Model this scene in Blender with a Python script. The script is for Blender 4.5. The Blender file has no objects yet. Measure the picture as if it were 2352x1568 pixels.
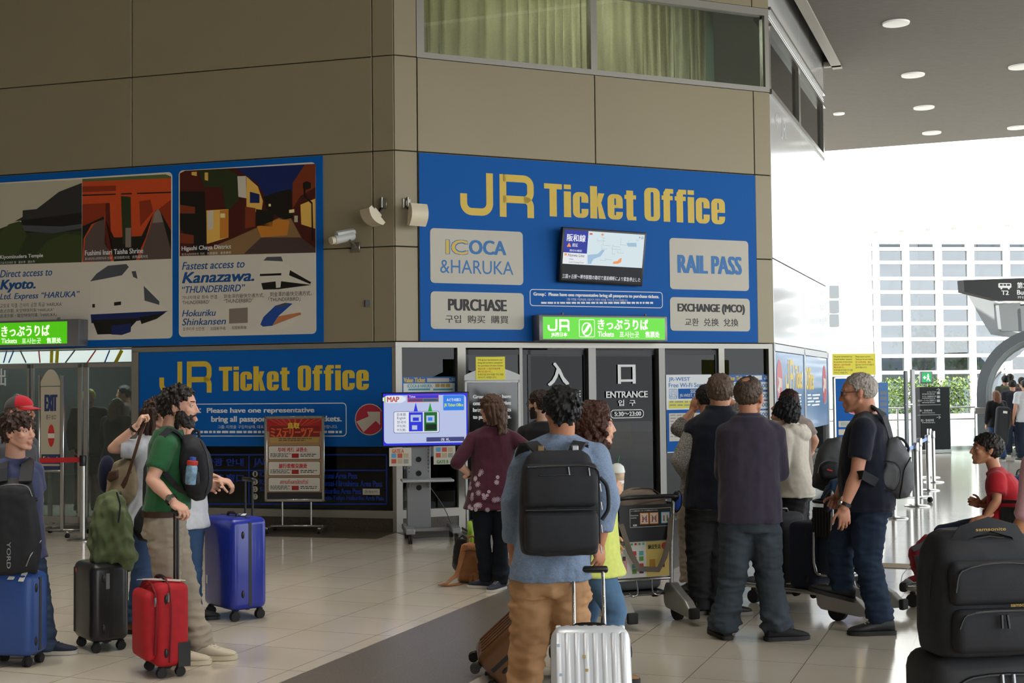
import bpy, bmesh, math, random
import numpy as np
from mathutils import Vector, Matrix, noise
random.seed(7)
SC = bpy.context.scene
COL = SC.collection
# ------------------------------------------------------------------ camera
FPX, PITCH, ROLL, EYE = 2930.0, 0.03677, -0.01039, 1.65
_c, _s = math.cos(PITCH), math.sin(PITCH)
FWD = Vector((0, _c, _s)); _up = Vector((0, -_s, _c)); _rt = Vector((1, 0, 0))
CR = _rt * math.cos(ROLL) + _up * math.sin(ROLL)
CU = -_rt * math.sin(ROLL) + _up * math.cos(ROLL)
CO = Vector((0, 0, EYE))
camd = bpy.data.cameras.new('camera'); cam = bpy.data.objects.new('camera', camd); COL.objects.link(cam)
camd.sensor_width = 36; camd.lens = FPX / 2352 * 36; camd.clip_end = 400
_m = Matrix((CR, CU, -FWD)).transposed().to_4x4(); _m.translation = CO; cam.matrix_world = _m
camd.dof.use_dof = False
HALL_W, HALL_SPREAD, LOW_W = 40, 74, 44
SC.camera = cam
# ------------------------------------------------------------------ colour management, world, lights
SC.view_settings.view_transform = 'Standard'; SC.view_settings.look = 'None'
SC.view_settings.gamma = 1; SC.view_settings.use_curve_mapping = False
SC.view_settings.exposure = 0.0
cy = SC.cycles
cy.max_bounces = 8; cy.diffuse_bounces = 3; cy.glossy_bounces = 3; cy.transmission_bounces = 6; cy.transparent_max_bounces = 12
cy.caustics_reflective = False; cy.caustics_refractive = False; cy.sample_clamp_indirect = 6
W = bpy.data.worlds.new('sky'); SC.world = W; W.use_nodes = True
_b = W.node_tree.nodes['Background']; _b.inputs[0].default_value = (0.93, 0.97, 1.0, 1); _b.inputs[1].default_value = 4.0

def lamp(kind, loc, energy, color=(1, 1, 1), size=1.0, size_y=None, aim=None, name='lamp', spread=None):
    d = bpy.data.lights.new(name, kind); d.energy = energy; d.color = color
    if kind == 'AREA':
        d.size = size
        if size_y: d.shape = 'RECTANGLE'; d.size_y = size_y
        if spread: d.spread = spread
    elif kind in ('POINT', 'SPOT'): d.shadow_soft_size = size
    o = bpy.data.objects.new(name, d); COL.objects.link(o); o.location = loc
    if aim is not None: o.rotation_euler = (Vector(aim) - Vector(loc)).to_track_quat('-Z', 'Y').to_euler()
    return o
SUN = lamp('SUN', (8, -30, 60), 9.0, (1, .97, .9), aim=(0, 10, 0), name='sun')
SUN.data.angle = .01
# hall downlights high above, in rows along the side wall's axis, and the lower ceiling's lamps
_d = Vector((math.cos(1.2004), math.sin(1.2004), 0)); _n = Vector((_d.y, -_d.x, 0))
for _i, _a in enumerate((-13, -9.5, -6, -2.8)):
    for _k in (-7, -3, 1, 5, 9):
        _p = _n * _a + _d * _k
        lamp('AREA', (_p.x, _p.y, 8.3), HALL_W, (1, .925, .83), .6, aim=(_p.x, _p.y, 0), name='hall_downlight', spread=math.radians(HALL_SPREAD)).data.shape = 'DISK'
for _a, _k in ((2.2, -6), (2.2, -2), (2.2, 2), (2.2, 6), (5.5, -4), (5.5, 0), (5.5, 4), (5.5, 8)):
    _p = _n * _a + _d * _k
    lamp('AREA', (_p.x, _p.y, 7.0), LOW_W, (1, .95, .87), .34, aim=(_p.x, _p.y, 0), name='ceiling_downlight', spread=math.radians(110)).data.shape = 'DISK'

# ------------------------------------------------------------------ pixel rays (2352x1568 frame)
def ray(x, y): return FWD * FPX + CR * (x - 1176) - CU * (y - 784)
def P(x, y, d): v = ray(x, y); return CO + v * (d / v.y)
def F(x, y, z=0.0): v = ray(x, y); return CO + v * ((z - EYE) / v.z)
def nrm(d): return Vector((d.y, -d.x, 0))
# ------------------------------------------------------------------ materials
def lin(h):
    h = h.lstrip('#'); r = [int(h[i:i + 2], 16) / 255 for i in (0, 2, 4)]
    return tuple(c / 12.92 if c <= .04045 else ((c + .055) / 1.055) ** 2.4 for c in r) + (1,)
MATS = {}
def mat(name, col='808080', rough=.6, metal=0., bump=None, var=None, emit=0., trans=0., alpha=1., coat=0., spec=.5, sheen=0., ior=1.45, stretch=(1, 1, 1), emitcol=None):
    if name in MATS: return MATS[name]
    m = bpy.data.materials.new(name); m.use_nodes = True; nt = m.node_tree; b = nt.nodes['Principled BSDF']
    c = lin(col) if isinstance(col, str) else tuple(col) + (1,)
    b.inputs['Base Color'].default_value = c; b.inputs['Roughness'].default_value = rough; b.inputs['Metallic'].default_value = metal
    b.inputs['Specular IOR Level'].default_value = spec; b.inputs['IOR'].default_value = ior
    b.inputs['Coat Weight'].default_value = coat; b.inputs['Coat Roughness'].default_value = .06
    b.inputs['Sheen Weight'].default_value = sheen
    b.inputs['Transmission Weight'].default_value = trans; b.inputs['Alpha'].default_value = alpha
    if emit:
        b.inputs['Emission Color'].default_value = lin(emitcol) if emitcol else c; b.inputs['Emission Strength'].default_value = emit
    if bump or var:
        tc = nt.nodes.new('ShaderNodeTexCoord'); mp = nt.nodes.new('ShaderNodeMapping'); mp.inputs['Scale'].default_value = stretch
        nt.links.new(tc.outputs['Object'], mp.inputs[0])
    if var:
        n = nt.nodes.new('ShaderNodeTexNoise'); n.inputs['Scale'].default_value = var[0]; n.inputs['Detail'].default_value = 4
        nt.links.new(mp.outputs[0], n.inputs['Vector'])
        rp = nt.nodes.new('ShaderNodeValToRGB'); k = var[1]
        rp.color_ramp.elements[0].position = .3; rp.color_ramp.elements[1].position = .7
        rp.color_ramp.elements[0].color = tuple(max(0, x * (1 - k)) for x in c[:3]) + (1,)
        rp.color_ramp.elements[1].color = tuple(min(1, x * (1 + k)) for x in c[:3]) + (1,)
        nt.links.new(n.outputs[0], rp.inputs[0]); nt.links.new(rp.outputs[0], b.inputs['Base Color'])
    if bump:
        n = nt.nodes.new('ShaderNodeTexNoise'); n.inputs['Scale'].default_value = bump[0]; n.inputs['Detail'].default_value = 3
        nt.links.new(mp.outputs[0], n.inputs['Vector'])
        bp = nt.nodes.new('ShaderNodeBump'); bp.inputs['Strength'].default_value = bump[1]; bp.inputs['Distance'].default_value = bump[2] if len(bump) > 2 else .01
        nt.links.new(n.outputs[0], bp.inputs['Height']); nt.links.new(bp.outputs[0], b.inputs['Normal'])
    MATS[name] = m; return m
def glass(name, tint='ffffff', refl=.08, clear=.9, rough=0.):
    """thin architectural glass: a transparent pane with a fresnel reflection"""
    if name in MATS: return MATS[name]
    m = bpy.data.materials.new(name); m.use_nodes = True; nt = m.node_tree; nt.nodes.clear()
    out = nt.nodes.new('ShaderNodeOutputMaterial'); mix = nt.nodes.new('ShaderNodeMixShader')
    tr = nt.nodes.new('ShaderNodeBsdfTransparent'); gl = nt.nodes.new('ShaderNodeBsdfGlossy')
    t = lin(tint); tr.inputs[0].default_value = tuple(x * clear for x in t[:3]) + (1,); gl.inputs['Roughness'].default_value = rough
    fr = nt.nodes.new('ShaderNodeFresnel'); fr.inputs[0].default_value = 1.5
    ad = nt.nodes.new('ShaderNodeMath'); ad.operation = 'ADD'; ad.inputs[1].default_value = refl; ad.use_clamp = True
    nt.links.new(fr.outputs[0], ad.inputs[0]); nt.links.new(ad.outputs[0], mix.inputs[0])
    nt.links.new(tr.outputs[0], mix.inputs[1]); nt.links.new(gl.outputs[0], mix.inputs[2]); nt.links.new(mix.outputs[0], out.inputs[0])
    MATS[name] = m; return m
# ------------------------------------------------------------------ mesh builder
def V(*a): return Vector(a)
def frame(loc, yaw=0., tilt=None):
    m = Matrix.Translation(loc) @ Matrix.Rotation(yaw, 4, 'Z')
    return m @ tilt if tilt is not None else m
def basis(x, y, z, o=(0, 0, 0)):
    m = Matrix((Vector(x), Vector(y), Vector(z))).transposed().to_4x4(); m.translation = Vector(o); return m
def perp(d):
    a = Vector((0, 0, 1)) if abs(d.z) < .9 else Vector((1, 0, 0))
    x = d.cross(a).normalized(); return x, d.cross(x).normalized()
_sph = {}
def sphere(nu, nv):
    if (nu, nv) not in _sph:
        vs = [(0, 0, -1)]; fs = []
        for j in range(1, nv):
            t = -math.pi / 2 + math.pi * j / nv
            for i in range(nu):
                p = 2 * math.pi * i / nu; vs.append((math.cos(t) * math.cos(p), math.cos(t) * math.sin(p), math.sin(t)))
        vs.append((0, 0, 1)); n = len(vs) - 1
        for i in range(nu): fs.append((0, 1 + (i + 1) % nu, 1 + i))
        for j in range(nv - 2):
            a = 1 + j * nu
            for i in range(nu): fs.append((a + i, a + (i + 1) % nu, a + nu + (i + 1) % nu, a + nu + i))
        a = 1 + (nv - 2) * nu
        for i in range(nu): fs.append((a + i, a + (i + 1) % nu, n))
        _sph[(nu, nv)] = (vs, fs)
    return _sph[(nu, nv)]
class MB:
    def __init__(self): self.v = []; self.f = []; self.m = []
    def add(self, vs, fs, mi=0, M=None):
        b = len(self.v)
        self.v += [tuple(M @ Vector(p)) for p in vs] if M is not None else [tuple(p) for p in vs]
        self.f += [tuple(i + b for i in f) for f in fs]; self.m += [mi] * len(fs); return self
    def box(self, lo, hi, mi=0, M=None):
        x0, y0, z0 = lo; x1, y1, z1 = hi
        vs = [(x0, y0, z0), (x1, y0, z0), (x1, y1, z0), (x0, y1, z0), (x0, y0, z1), (x1, y0, z1), (x1, y1, z1), (x0, y1, z1)]
        return self.add(vs, [(0, 3, 2, 1), (4, 5, 6, 7), (0, 1, 5, 4), (1, 2, 6, 5), (2, 3, 7, 6), (3, 0, 4, 7)], mi, M)
    def rbox(self, lo, hi, r=.02, seg=2, mi=0, M=None):
        bm = bmesh.new(); bmesh.ops.create_cube(bm, size=1)
        s = [hi[i] - lo[i] for i in range(3)]; c = [(hi[i] + lo[i]) / 2 for i in range(3)]
        for v in bm.verts: v.co = Vector([v.co[i] * s[i] + c[i] for i in range(3)])
        bmesh.ops.bevel(bm, geom=bm.edges[:], offset=min(r, min(s) * .49), segments=seg, affect='EDGES', profile=.5)
        self.bm(bm, mi, M); return self
    def bm(self, bm, mi=0, M=None):
        bm.verts.index_update(); self.add([v.co[:] for v in bm.verts], [[v.index for v in f.verts] for f in bm.faces], mi, M); bm.free()
    def cone(self, a, b, r0, r1, seg=12, mi=0, cap=True, ry=None):
        a = Vector(a); b = Vector(b); d = (b - a)
        if d.length < 1e-6: return self
        x, y = perp(d.normalized()); vs = []; fs = []
        for c, r in ((a, r0), (b, r1)):
            for i in range(seg):
                t = 2 * math.pi * i / seg; vs.append(c + x * (math.cos(t) * r) + y * (math.sin(t) * r))
        for i in range(seg): fs.append((i, i + seg, seg + (i + 1) % seg, (i + 1) % seg))
        if cap: fs.append(tuple(range(seg))); fs.append(tuple(range(2 * seg - 1, seg - 1, -1)))
        return self.add(vs, fs, mi)
    def ell(self, c, r, M=None, mi=0, nu=14, nv=9):
        vs, fs = sphere(nu, nv); c = Vector(c)
        if isinstance(r, (int, float)): r = (r, r, r)
        if M is None: return self.add([(c.x + p[0] * r[0], c.y + p[1] * r[1], c.z + p[2] * r[2]) for p in vs], fs, mi)
        R = M.to_3x3()
        return self.add([c + R @ Vector((p[0] * r[0], p[1] * r[1], p[2] * r[2])) for p in vs], fs, mi)
    def cap(self, a, b, r0, r1, seg=12, mi=0):
        self.cone(a, b, r0, r1, seg, mi); self.ell(a, r0, None, mi, seg, 6); self.ell(b, r1, None, mi, seg, 6); return self
    def tube(self, pts, r, seg=8, mi=0, closed=False, flat=None):
        """swept tube; r a number or list; flat=(w,t) sweeps a flat strap instead"""
        pts = [Vector(p) for p in pts]
        if len(pts) > 2 and not closed:
            rl = list(r) if isinstance(r, (list, tuple)) else [r] * len(pts); o = []; ro = []
            for k in range(len(pts) - 1):
                a, b, c, d = pts[max(k - 1, 0)], pts[k], pts[k + 1], pts[min(k + 2, len(pts) - 1)]; L = (c - b).length; m0 = (c - a); m1 = (d - b)
                m0 = m0.normalized() * min(L, m0.length) * .8; m1 = m1.normalized() * min(L, m1.length) * .8
                for j in range(4): t = j / 4; o.append(b * (2 * t ** 3 - 3 * t * t + 1) + m0 * (t ** 3 - 2 * t * t + t) + c * (3 * t * t - 2 * t ** 3) + m1 * (t ** 3 - t * t)); ro.append(rl[k] + (rl[k + 1] - rl[k]) * t)
            pts = o + [pts[-1]]; r = ro + [rl[-1]]
        n = len(pts); rings = []; up = None
        for k in range(n):
            a = pts[(k - 1) % n] if (closed or k > 0) else pts[k]; b = pts[(k + 1) % n] if (closed or k < n - 1) else pts[k]
            d = (b - a).normalized()
            if up is None: x, y = perp(d)
            else:
                x = (up - d * up.dot(d)); x = x.normalized() if x.length > 1e-5 else perp(d)[0]; y = d.cross(x)
            up = x; rr = r[k] if isinstance(r, (list, tuple)) else r; ring = []
            for i in range(seg):
                t = 2 * math.pi * (i + .5) / seg
                ring.append(pts[k] + x * (math.cos(t) * rr) + y * (math.sin(t) * rr))
            rings.append(ring)
        return self.loft(rings, mi, closed)
    def strap(self, pts, w, t, nrmv, mi=0):
        """flat band along pts, width w across, thickness t along nrmv (vector or list)"""
        pts = [Vector(p) for p in pts]; n = len(pts); rings = []
        for k in range(n):
            a = pts[max(k - 1, 0)]; b = pts[min(k + 1, n - 1)]; d = (b - a).normalized()
            nv = Vector(nrmv[k]) if isinstance(nrmv, list) else Vector(nrmv)
            x = d.cross(nv).normalized(); nn = x.cross(d).normalized()
            ww = w[k] if isinstance(w, list) else w
            rings.append([pts[k] + x * ww / 2 + nn * t / 2, pts[k] - x * ww / 2 + nn * t / 2, pts[k] - x * ww / 2 - nn * t / 2, pts[k] + x * ww / 2 - nn * t / 2])
        return self.loft(rings, mi)
    def loft(self, rings, mi=0, closed=False, cap=True):
        n = len(rings[0]); vs = [p for r in rings for p in r]; fs = []; m = len(rings)
        for k in range(m if closed else m - 1):
            a = k * n; b = ((k + 1) % m) * n
            for i in range(n): fs.append((a + i, a + (i + 1) % n, b + (i + 1) % n, b + i))
        if cap and not closed: fs.append(tuple(range(n - 1, -1, -1))); fs.append(tuple(range((m - 1) * n, m * n)))
        return self.add(vs, fs, mi)
    def lathe(self, prof, M=None, seg=20, mi=0):
        """profile of (radius, z) about local z"""
        rings = [[(r * math.cos(2 * math.pi * i / seg), r * math.sin(2 * math.pi * i / seg), z) for i in range(seg)] for r, z in prof]
        t = MB(); t.loft(rings, mi); return self.add(t.v, t.f, mi, M)
    def prism(self, pts, h0, h1, M=None, mi=0):
        """2D outline (x,z) extruded along local y from h0 to h1"""
        n = len(pts); vs = [(x, h0, z) for x, z in pts] + [(x, h1, z) for x, z in pts]
        fs = [tuple(range(n)), tuple(range(2 * n - 1, n - 1, -1))] + [(i, i + n, n + (i + 1) % n, (i + 1) % n) for i in range(n)]
        return self.add(vs, fs, mi, M)
    def merge(self, o, M=None, moff=0):
        b = len(self.v); self.v += [tuple(M @ Vector(p)) for p in o.v] if M is not None else o.v
        self.f += [tuple(i + b for i in f) for f in o.f]; self.m += [k + moff for k in o.m]; return self
    def mesh(self, name, mats):
        me = bpy.data.meshes.new(name); me.from_pydata(self.v, [], self.f)
        for m in mats: me.materials.append(m)
        if len(mats) > 1: me.polygons.foreach_set('material_index', self.m)
        return me
    def build(self, name, mats, parent=None, smooth=None, world=False, fix=True):
        mats = mats if isinstance(mats, (list, tuple)) else [mats]
        me = self.mesh(name, mats)
        if fix:
            bm = bmesh.new(); bm.from_mesh(me); bmesh.ops.recalc_face_normals(bm, faces=bm.faces[:]); bm.to_mesh(me); bm.free()
        return link(me, name, parent, smooth, world)
WM = {}
def link(me, name, parent=None, smooth=None, world=False):
    o = bpy.data.objects.new(name, me); COL.objects.link(o)
    if smooth is not None:
        me.polygons.foreach_set('use_smooth', [True] * len(me.polygons))
        if smooth < 179: me.set_sharp_from_angle(angle=math.radians(smooth))
    if parent is not None:
        o.parent = parent
        if world: me.transform(WM[parent.name].inverted())
        WM[o.name] = WM[parent.name]
    else: WM[o.name] = Matrix()
    return o
def thing(name, label, cat, loc=(0, 0, 0), yaw=0., group=None, M=None):
    o = bpy.data.objects.new(name, None); COL.objects.link(o); o.empty_display_size = .2
    M = M if M is not None else frame(loc, yaw)
    o.matrix_world = M; WM[o.name] = M.copy()
    return tag(o, label, cat, group)
def tag(o, label=None, cat=None, group=None, kind=None):
    if label: o['label'] = label
    if cat: o['category'] = cat
    if group: o['group'] = group
    if kind: o['kind'] = kind
    return o
def fuse(mb, voxel, it, name, mats, parent=None, world=True, smooth=180, disp=None, link_it=True):
    """union everything in mb into one continuous skin (voxel remesh + smoothing)"""
    me = mb.mesh('tmp', mats); o = bpy.data.objects.new('tmp', me); COL.objects.link(o)
    r = o.modifiers.new('r', 'REMESH'); r.mode = 'VOXEL'; r.voxel_size = voxel; r.adaptivity = 0
    if it: s = o.modifiers.new('s', 'SMOOTH'); s.factor = .5; s.iterations = it
    dg = bpy.context.evaluated_depsgraph_get(); ev = o.evaluated_get(dg)
    m2 = bpy.data.meshes.new_from_object(ev); bpy.data.objects.remove(o); bpy.data.meshes.remove(me)
    m2.name = name
    if not len(m2.materials):
        for m in mats: m2.materials.append(m)
    if disp:
        n = len(m2.vertices); co = np.empty(n * 3, 'f'); m2.vertices.foreach_get('co', co); co = co.reshape(-1, 3)
        no = np.empty(n * 3, 'f'); m2.vertices.foreach_get('normal', no); no = no.reshape(-1, 3)
        d = np.array([disp(Vector(c), Vector(k)) for c, k in zip(co, no)], 'f')
        m2.vertices.foreach_set('co', (co + no * d[:, None]).ravel()); m2.update()
    if not link_it: return m2
    return link(m2, name, parent, smooth, world)
# ------------------------------------------------------------------ text
_tc = {}
def text_mesh(s, shear=0.):
    if (s, shear) not in _tc:
        c = bpy.data.curves.new('t', 'FONT'); c.body = s; c.shear = shear; c.resolution_u = 3
        o = bpy.data.objects.new('t', c); me = o.to_mesh()
        vs = [v.co.copy() for v in me.vertices]; fs = [tuple(p.vertices) for p in me.polygons]
        o.to_mesh_clear(); bpy.data.objects.remove(o); bpy.data.curves.remove(c)
        xs = [v.x for v in vs] or [0, 1]; ys = [v.y for v in vs] or [0, 1]
        _tc[(s, shear)] = (vs, fs, min(xs), max(xs), min(ys), max(ys))
    return _tc[(s, shear)]
class Fr:
    """a vertical plane: origin, direction u, outward normal n (towards the viewer)"""
    def __init__(self, o, d):
        self.o = Vector(o); self.d = Vector(d).normalized(); self.n = nrm(self.d).normalized()
    def hit(self, x, y, off=0.):
        v = ray(x, y); o = self.o + self.n * off; return CO + v * ((o - CO).dot(self.n) / v.dot(self.n))
    def uz(self, x, y, off=0.): h = self.hit(x, y, off); return ((h - self.o).dot(self.d), h.z)
    def pt(self, u, z, off=0.): return Vector((self.o.x, self.o.y, 0)) + self.d * u + self.n * off + Vector((0, 0, z))
    def M(self, off=0.): return basis(self.d, -self.n, (0, 0, 1), Vector((self.o.x, self.o.y, 0)) + self.n * off)   # local x=u, y=into the wall, z=up
    def box(self, mb, u0, u1, z0, z1, o0, o1, mi=0): mb.box((min(u0, u1), -max(o0, o1), min(z0, z1)), (max(u0, u1), -min(o0, o1), max(z0, z1)), mi, self.M()); return self
    def pbox(self, mb, x0, x1, y0, y1, o0, o1, mi=0):
        u0, u1, z0, z1 = self.rect(x0, x1, y0, y1, o1); self.box(mb, u0, u1, z0, z1, o0, o1, mi); return self
    def rect(self, x0, x1, y0, y1, off=0.):
        xm, ym = (x0 + x1) / 2, (y0 + y1) / 2
        return (self.uz(x0, ym, off)[0], self.uz(x1, ym, off)[0], self.uz(xm, y1, off)[1], self.uz(xm, y0, off)[1])
    def poly(self, mb, pts, mi=0, off=.001):
        vs = [self.hit(x, y, off) for x, y in pts]
        mb.add(vs, [tuple(range(len(vs)))], mi); return self
    def line(self, mb, x0, y0, x1, y1, w, mi=0, off=.001):
        a = self.hit(x0, y0, off); b = self.hit(x1, y1, off); d = (b - a).normalized(); p = d.cross(self.n) * w / 2
        mb.add([a - p, b - p, b + p, a + p], [(0, 1, 2, 3)], mi); return self
    def rrect(self, mb, x0, x1, y0, y1, r, mi=0, off=.001, t=0., seg=5):
        """rounded rectangle card in wall space; t gives it thickness"""
        u0, u1, z0, z1 = self.rect(x0, x1, y0, y1, off); pts = []
        for cx, cz, a in ((u1 - r, z1 - r, 0), (u0 + r, z1 - r, 90), (u0 + r, z0 + r, 180), (u1 - r, z0 + r, 270)):
            for k in range(seg + 1):
                th = math.radians(a + 90 * k / seg); pts.append((cx + r * math.cos(th), cz + r * math.sin(th)))
        if t: mb.prism(pts, -off - t, -off, self.M(), mi)
        else: mb.add([self.pt(u, z, off) for u, z in pts], [tuple(range(len(pts)))], mi)
        return pts
    def ring(self, mb, x0, x1, y0, y1, r, w, mi=0, off=.001, seg=5):
        u0, u1, z0, z1 = self.rect(x0, x1, y0, y1, off); A = []; B = []
        for cx, cz, a in ((u1 - r, z1 - r, 0), (u0 + r, z1 - r, 90), (u0 + r, z0 + r, 180), (u1 - r, z0 + r, 270)):
            for k in range(seg + 1):
                th = math.radians(a + 90 * k / seg); c, s = math.cos(th), math.sin(th)
                A.append(self.pt(cx + r * c, cz + r * s, off)); B.append(self.pt(cx + (r - w) * c, cz + (r - w) * s, off))
        n = len(A); mb.add(A + B, [(i, (i + 1) % n, n + (i + 1) % n, n + i) for i in range(n)], mi)
    def disc(self, mb, x, y, ru, mi=0, off=.001, rz=None, seg=24):
        u, z = self.uz(x, y, off); rz = rz or ru
        mb.add([self.pt(u + ru * math.cos(2 * math.pi * i / seg), z + rz * math.sin(2 * math.pi * i / seg), off) for i in range(seg)], [tuple(range(seg))], mi)
    def text(self, mb, s, x0, x1, y0, y1, mi=0, off=.002, bold=0., shear=0., boldz=None):
        """text fitted to the pixel box it fills in the photograph; bold = stroke widening as a share of the height"""
        u0, u1, z0, z1 = self.rect(x0, x1, y0, y1, off)
        self.textuz(mb, s, u0, u1, z0, z1, mi, off, bold, shear, boldz)
    def textuz(self, mb, s, u0, u1, z0, z1, mi=0, off=.002, bold=0., shear=0., boldz=None):
        vs, fs, xa, xb, ya, yb = text_mesh(s, shear)
        bu = bold * (z1 - z0); bz = (boldz if boldz is not None else bold * .35) * (z1 - z0)
        su = (u1 - u0 - 2 * bu) / max(xb - xa, 1e-6); sz = (z1 - z0 - 2 * bz) / max(yb - ya, 1e-6)
        sh = [(0, 0)]
        if bold: sh = [(-1, -1), (-1, 1), (1, -1), (1, 1), (-.35, 0), (.35, 0)]
        p0 = self.pt(0, 0, 0); eu = np.array(self.pt(1, 0, 0) - p0); ez = np.array(self.pt(0, 1, 0) - p0); en = np.array(self.pt(0, 0, 1) - p0); p0 = np.array(p0); co = np.array([(v.x - xa, v.y - ya) for v in vs]).reshape(-1, 2)
        for k, (a, b) in enumerate(sh):
            w = p0 + np.outer(u0 + bu * (1 + a) + co[:, 0] * su, eu) + np.outer(z0 + bz * (1 + b) + co[:, 1] * sz, ez) + en * (off + k * .00012)
            n0 = len(mb.v); mb.v += [tuple(r) for r in w.tolist()]; mb.f += [tuple(i + n0 for i in f) for f in fs]; mb.m += [mi] * len(fs)
    def lines(self, mb, x0, x1, y0, y1, n, mi=0, off=.002, fill=.5, seed=1):
        """rows of tiny unreadable print, as broken dashes"""
        R = random.Random(seed); h = (y1 - y0) / n
        for k in range(n):
            x = x0; ya = y0 + k * h; yb = ya + h * fill
            xe = x1 - (R.random() * .2 * (x1 - x0) if k else 0)
            while x < xe:
                w = R.uniform(.8, 2.6) * h; w = min(w, xe - x)
                u0, u1, z0, z1 = self.rect(x, x + w, ya, yb, off); mb.add([self.pt(u0, z0, off), self.pt(u1, z0, off), self.pt(u1, z1, off), self.pt(u0, z1, off)], [(0, 1, 2, 3)], mi); x += w + .45 * h
def logo_jr(fr, mb, x0, x1, y0, y1, mi=0, off=.003, mid=.46):
    """the two angular letters of the railway logo, as stroked outlines"""
    u0, u1, z0, z1 = fr.rect(x0, x1, y0, y1, off); Wd, H = u1 - u0, z1 - z0; w = .17 * H
    def sweep(c, ww=w):
        L, R = [], []
        for k in range(len(c)):
            a = Vector(c[max(k - 1, 0)]); b = Vector(c[min(k + 1, len(c) - 1)]); d = (b - a).normalized(); q = Vector((-d.y, d.x)) * ww / 2
            L.append(Vector(c[k]) + q); R.append(Vector(c[k]) - q)
        n = len(c); vs = [fr.pt(u0 + p.x, z0 + p.y, off) for p in L + R]
        mb.add(vs, [(i, i + 1, n + i + 1, n + i) for i in range(n - 1)], mi)
    def arc(cx, cy_, r, a0, a1, n=7): return [(cx + r * math.cos(math.radians(a0 + (a1 - a0) * i / n)), cy_ + r * math.sin(math.radians(a0 + (a1 - a0) * i / n))) for i in range(n + 1)]
    h = w / 2; jx = .44 * Wd; r = .2 * H
    sweep([(h, H * .5)] + arc(h + r, h + r, r, 180, 270) + arc(jx - h - r, h + r, r, 270, 360) + [(jx - h, H)])
    rx = .53 * Wd
    sweep([(rx + h, 0), (rx + h, H)])
    r2 = .17 * H; zz = H * .42; e = Wd - h
    sweep([(rx + h, H - h)] + arc(e - r2, H - h - r2, r2, 90, 0) + arc(e - r2, zz + r2, r2, 0, -90) + [(rx + h, zz)])
    sweep([(e - r2 * 1.1, zz)] + arc(e - r2 * .9, zz - r2 * .9, r2 * .9, 90, 0) + [(e, 0)])
def heavy(fr, mb, s, x0, x1, y0, y1, mi=0, off=.003):
    """condensed heavy lettering drawn from rounded-rectangle strokes (T i c k e t O f)"""
    u0, u1, z0, z1 = fr.rect(x0, x1, y0, y1, off); H = z1 - z0; S = .205; pen = 0.; X = .79; q = []
    def rect(a, b, c, d): q.append([(a, c), (b, c), (b, d), (a, d)])
    def loop(w, h, r, n=5, m=12):
        o = []
        for cx, cy_, a, ex, ey in ((w - r, h - r, 0, r, h - r), (r, h - r, 90, r, r), (r, r, 180, w - r, r), (w - r, r, 270, w - r, h - r)):
            arc = [(cx + r * math.cos(math.radians(a + 90 * k / n)), cy_ + r * math.sin(math.radians(a + 90 * k / n))) for k in range(n + 1)]; o += arc
            e = {0: (r, h), 90: (0, r), 180: (w - r, 0), 270: (w, h - r)}[a]; l = arc[-1]; o += [(l[0] + (e[0] - l[0]) * k / m, l[1] + (e[1] - l[1]) * k / m) for k in range(1, m)]
        return o
    def ringg(x, w, h, gap=None, bar=None):
        A = loop(w, h, .17); Bq = [(px_ + S, pz + .125) for px_, pz in loop(w - 2 * S, h - .25, .035)]; n = len(A)
        for i in range(n):
            k = (i + 1) % n; c = (A[i][1] + A[k][1] + Bq[i][1] + Bq[k][1]) / 4; cx = (A[i][0] + A[k][0]) / 2
            if gap and cx > w * .8 and gap[0] * h < c < gap[1] * h: continue
            q.append([(x + A[i][0], A[i][1]), (x + A[k][0], A[k][1]), (x + Bq[k][0], Bq[k][1]), (x + Bq[i][0], Bq[i][1])])
        if bar: rect(x + S * .8, x + w - S * .8, bar[0] * h, bar[1] * h)
    for ch in s:
        x = pen
        if ch == 'T': rect(x, x + .52, .84, 1); rect(x + .155, x + .365, 0, .84); w = .52
        elif ch == 'i': rect(x, x + .21, 0, X); rect(x, x + .21, .86, 1); w = .21
        elif ch == 'c': w = .46; ringg(x, w, X, (.36, .62))
        elif ch == 'e': w = .46; ringg(x, w, X, (.33, .45), (.45, .57))
        elif ch == 'O': w = .5; ringg(x, w, 1.0)
        elif ch == 'k': rect(x, x + .21, 0, 1); q.append([(x + .21, .36), (x + .3, .52), (x + .42, X), (x + .22, X * .62)]); q.append([(x + .21, X * .66), (x + .26, 0.0), (x + .47, 0), (x + .33, .5)]); q.append([(x + .24, X), (x + .43, X), (x + .3, .4), (x + .18, .4)]) ; w = .47
        elif ch == 't': rect(x + .06, x + .27, .1, .93); rect(x, x + .36, .66, X); rect(x + .1, x + .36, 0, .12); q.append([(x + .06, .12), (x + .1, 0), (x + .2, 0), (x + .2, .12)]); w = .36
        elif ch == 'f': rect(x + .06, x + .27, 0, .9); rect(x, x + .36, .66, X); rect(x + .12, x + .38, .86, 1); q.append([(x + .06, .88), (x + .14, 1), (x + .2, 1), (x + .2, .88)]); w = .37
        pen = x + w + .055
    W_ = pen - .055; k = 0
    for p in q:
        mb.add([fr.pt(u0 + a / W_ * (u1 - u0), z0 + b * H, off + (k % 7) * .00015) for a, b in p], [(0, 1, 2, 3)], mi); k += 1
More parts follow.
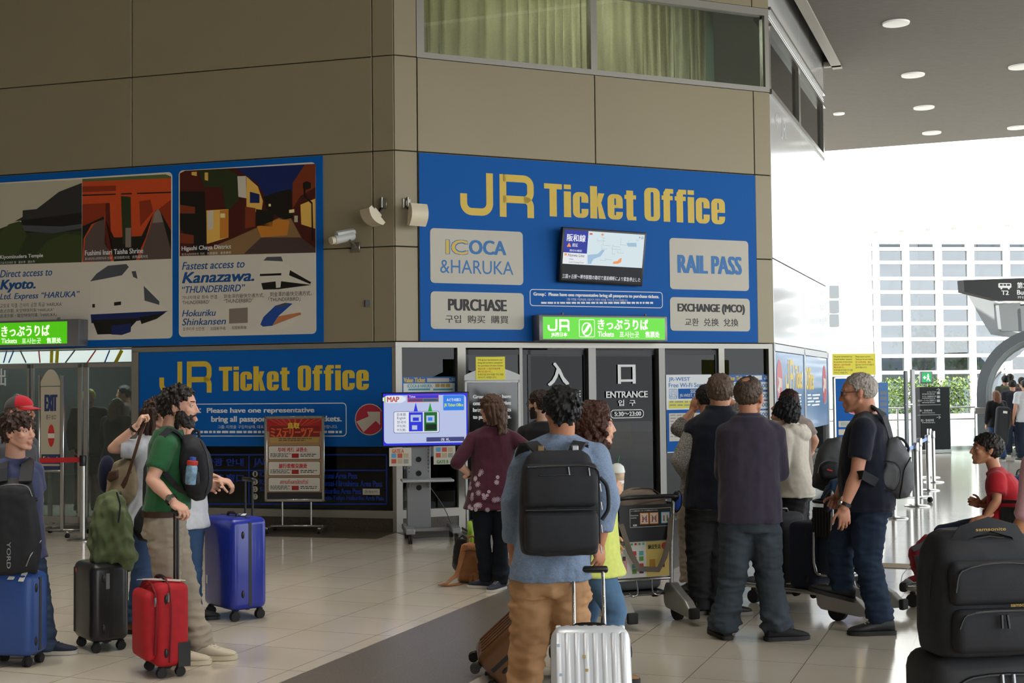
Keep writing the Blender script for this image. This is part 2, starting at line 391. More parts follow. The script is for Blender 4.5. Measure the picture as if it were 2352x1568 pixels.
# ------------------------------------------------------------------ layout
A_, B_, C_ = 0.2745, 0.4122, 1.2004
C1 = F(911.5, 1223); C1.z = 0
LF = Fr(C1, (math.cos(A_), -math.sin(A_), 0)); RF = Fr(C1, (math.cos(B_), math.sin(B_), 0))
_h = RF.hit(1775, 600); C2 = Vector((_h.x, _h.y, 0)); SF = Fr(C2, (math.cos(C_), math.sin(C_), 0))
UR = (C2 - C1).length                       # length of the main wall
US = SF.uz(1903, 805)[0]                    # length of the bright side wall
SD, SN = SF.d, SF.n                         # tile grid / ceiling axes
def NS(n, s, z=0.0): return Vector((SN.x * n + SD.x * s, SN.y * n + SD.y * s, z))
nC2, sC2 = C2.dot(SN), C2.dot(SD); sE = sC2 + US
ZL = SF.hit(1896, 163).z                    # lower ceiling height
ZH = 8.4                                    # hall ceiling height
ZJ = RF.uz(908, 784)[1]                     # joint above the shop front
# ------------------------------------------------------------------ setting materials
M_wall = mat('wall_panel', '92886f', .45, .15, bump=(3, .03), var=(.6, .03))
M_joint = mat('panel_joint', '2b2620', .8)
M_white = mat('bright_panel', 'd2d4d6', .16, .3, coat=.4)
M_alu = mat('aluminium', '97948c', .38, .55)
M_steel = mat('steel', 'b4b3af', .22, .9)
M_dark = mat('dark_interior', '17181a', .7)
M_plinth = mat('plinth_granite', '463d34', .35, var=(60, .35))
M_blue = mat('sign_blue', '0a5cae', .5, spec=.15)
M_yel = mat('sign_yellow', 'd9b93c', .4)
M_card = mat('card_white', 'c9c5b9', .5, spec=.25)
M_ink = mat('ink_black', '141414', .5)
M_white_ink = mat('ink_white', 'e4e6e6', .5)
M_inkblue = mat('ink_blue', '1b6fb4', .45)
M_navyink = mat('ink_navy', '15508f', .45)
M_grey_ink = mat('ink_grey', '8a8f94', .5)
M_ceil = mat('ceiling_board', '6f6b66', .75, bump=(18, .4), var=(14, .10), stretch=(.5, 3.5, 1))
M_ceil2 = mat('hall_ceiling', '8c877e', .8)
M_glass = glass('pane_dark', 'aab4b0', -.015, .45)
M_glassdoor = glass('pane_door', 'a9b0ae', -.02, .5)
M_glassclr = glass('pane_clear', 'eaf4f2', .03, .93)
M_glassgrn = glass('pane_green', 'd6dfd8', .07, .9)
# floor: beige tiles, a dark granite band, both on the side wall's axes
def floor_mat():
    m = bpy.data.materials.new('floor_tiles'); m.use_nodes = True; nt = m.node_tree; b = nt.nodes['Principled BSDF']; L = nt.links.new; N = nt.nodes.new
    tc = N('ShaderNodeTexCoord'); sp = N('ShaderNodeSeparateXYZ'); L(tc.outputs['Object'], sp.inputs[0])
    def mth(op, a, v=None, w=None):
        q = N('ShaderNodeMath'); q.operation = op
        for i, t in enumerate((a, v, w)):
            if t is None: continue
            if isinstance(t, (int, float)): q.inputs[i].default_value = t
            else: L(t, q.inputs[i])
        return q.outputs[0]
    x, y = sp.outputs[0], sp.outputs[1]
    def grid(v, off):
        f = mth('FRACT', mth('DIVIDE', mth('ADD', v, off), .567)); return mth('MULTIPLY', mth('COMPARE', f, .5, .4955), 1.0)   # 1 inside the tile
    inside = mth('MULTIPLY', grid(x, 2.866 + .567 * 40), grid(y, .2 + .567 * 40))
    band = mth('COMPARE', x, -3.375, .509)
    n1 = N('ShaderNodeTexNoise'); n1.inputs['Scale'].default_value = 70; n1.inputs['Detail'].default_value = 5; L(tc.outputs['Object'], n1.inputs['Vector'])
    n2 = N('ShaderNodeTexNoise'); n2.inputs['Scale'].default_value = 1.3; L(tc.outputs['Object'], n2.inputs['Vector'])
    def ramp(a, c0, c1, p0=.3, p1=.7):
        r = N('ShaderNodeValToRGB'); r.color_ramp.elements[0].color = lin(c0); r.color_ramp.elements[1].color = lin(c1)
        r.color_ramp.elements[0].position = p0; r.color_ramp.elements[1].position = p1; L(a, r.inputs[0]); return r.outputs[0]
    tile = ramp(n2.outputs[0], 'b0a899', 'b9b2a5'); gran = ramp(n1.outputs[0], '4a463f', '6e6860')
    def mix(f, a, c):
        q = N('ShaderNodeMix'); q.data_type = 'RGBA'; L(f, q.inputs[0])
        for i, t in ((6, a), (7, c)):
            if isinstance(t, str): q.inputs[i].default_value = lin(t)
            else: L(t, q.inputs[i])
        return q.outputs[2]
    c = mix(band, tile, gran); c = mix(inside, '6e665a', c)
    L(c, b.inputs['Base Color']); b.inputs['Roughness'].default_value = .15; b.inputs['Specular IOR Level'].default_value = .5
    rr = N('ShaderNodeMath'); rr.operation = 'MULTIPLY_ADD'; rr.inputs[1].default_value = .2; rr.inputs[2].default_value = .13; L(band, rr.inputs[0]); L(rr.outputs[0], b.inputs['Roughness'])
    bp = N('ShaderNodeBump'); bp.inputs['Strength'].default_value = .012; bp.inputs['Distance'].default_value = .02
    L(n2.outputs[0], bp.inputs['Height']); L(bp.outputs[0], b.inputs['Normal'])
    return m
def struct(o): o['kind'] = 'structure'; return o
_f = MB(); _f.box((-30, -30, -.2), (26, 60, 0))
fl = struct(_f.build('floor', floor_mat())); fl.matrix_world = basis(SN, SD, (0, 0, 1))
_b = MB()
for fr, u0, u1 in ((LF, -4.4, 0), (RF, 0, 1.2)):
    fr.box(_b, u0, u1, .001, .004, 0, .62)
struct(_b.build('trim_1', M_plinth))
# ------------------------------------------------------------------ panelled walls
GAP = .012
def panels(fr, name, cells, m, back=True, holes=()):
    mb = MB()
    for u0, u1, z0, z1 in cells:
        g = GAP / 2
        q = MB(); q.rbox((u0 + g, 0, z0 + g), (u1 - g, .03, z1 - g), .004, 1, 0); mb.merge(q, fr.M(0))
    for u0, u1, z0, z1 in cells: fr.box(mb, u0, u1, z0, z1, -.028, -.2, 1)
    return struct(mb.build(name, [m, M_joint]))
u302 = LF.uz(302.5, 375)[0]; u855 = LF.uz(855.5, 350)[0]
zA = RF.uz(906, 565)[1]; zB = RF.uz(959, 348)[1]; zC = RF.uz(957, 131)[1]; zT = RF.uz(1733, 17)[1]
cl = []
for u0, u1 in ((-14, -9.2), (-9.2, u302), (u302, u855), (u855, 0)):
    for z0, z1 in ((ZJ, zA), (zA, zB), (zB, zC), (zC, 7.2), (7.2, ZH)): cl.append((u0, u1, z0, z1))
panels(LF, 'wall_left', cl, M_wall)
u959 = RF.uz(959, 348)[0]; u1367 = RF.uz(1367, 280)[0]; u1733 = RF.uz(1734, 430)[0]
zr1 = RF.uz(1752, 402)[1]; zr2 = RF.uz(1752, 595)[1]
cl = [(0, u959, ZJ, zA), (0, u959, zA, zB), (0, u959, zB, zC), (0, u959, zC, 7.2), (u959, u1733, ZJ, zB), (u959, u1367, zB, zC), (u1367, u1733, zB, zC),
      (u1733, UR, ZJ, zr2), (u1733, UR, zr2, zr1), (u1733, UR, zr1, zC), (u959, u1733, zT, ZH), (u1733, UR, zT, ZH), (0, u959, 7.2, ZH)]
panels(RF, 'wall_centre', cl, M_wall)
# upper window of the centre wall: frame, two panes, curtains, the lit room behind
def frame_bars(fr, name, bars, m, o0=-.12, o1=.0):
    mb = MB()
    for u0, u1, z0, z1 in bars: fr.box(mb, u0, u1, z0, z1, o0, o1)
    return mb.build(name, m)
ua = RF.uz(974, 60)[0]; ub = RF.uz(1757, 120)[0]; um0 = RF.uz(1357, 80)[0]; um1 = RF.uz(1371, 80)[0]
zb0 = RF.uz(974, 120)[1]; zt0 = RF.uz(1757, 36)[1]
def window(fr, name, u0, u1, z0, z1, outer, m_glass, mull=(), goff=-.05, m=None, depth=-.12):
    """structure window: root frame mesh with pane children"""
    U0, U1, Z0, Z1 = outer; mb = MB(); m = m or M_alu
    for a in ((U0, U1, Z0, z0), (U0, U1, z1, Z1), (U0, u0, z0, z1), (u1, U1, z0, z1)):
        if a[1] - a[0] > 1e-3 and a[3] - a[2] > 1e-3: fr.box(mb, *a, depth, .0)
    for a, b in mull: fr.box(mb, a, b, z0, z1, depth, 0)
    r = struct(mb.build(name, m)); xs = [u0] + [v for p in mull for v in p] + [u1]
    for k in range(0, len(xs), 2):
        g = MB(); fr.box(g, xs[k], xs[k + 1], z0, z1, goff - .006, goff); g.build('pane', m_glass, r)
    return r
window(RF, 'window_1', ua, ub, zb0, zt0, (u959, UR, zC, zT), M_glassgrn, [(um0, um1)])
def curtain(fr, name, u0, u1, z0, z1, off, m, label, amp=.05, wl=.17, seed=0, group=None):
    R = random.Random(seed); mb = MB(); n = int((u1 - u0) / .02); top = []; bot = []
    ph = 0
    for k in range(n + 1):
        u = u0 + (u1 - u0) * k / n; ph += .02 / wl * 6.28 * (1 + .5 * math.sin(u * 3 + seed))
        d = amp * math.sin(ph) + .012 * math.sin(ph * 2.7)
        top.append(fr.pt(u, z1, off + d * .7)); bot.append(fr.pt(u, z0, off + d))
    mb.add(top + bot, [(k, k + 1, n + 2 + k, n + 1 + k) for k in range(n)])
    o = mb.build(name, m, None, 180, fix=False); s = o.modifiers.new('t', 'SOLIDIFY'); s.thickness = .003
    return tag(o, label, 'curtain', group)
def sheer():
    m = bpy.data.materials.new('lace'); m.use_nodes = True; nt = m.node_tree; nt.nodes.clear(); N = nt.nodes.new
    out = N('ShaderNodeOutputMaterial'); mx = N('ShaderNodeMixShader'); t = N('ShaderNodeBsdfTransparent'); d = N('ShaderNodeBsdfDiffuse'); tl = N('ShaderNodeBsdfTranslucent'); ad = N('ShaderNodeMixShader')
    d.inputs[0].default_value = lin('b3ad98'); tl.inputs[0].default_value = lin('b3ad98'); ad.inputs[0].default_value = .5
    tc = N('ShaderNodeTexCoord'); vo = N('ShaderNodeTexVoronoi'); vo.inputs['Scale'].default_value = 45; nt.links.new(tc.outputs['Object'], vo.inputs['Vector'])
    rp = N('ShaderNodeValToRGB'); rp.color_ramp.elements[0].color = (.62, .62, .62, 1); rp.color_ramp.elements[1].color = (.8, .8, .8, 1); rp.color_ramp.elements[0].position = .2; rp.color_ramp.elements[1].position = .5
    nt.links.new(vo.outputs['Distance'], rp.inputs[0]); nt.links.new(rp.outputs[0], mx.inputs[0])
    nt.links.new(d.outputs[0], ad.inputs[1]); nt.links.new(tl.outputs[0], ad.inputs[2]); nt.links.new(t.outputs[0], mx.inputs[1]); nt.links.new(ad.outputs[0], mx.inputs[2]); nt.links.new(mx.outputs[0], out.inputs[0]); return m
M_lace = sheer()
curtain(RF, 'curtain', ua + .03, um0 + .05, zb0 - .05, zt0 + .4, -.4, M_lace, 'sheer patterned curtain gathered behind the left upstairs pane above the big blue sign', seed=1)
curtain(RF, 'curtain', um1 - .05, RF.uz(1655, 120)[0], zb0 - .05, zt0 + .4, -.4, M_lace, 'sheer patterned curtain gathered behind the right upstairs pane, stopping short of a pale column', seed=2)
M_room = mat('upstairs_wall', 'aaa89a', .8)
_r = MB(); RF.box(_r, u959 - .3, UR + 0, zC - .15, zC - .05, -4, -.2); RF.box(_r, u959 - .3, UR - 0, zT + .5, zT + .6, -4, -.2); RF.box(_r, u959 - .4, UR, zC - .1, zT + .6, -4.2, -4)
RF.box(_r, u959 - .5, u959 - .3, zC - .1, zT + .6, -4.2, -.2); struct(_r.build('wall_upstairs', M_room))
_c2 = MB(); p = RF.pt(RF.uz(1692, 120)[0], 0, -1.1); _c2.cone((p.x, p.y, zC - .05), (p.x, p.y, zT + .5), .3, .3, 28)
struct(_c2.build('trim_2', mat('column_paint', 'c3d0c6', .5), smooth=60))
# ------------------------------------------------------------------ bright side wall
zs1 = SF.uz(1778.7, 788)[1]; zs2 = SF.uz(1778.7, 594.7)[1]; zs3 = SF.uz(1768, 212.5)[1]; zs4 = SF.uz(1768, 47.7)[1]
us1 = SF.uz(1845, 620)[0]
cl = [(0, us1, zs1, zs2), (us1, US, zs1, zs2), (0, us1, zs2, zs3), (us1, US, zs2, zs3), (0, us1, zs4, 6.6), (us1, US, zs4, 6.6), (0, us1, 6.6, ZH), (us1, US, 6.6, ZH)]
panels(SF, 'wall_right', cl, M_white)
window(SF, 'window_2', .12, us1 - .12, zs3 + .06, zs4 - .1, (0, us1, zs3, zs4), M_glassgrn, m=M_steel)
window(SF, 'window_3', us1 + .05, US - .12, zs3 + .06, zs4 - .1, (us1, US, zs3, zs4), M_glassgrn, m=M_steel)
_t = MB(); SF.box(_t, 0, US, zs3 - .02, zs3 + .05, 0, .03); SF.box(_t, 0, US, zs4 - .1, zs4 - .06, 0, .03); SF.box(_t, 0, US, zs4 + .12, zs4 + .16, 0, .03)
struct(_t.build('trim_3', M_steel))
# lower side wall: posts, film panels, glass
zl0 = SF.uz(1790, 1000)[1]
_t = MB()
for a, b in ((-.02, .07), (us1 - .07, us1 + .07), (US - .14, US)): SF.box(_t, a, b, 0, zs1, -.12, 0)
SF.box(_t, 0, US, zs1 - .1, zs1 - .005, -.12, 0); SF.box(_t, 0, US, 0, .12, -.12, 0)
struct(_t.build('trim_4', mat('post_light', 'b9bcbe', .3, .5)))
for k, (a, b) in enumerate(((.07, us1 - .07), (us1 + .07, US - .14))):
    g = MB(); SF.box(g, a, b, .12, zl0, -.06, -.05); struct(g.build('window_%d' % (4 + k), M_glass))
# end face of the building beyond the side wall
_e = MB(); SF.box(_e, US - .03, US, 0, ZH, -6, -.21); struct(_e.build('wall_end', M_white))
# ------------------------------------------------------------------ shop front, centre
rb = lambda mb, x0, x1, y0, y1, o0, o1, mi=0: RF.pbox(mb, x0, x1, y0, y1, o0, o1, mi)
zs = RF.uz(990, 1168)[1]; zp = RF.uz(990, 1187)[1]      # sill top, plinth top
zd = RF.uz(1300, 799)[1]                               # underside of the header
U = lambda x, y=950: RF.uz(x, y)[0]
_t = MB(); RF.box(_t, 0, UR, zd, ZJ - .006, -.2, 0)
for x0, x1 in ((905, 924), (1052, 1071), (1653, 1666), (1768, 1782)): RF.box(_t, U(x0) if x0 > 906 else -.0, min(U(x1), UR), 0, zd, -.16, 0)
for x0, x1 in ((924, 1052), (1666, 1768)): RF.box(_t, U(x0), U(x1), zp, zs, -.14, -.0)
struct(_t.build('trim_5', M_alu))
_t = MB(); RF.box(_t, 0, U(1071), 0, zp, -.18, -.01); RF.box(_t, U(1653), UR, 0, zp, -.18, -.01); struct(_t.build('baseboard_centre', M_plinth))
for n, x0, x1 in ((6, 924, 1052), (7, 1666, 1768)):
    g = MB(); RF.box(g, U(x0), U(x1), zs, zd, -.07, -.06); struct(g.build('window_%d' % n, M_glass))
M_blackst = mat('stile_black', '15171a', .35, .3)
def leaf(name, x0, x1, o, film_y=None, stile=.035, m=M_blackst, gl=None):
    u0, u1 = U(x0), U(x1); mb = MB()
    for a in ((u0, u0 + stile, 0.02, zd - .02), (u1 - stile, u1, .02, zd - .02), (u0, u1, zd - .08, zd - .02), (u0, u1, .02, .1)): RF.box(mb, *a, o - .03, o)
    r = struct(mb.build(name, m)); g = MB(); RF.box(g, u0 + stile, u1 - stile, .1, zd - .08, o - .018, o - .012); g.build('pane', gl or M_glassdoor, r)
    if film_y:
        zf = RF.uz((x0 + x1) / 2, film_y)[1]; g = MB(); RF.box(g, u0 + stile, u1 - stile, zf, zd - .1, o - .0115, o - .0095); g.build('window_film', glass('film_black', '262b2e', -.025, .2), r)
    return r
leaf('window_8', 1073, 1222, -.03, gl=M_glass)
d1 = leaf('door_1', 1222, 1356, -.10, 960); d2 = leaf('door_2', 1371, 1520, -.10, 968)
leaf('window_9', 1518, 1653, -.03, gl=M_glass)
_t = MB()
for x0, x1 in ((1355, 1372), (1517, 1531), (1196, 1203)): RF.box(_t, U(x0), U(x1), 0, zd, -.14, -.02)
struct(_t.build('trim_6', mat('stile_grey', '7c7a76', .35, .4)))
_t = MB()
RF.text(_t, '入', 1258, 1307, 832, 886, 0, -.09, .03); RF.text(_t, 'ENTRANCE', 1238, 1334, 897, 912, 0, -.09, .05); RF.text(_t, '입  구', 1267, 1307, 917, 931, 0, -.09, .04)
_t.build('lettering', M_white_ink, d1)
_t = MB()
RF.text(_t, '口', 1419, 1460, 837, 881, 0, -.09, .04); RF.text(_t, 'ENTRANCE', 1392, 1488, 898, 913, 0, -.09, .05); RF.text(_t, '입  구', 1420, 1460, 918, 932, 0, -.09, .04)
RF.ring(_t, 1402, 1479, 940, 960, .05, .01, 0, -.089); RF.text(_t, '5:30～23:00', 1411, 1473, 945, 955, 0, -.09, .05)
_t.build('lettering', M_white_ink, d2)
# ------------------------------------------------------------------ shop front, left
UL = lambda x, y=950: LF.uz(x, y)[0]
zfl = LF.uz(600, 800)[1] - .0; zbl = LF.uz(700, 1025)[1]; zsl = LF.uz(700, 1170)[1]; zpl = LF.uz(700, 1187)[1]
ue = UL(302); ue2 = UL(318)
_t = MB(); LF.box(_t, ue, 0, LF.uz(600, 803)[1], ZJ - .006, -.2, 0); LF.box(_t, -14, ue, LF.uz(150, 800)[1], ZJ - .006, -.2, 0)
LF.box(_t, ue, ue2, 0, zfl, -.16, 0); LF.box(_t, UL(901), 0, 0, zfl, -.16, 0)
LF.box(_t, ue2, UL(901), zpl, zsl, -.16, 0); struct(_t.build('trim_7', M_alu))
_t = MB(); LF.box(_t, ue2, 0, 0, zpl, -.18, -.01); struct(_t.build('baseboard_left', M_plinth))
g = MB(); LF.box(g, ue2, UL(901), zsl, zbl + .05, -.07, -.06); struct(g.build('window_10', M_glass))
def leafL(name, x0, x1, o, m=M_steel):
    u0, u1 = UL(x0), UL(x1); mb = MB(); zt = zd - .12
    for a in ((u0, u0 + .03, 0.02, zt), (u1 - .03, u1, .02, zt), (u0, u1, zt - .05, zt), (u0, u1, .02, .1)): LF.box(mb, *a, o - .03, o)
    r = struct(mb.build(name, m)); g = MB(); LF.box(g, u0 + .03, u1 - .03, .1, zt - .05, o - .018, o - .012); g.build('pane', M_glassclr, r); return r
leafL('door_3', -70, 55, -.1); d4 = leafL('door_4', 60, 172, -.1); leafL('window_11', 176, 190, -.06); leafL('window_12', 190, 300, -.06)
g = MB(); LF.text(g, 'ENTRANCE' and '出', -8, 14, 846, 886, 0, -.09, .03); g.build('lettering', M_white_ink, bpy.data.objects['door_3'])
# ------------------------------------------------------------------ interior of the ticket office
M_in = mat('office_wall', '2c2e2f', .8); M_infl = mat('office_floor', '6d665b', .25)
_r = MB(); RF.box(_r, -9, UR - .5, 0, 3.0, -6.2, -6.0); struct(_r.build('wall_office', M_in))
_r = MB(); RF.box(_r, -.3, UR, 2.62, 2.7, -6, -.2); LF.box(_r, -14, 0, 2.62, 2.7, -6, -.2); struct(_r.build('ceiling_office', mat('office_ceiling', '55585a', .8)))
M_tubelight = mat('office_light', 'ffffff', .5, emit=5, emitcol='e8fff6')
# fare-map band over the left doors
fm = thing('route_map', 'white lit band of route map above the left glass doors, under the green ticket sign', 'map', LF.pt(UL(150), 2.0, -.3), 0)
g = MB(); u0, u1, z0, z1 = LF.rect(-60, 300, 806, 833, -.2); LF.box(g, u0, u1, z0, z1, -.28, -.2); g.build('board', mat('map_lit', 'dfeeea', .5, emit=.75), fm, world=True)
g = MB(); Rm = random.Random(3)
for k, (c, x, dx) in enumerate(((0, 8, 8), (0, 20, 12), (1, 60, -14), (2, 92, -3), (3, 118, 1), (3, 130, 2), (1, 150, 22), (2, 200, 20), (3, 265, 15), (0, 240, 12))):
    LF.line(g, x, 833, x + dx, 804, .02 if c != 3 else .05, c, -.198)
g.build('route_lines', [mat('line_blue', '2f79c4', .5), mat('line_grey', '777f80', .5), mat('line_red', 'c9563f', .5), mat('line_yellow', 'd9cf2c', .5)], fm, world=True)
# ------------------------------------------------------------------ ceilings and the closed sides of the hall
nb = F(1938, 160, ZL).dot(SN); sb = sE       # corner of the slot beside the wall
_r = MB()
def slab(mb, n0, n1, s0, s1, z0, z1, mi=0): mb.box((n0, s0, z0), (n1, s1, z1), mi, basis(SN, SD, (0, 0, 1)))
sF = F(1897, 347, ZL).dot(SD); slab(_r, nb, nC2 + 14, -14, sF, ZL, ZL + .25); slab(_r, nC2 - 6, nb, sE, sF, ZL, ZL + .25); struct(_r.build('ceiling', M_ceil))
_r = MB(); slab(_r, nb - .16, nb, -14, sb + .16, ZL - .03, ZL + .05); slab(_r, nC2 + .02, nb, sb - .1, sb, ZL - .03, ZL + .05); slab(_r, nb - .02, nb + .02, -14, sb + .05, ZL + .05, ZH); slab(_r, nC2 - .2, nb, sb, sb + .05, ZL, ZH)
struct(_r.build('trim_8', mat('bulkhead', 'a7a39b', .5)))
_r = MB(); slab(_r, -16, nb, -14, sE, ZH, ZH + .2); struct(_r.build('ceiling_hall', M_ceil2))
_r = MB(); slab(_r, -16.2, -16, -14, 20, 0, ZH); struct(_r.build('wall_far_left', M_ceil2))
_r = MB(); slab(_r, -16.2, nC2 + 14, -14.2, -14, 0, ZH); struct(_r.build('wall_back', M_ceil2))
lamp('AREA', tuple(RF.pt(u959 + 2.2, zT + .4, -2)), 520, (1, .95, .8), 2.5, 1.5, aim=tuple(RF.pt(u959 + 2.2, 0, -2)), name='upstairs_lamp')
lamp('AREA', tuple(LF.pt(-5.5, 2.58, -2)), 60, (.9, 1, .95), 3, .4, aim=tuple(LF.pt(-5.5, 0, -2)), name='office_lamp')
lamp('AREA', tuple(RF.pt(2.5, 2.58, -3)), 10, (.9, 1, .95), 3, .4, aim=tuple(RF.pt(2.5, 0, -3)), name='office_lamp')
# ------------------------------------------------------------------ the big blue sign on the centre wall
def rfthing(name, label, cat, fr, x, y, off=0., group=None):
    h = fr.hit(x, y, off); return thing(name, label, cat, group=group, M=basis(fr.d, -fr.n, (0, 0, 1), h))
def part(mb, name, mats, parent, smooth=None): return mb.build(name, mats, parent, smooth, world=True)
sg = rfthing('sign_board', 'large blue sign board above the entrance doors with yellow letters and white cards', 'sign', RF, 1347, 580)
q = MB(); RF.pbox(q, 961, 1735, 350, 784, .002, .02); 
u0, u1 = u959 + .01, u1733 - .01; q = MB(); RF.box(q, u0, u1, ZJ + .01, zB - .015, .002, .02); part(q, 'panel', M_blue, sg)
T1 = .0215
q = MB(); logo_jr(RF, q, 1057, 1226, 399, 497, 0, T1); part(q, 'logo', M_yel, sg); q = MB()
heavy(RF, q, 'Ticket', 1250, 1461, 427, 501, 0, T1); heavy(RF, q, 'Office', 1480, 1665, 436, 511, 0, T1)
part(q, 'lettering', M_yel, sg)
for nm, x0, x1, y0, y1 in (('card', 988, 1201, 528, 652), ('card', 989, 1203, 671, 756), ('card', 1538, 1719, 550, 666), ('card', 1539, 1722, 684, 760)):
    q = MB(); RF.rrect(q, x0, x1, y0, y1, .05, 0, .0205, .004); part(q, nm, M_card, sg)
T2 = .026
q = MB(); RF.text(q, 'IC', 1023, 1075, 550, 585, 1, T2 - .001, .075, 0, .06); RF.text(q, 'IC', 1024, 1074, 551, 584, 0, T2 + .001, .03); RF.text(q, 'OCA', 1077, 1163, 552, 585, 1, T2, .05); RF.text(q, '&HARUKA', 1011, 1179, 598, 629, 1, T2, .0); part(q, 'lettering', [M_yel, M_inkblue], sg)
q = MB(); RF.text(q, 'PURCHASE', 1029, 1164, 687, 714, 0, T2, .06, 0, .012); RF.text(q, '구입  购买  購買', 1023, 1168, 724, 742, 0, T2, .01); part(q, 'lettering', M_ink, sg)
q = MB(); RF.text(q, 'RAIL PASS', 1556, 1704, 587, 629, 0, T2, .06, 0, .012); part(q, 'lettering', M_inkblue, sg)
q = MB(); RF.text(q, 'EXCHANGE (MCO)', 1556, 1711, 698, 722, 0, T2, .06, 0, .012); RF.text(q, '교환  兑换  兌換', 1573, 1696, 731, 749, 0, T2, .01); part(q, 'lettering', M_ink, sg)
q = MB(); RF.ring(q, 1217, 1522, 667, 705, .04, .009, 0, T1); RF.text(q, 'Group：Please have one representative bring all passports to purchase tickets.', 1225, 1514, 674, 684, 0, T1, .07, 0, .02)
RF.text(q, '그룹: 티켓을 구입하실때, 대표자가 전원의 여권을 가지고 와 주시기바랍니다.', 1301, 1442, 685.5, 691.5, 0, T1); RF.lines(q, 1243, 1500, 693, 698, 1, 0, T1, .9, 2)
part(q, 'notice_text', M_white_ink, sg)
# hanging television with the line status
tv = rfthing('television', 'wall television on the big blue sign showing a pale rail map and a delay notice', 'tv', RF, 1386, 590, .1)
q = MB(); u0, u1, z0, z1 = RF.rect(1288, 1481, 527, 652, .15)
_tl = basis(RF.d, -RF.n, (0, 0, 1), RF.pt((u0 + u1) / 2, (z0 + z1) / 2, .12)) @ Matrix.Rotation(math.radians(9), 4, 'X') @ Matrix.Rotation(math.radians(1.2), 4, 'Y')
w_, h_ = (u1 - u0) / 2, (z1 - z0) / 2
q.rbox((-w_, -.03, -h_), (w_, .04, h_), .012, 2, 0, _tl); part(q, 'casing', mat('tv_black', '0d0d10', .3), tv, 40)
q = MB(); q.box((-.2, .04, -.12), (.2, .1, .12), 0, _tl); part(q, 'bracket', M_blackst, tv)
class Lf(Fr):
    """a free plane given by a matrix whose local x is right, y into the plane, z up"""
    def __init__(s, M): s.o = M.translation.copy(); s.d = (M.to_3x3() @ Vector((1, 0, 0))); s.n = -(M.to_3x3() @ Vector((0, 1, 0))); s.zz = M.to_3x3() @ Vector((0, 0, 1)); s.mm = M
    def uz(s, x, y, off=0.): h = s.hit(x, y, off) - s.o; return h.dot(s.d), h.dot(s.zz)
    def pt(s, u, z, off=0.): return s.o + s.d * u + s.zz * z + s.n * off
    def M(s, off=0.): return basis(s.d, -s.n, s.zz, s.o + s.n * off)
EM = lambda n, c, e=1.0: mat('screen_' + n, '040404', .35, emit=e * .95, emitcol=c, spec=.25)
S_ = Lf(_tl @ Matrix.Translation((0, -.03, 0)))
def R4(fr, mb, u0, u1, z0, z1, mi, off=.001): mb.add([fr.pt(u0, z0, off), fr.pt(u1, z0, off), fr.pt(u1, z1, off), fr.pt(u0, z1, off)], [(0, 1, 2, 3)], mi)
q = MB(); a = w_ - .03; b = h_ - .03
R4(S_, q, -a, a, -b, b, 3); R4(S_, q, -a * .42, a, -b * .35, b, 0, .002); R4(S_, q, -a, -a * .42, b * .1, b, 1, .002); R4(S_, q, -a, -a * .42, -b * .35, b * .1, 4, .002)
for pts in (((-.4, .05), (-.15, .12), (-.05, .3), (.02, .28), (-.08, .02), (-.25, -.1), (-.3, -.3), (-.38, -.3)), ((.55, .62), (.8, .66), (.82, .5), (.6, .48))):
    q.add([S_.pt(x * a, z * b, .003) for x, z in pts], [tuple(range(len(pts)))], 5)
for k in range(14):
    Rm = random.Random(k); x = Rm.uniform(-.35, .85); z = Rm.uniform(-.25, .8); R4(S_, q, x * a, (x + Rm.uniform(.06, .25)) * a, z * b, (z + .012) * b, 6, .0035); R4(S_, q, x * a, (x + .006) * a, z * b, (z + Rm.uniform(.05, .3)) * b, 6, .0035)
q.add([S_.pt(x * a, z * b, .004) for x, z in ((.25, -.16), (.36, -.12), (.42, .0), (.46, 0), (.45, -.16), (.38, -.23), (.25, -.25))], [tuple(range(7))], 7)
q.add([S_.pt(x * a, z * b, .004) for x, z in ((-.93, .33), (-.82, .33), (-.875, .5))], [(0, 1, 2)], 7)
R4(S_, q, -.97 * a, -.91 * a, -.02 * b, .07 * b, 7, .004); R4(S_, q, -.39 * a, -.32 * a, .86 * b, .93 * b, 8, .004); R4(S_, q, -.1 * a, -.04 * a, .86 * b, .93 * b, 7, .004)
q.m = [{0: 0, 1: 1, 3: 2, 4: 3, 5: 4, 6: 5, 7: 6, 8: 7}[k] for k in q.m]
part(q, 'screen', [EM('map', 'd3e4ea'), EM('blue', '20309a'), EM('dark', '14161e', .8), EM('pale', 'e4e8ee'), EM('water', '9fbfda'), EM('lines', 'aab4ba'), EM('orange', 'ee9a55'), EM('red', 'd8564e')], tv)
q = MB(); S_.textuz(q, '阪和線', -.94 * a, -.48 * a, .55 * b, .84 * b, 0, .004, .02); S_.textuz(q, '遅延', -.8 * a, -.66 * a, .34 * b, .48 * b, 0, .004); S_.textuz(q, '踏切の確認', -.85 * a, -.55 * a, .15 * b, .24 * b, 0, .004)
S_.textuz(q, '三国ヶ丘駅～堺市駅間の踏切で直前横断により緊急停止した', -a * .98, a * .98, -.92 * b, -.75 * b, 0, .004)
S_.textuz(q, 'Hanwa Line', -.88 * a, -.48 * a, -.05 * b, .07 * b, 1, .004); S_.textuz(q, 'Delay', -.84 * a, -.74 * a, -.19 * b, -.12 * b, 1, .004); S_.textuz(q, 'Level Crossing Check', -.84 * a, -.48 * a, -.31 * b, -.24 * b, 1, .004); S_.textuz(q, '9 22', .86 * a, .97 * a, .83 * b, .92 * b, 1, .004)
part(q, 'screen_text', [EM('white', 'f0f2f8'), EM('ink', '30343c', .3)], tv)
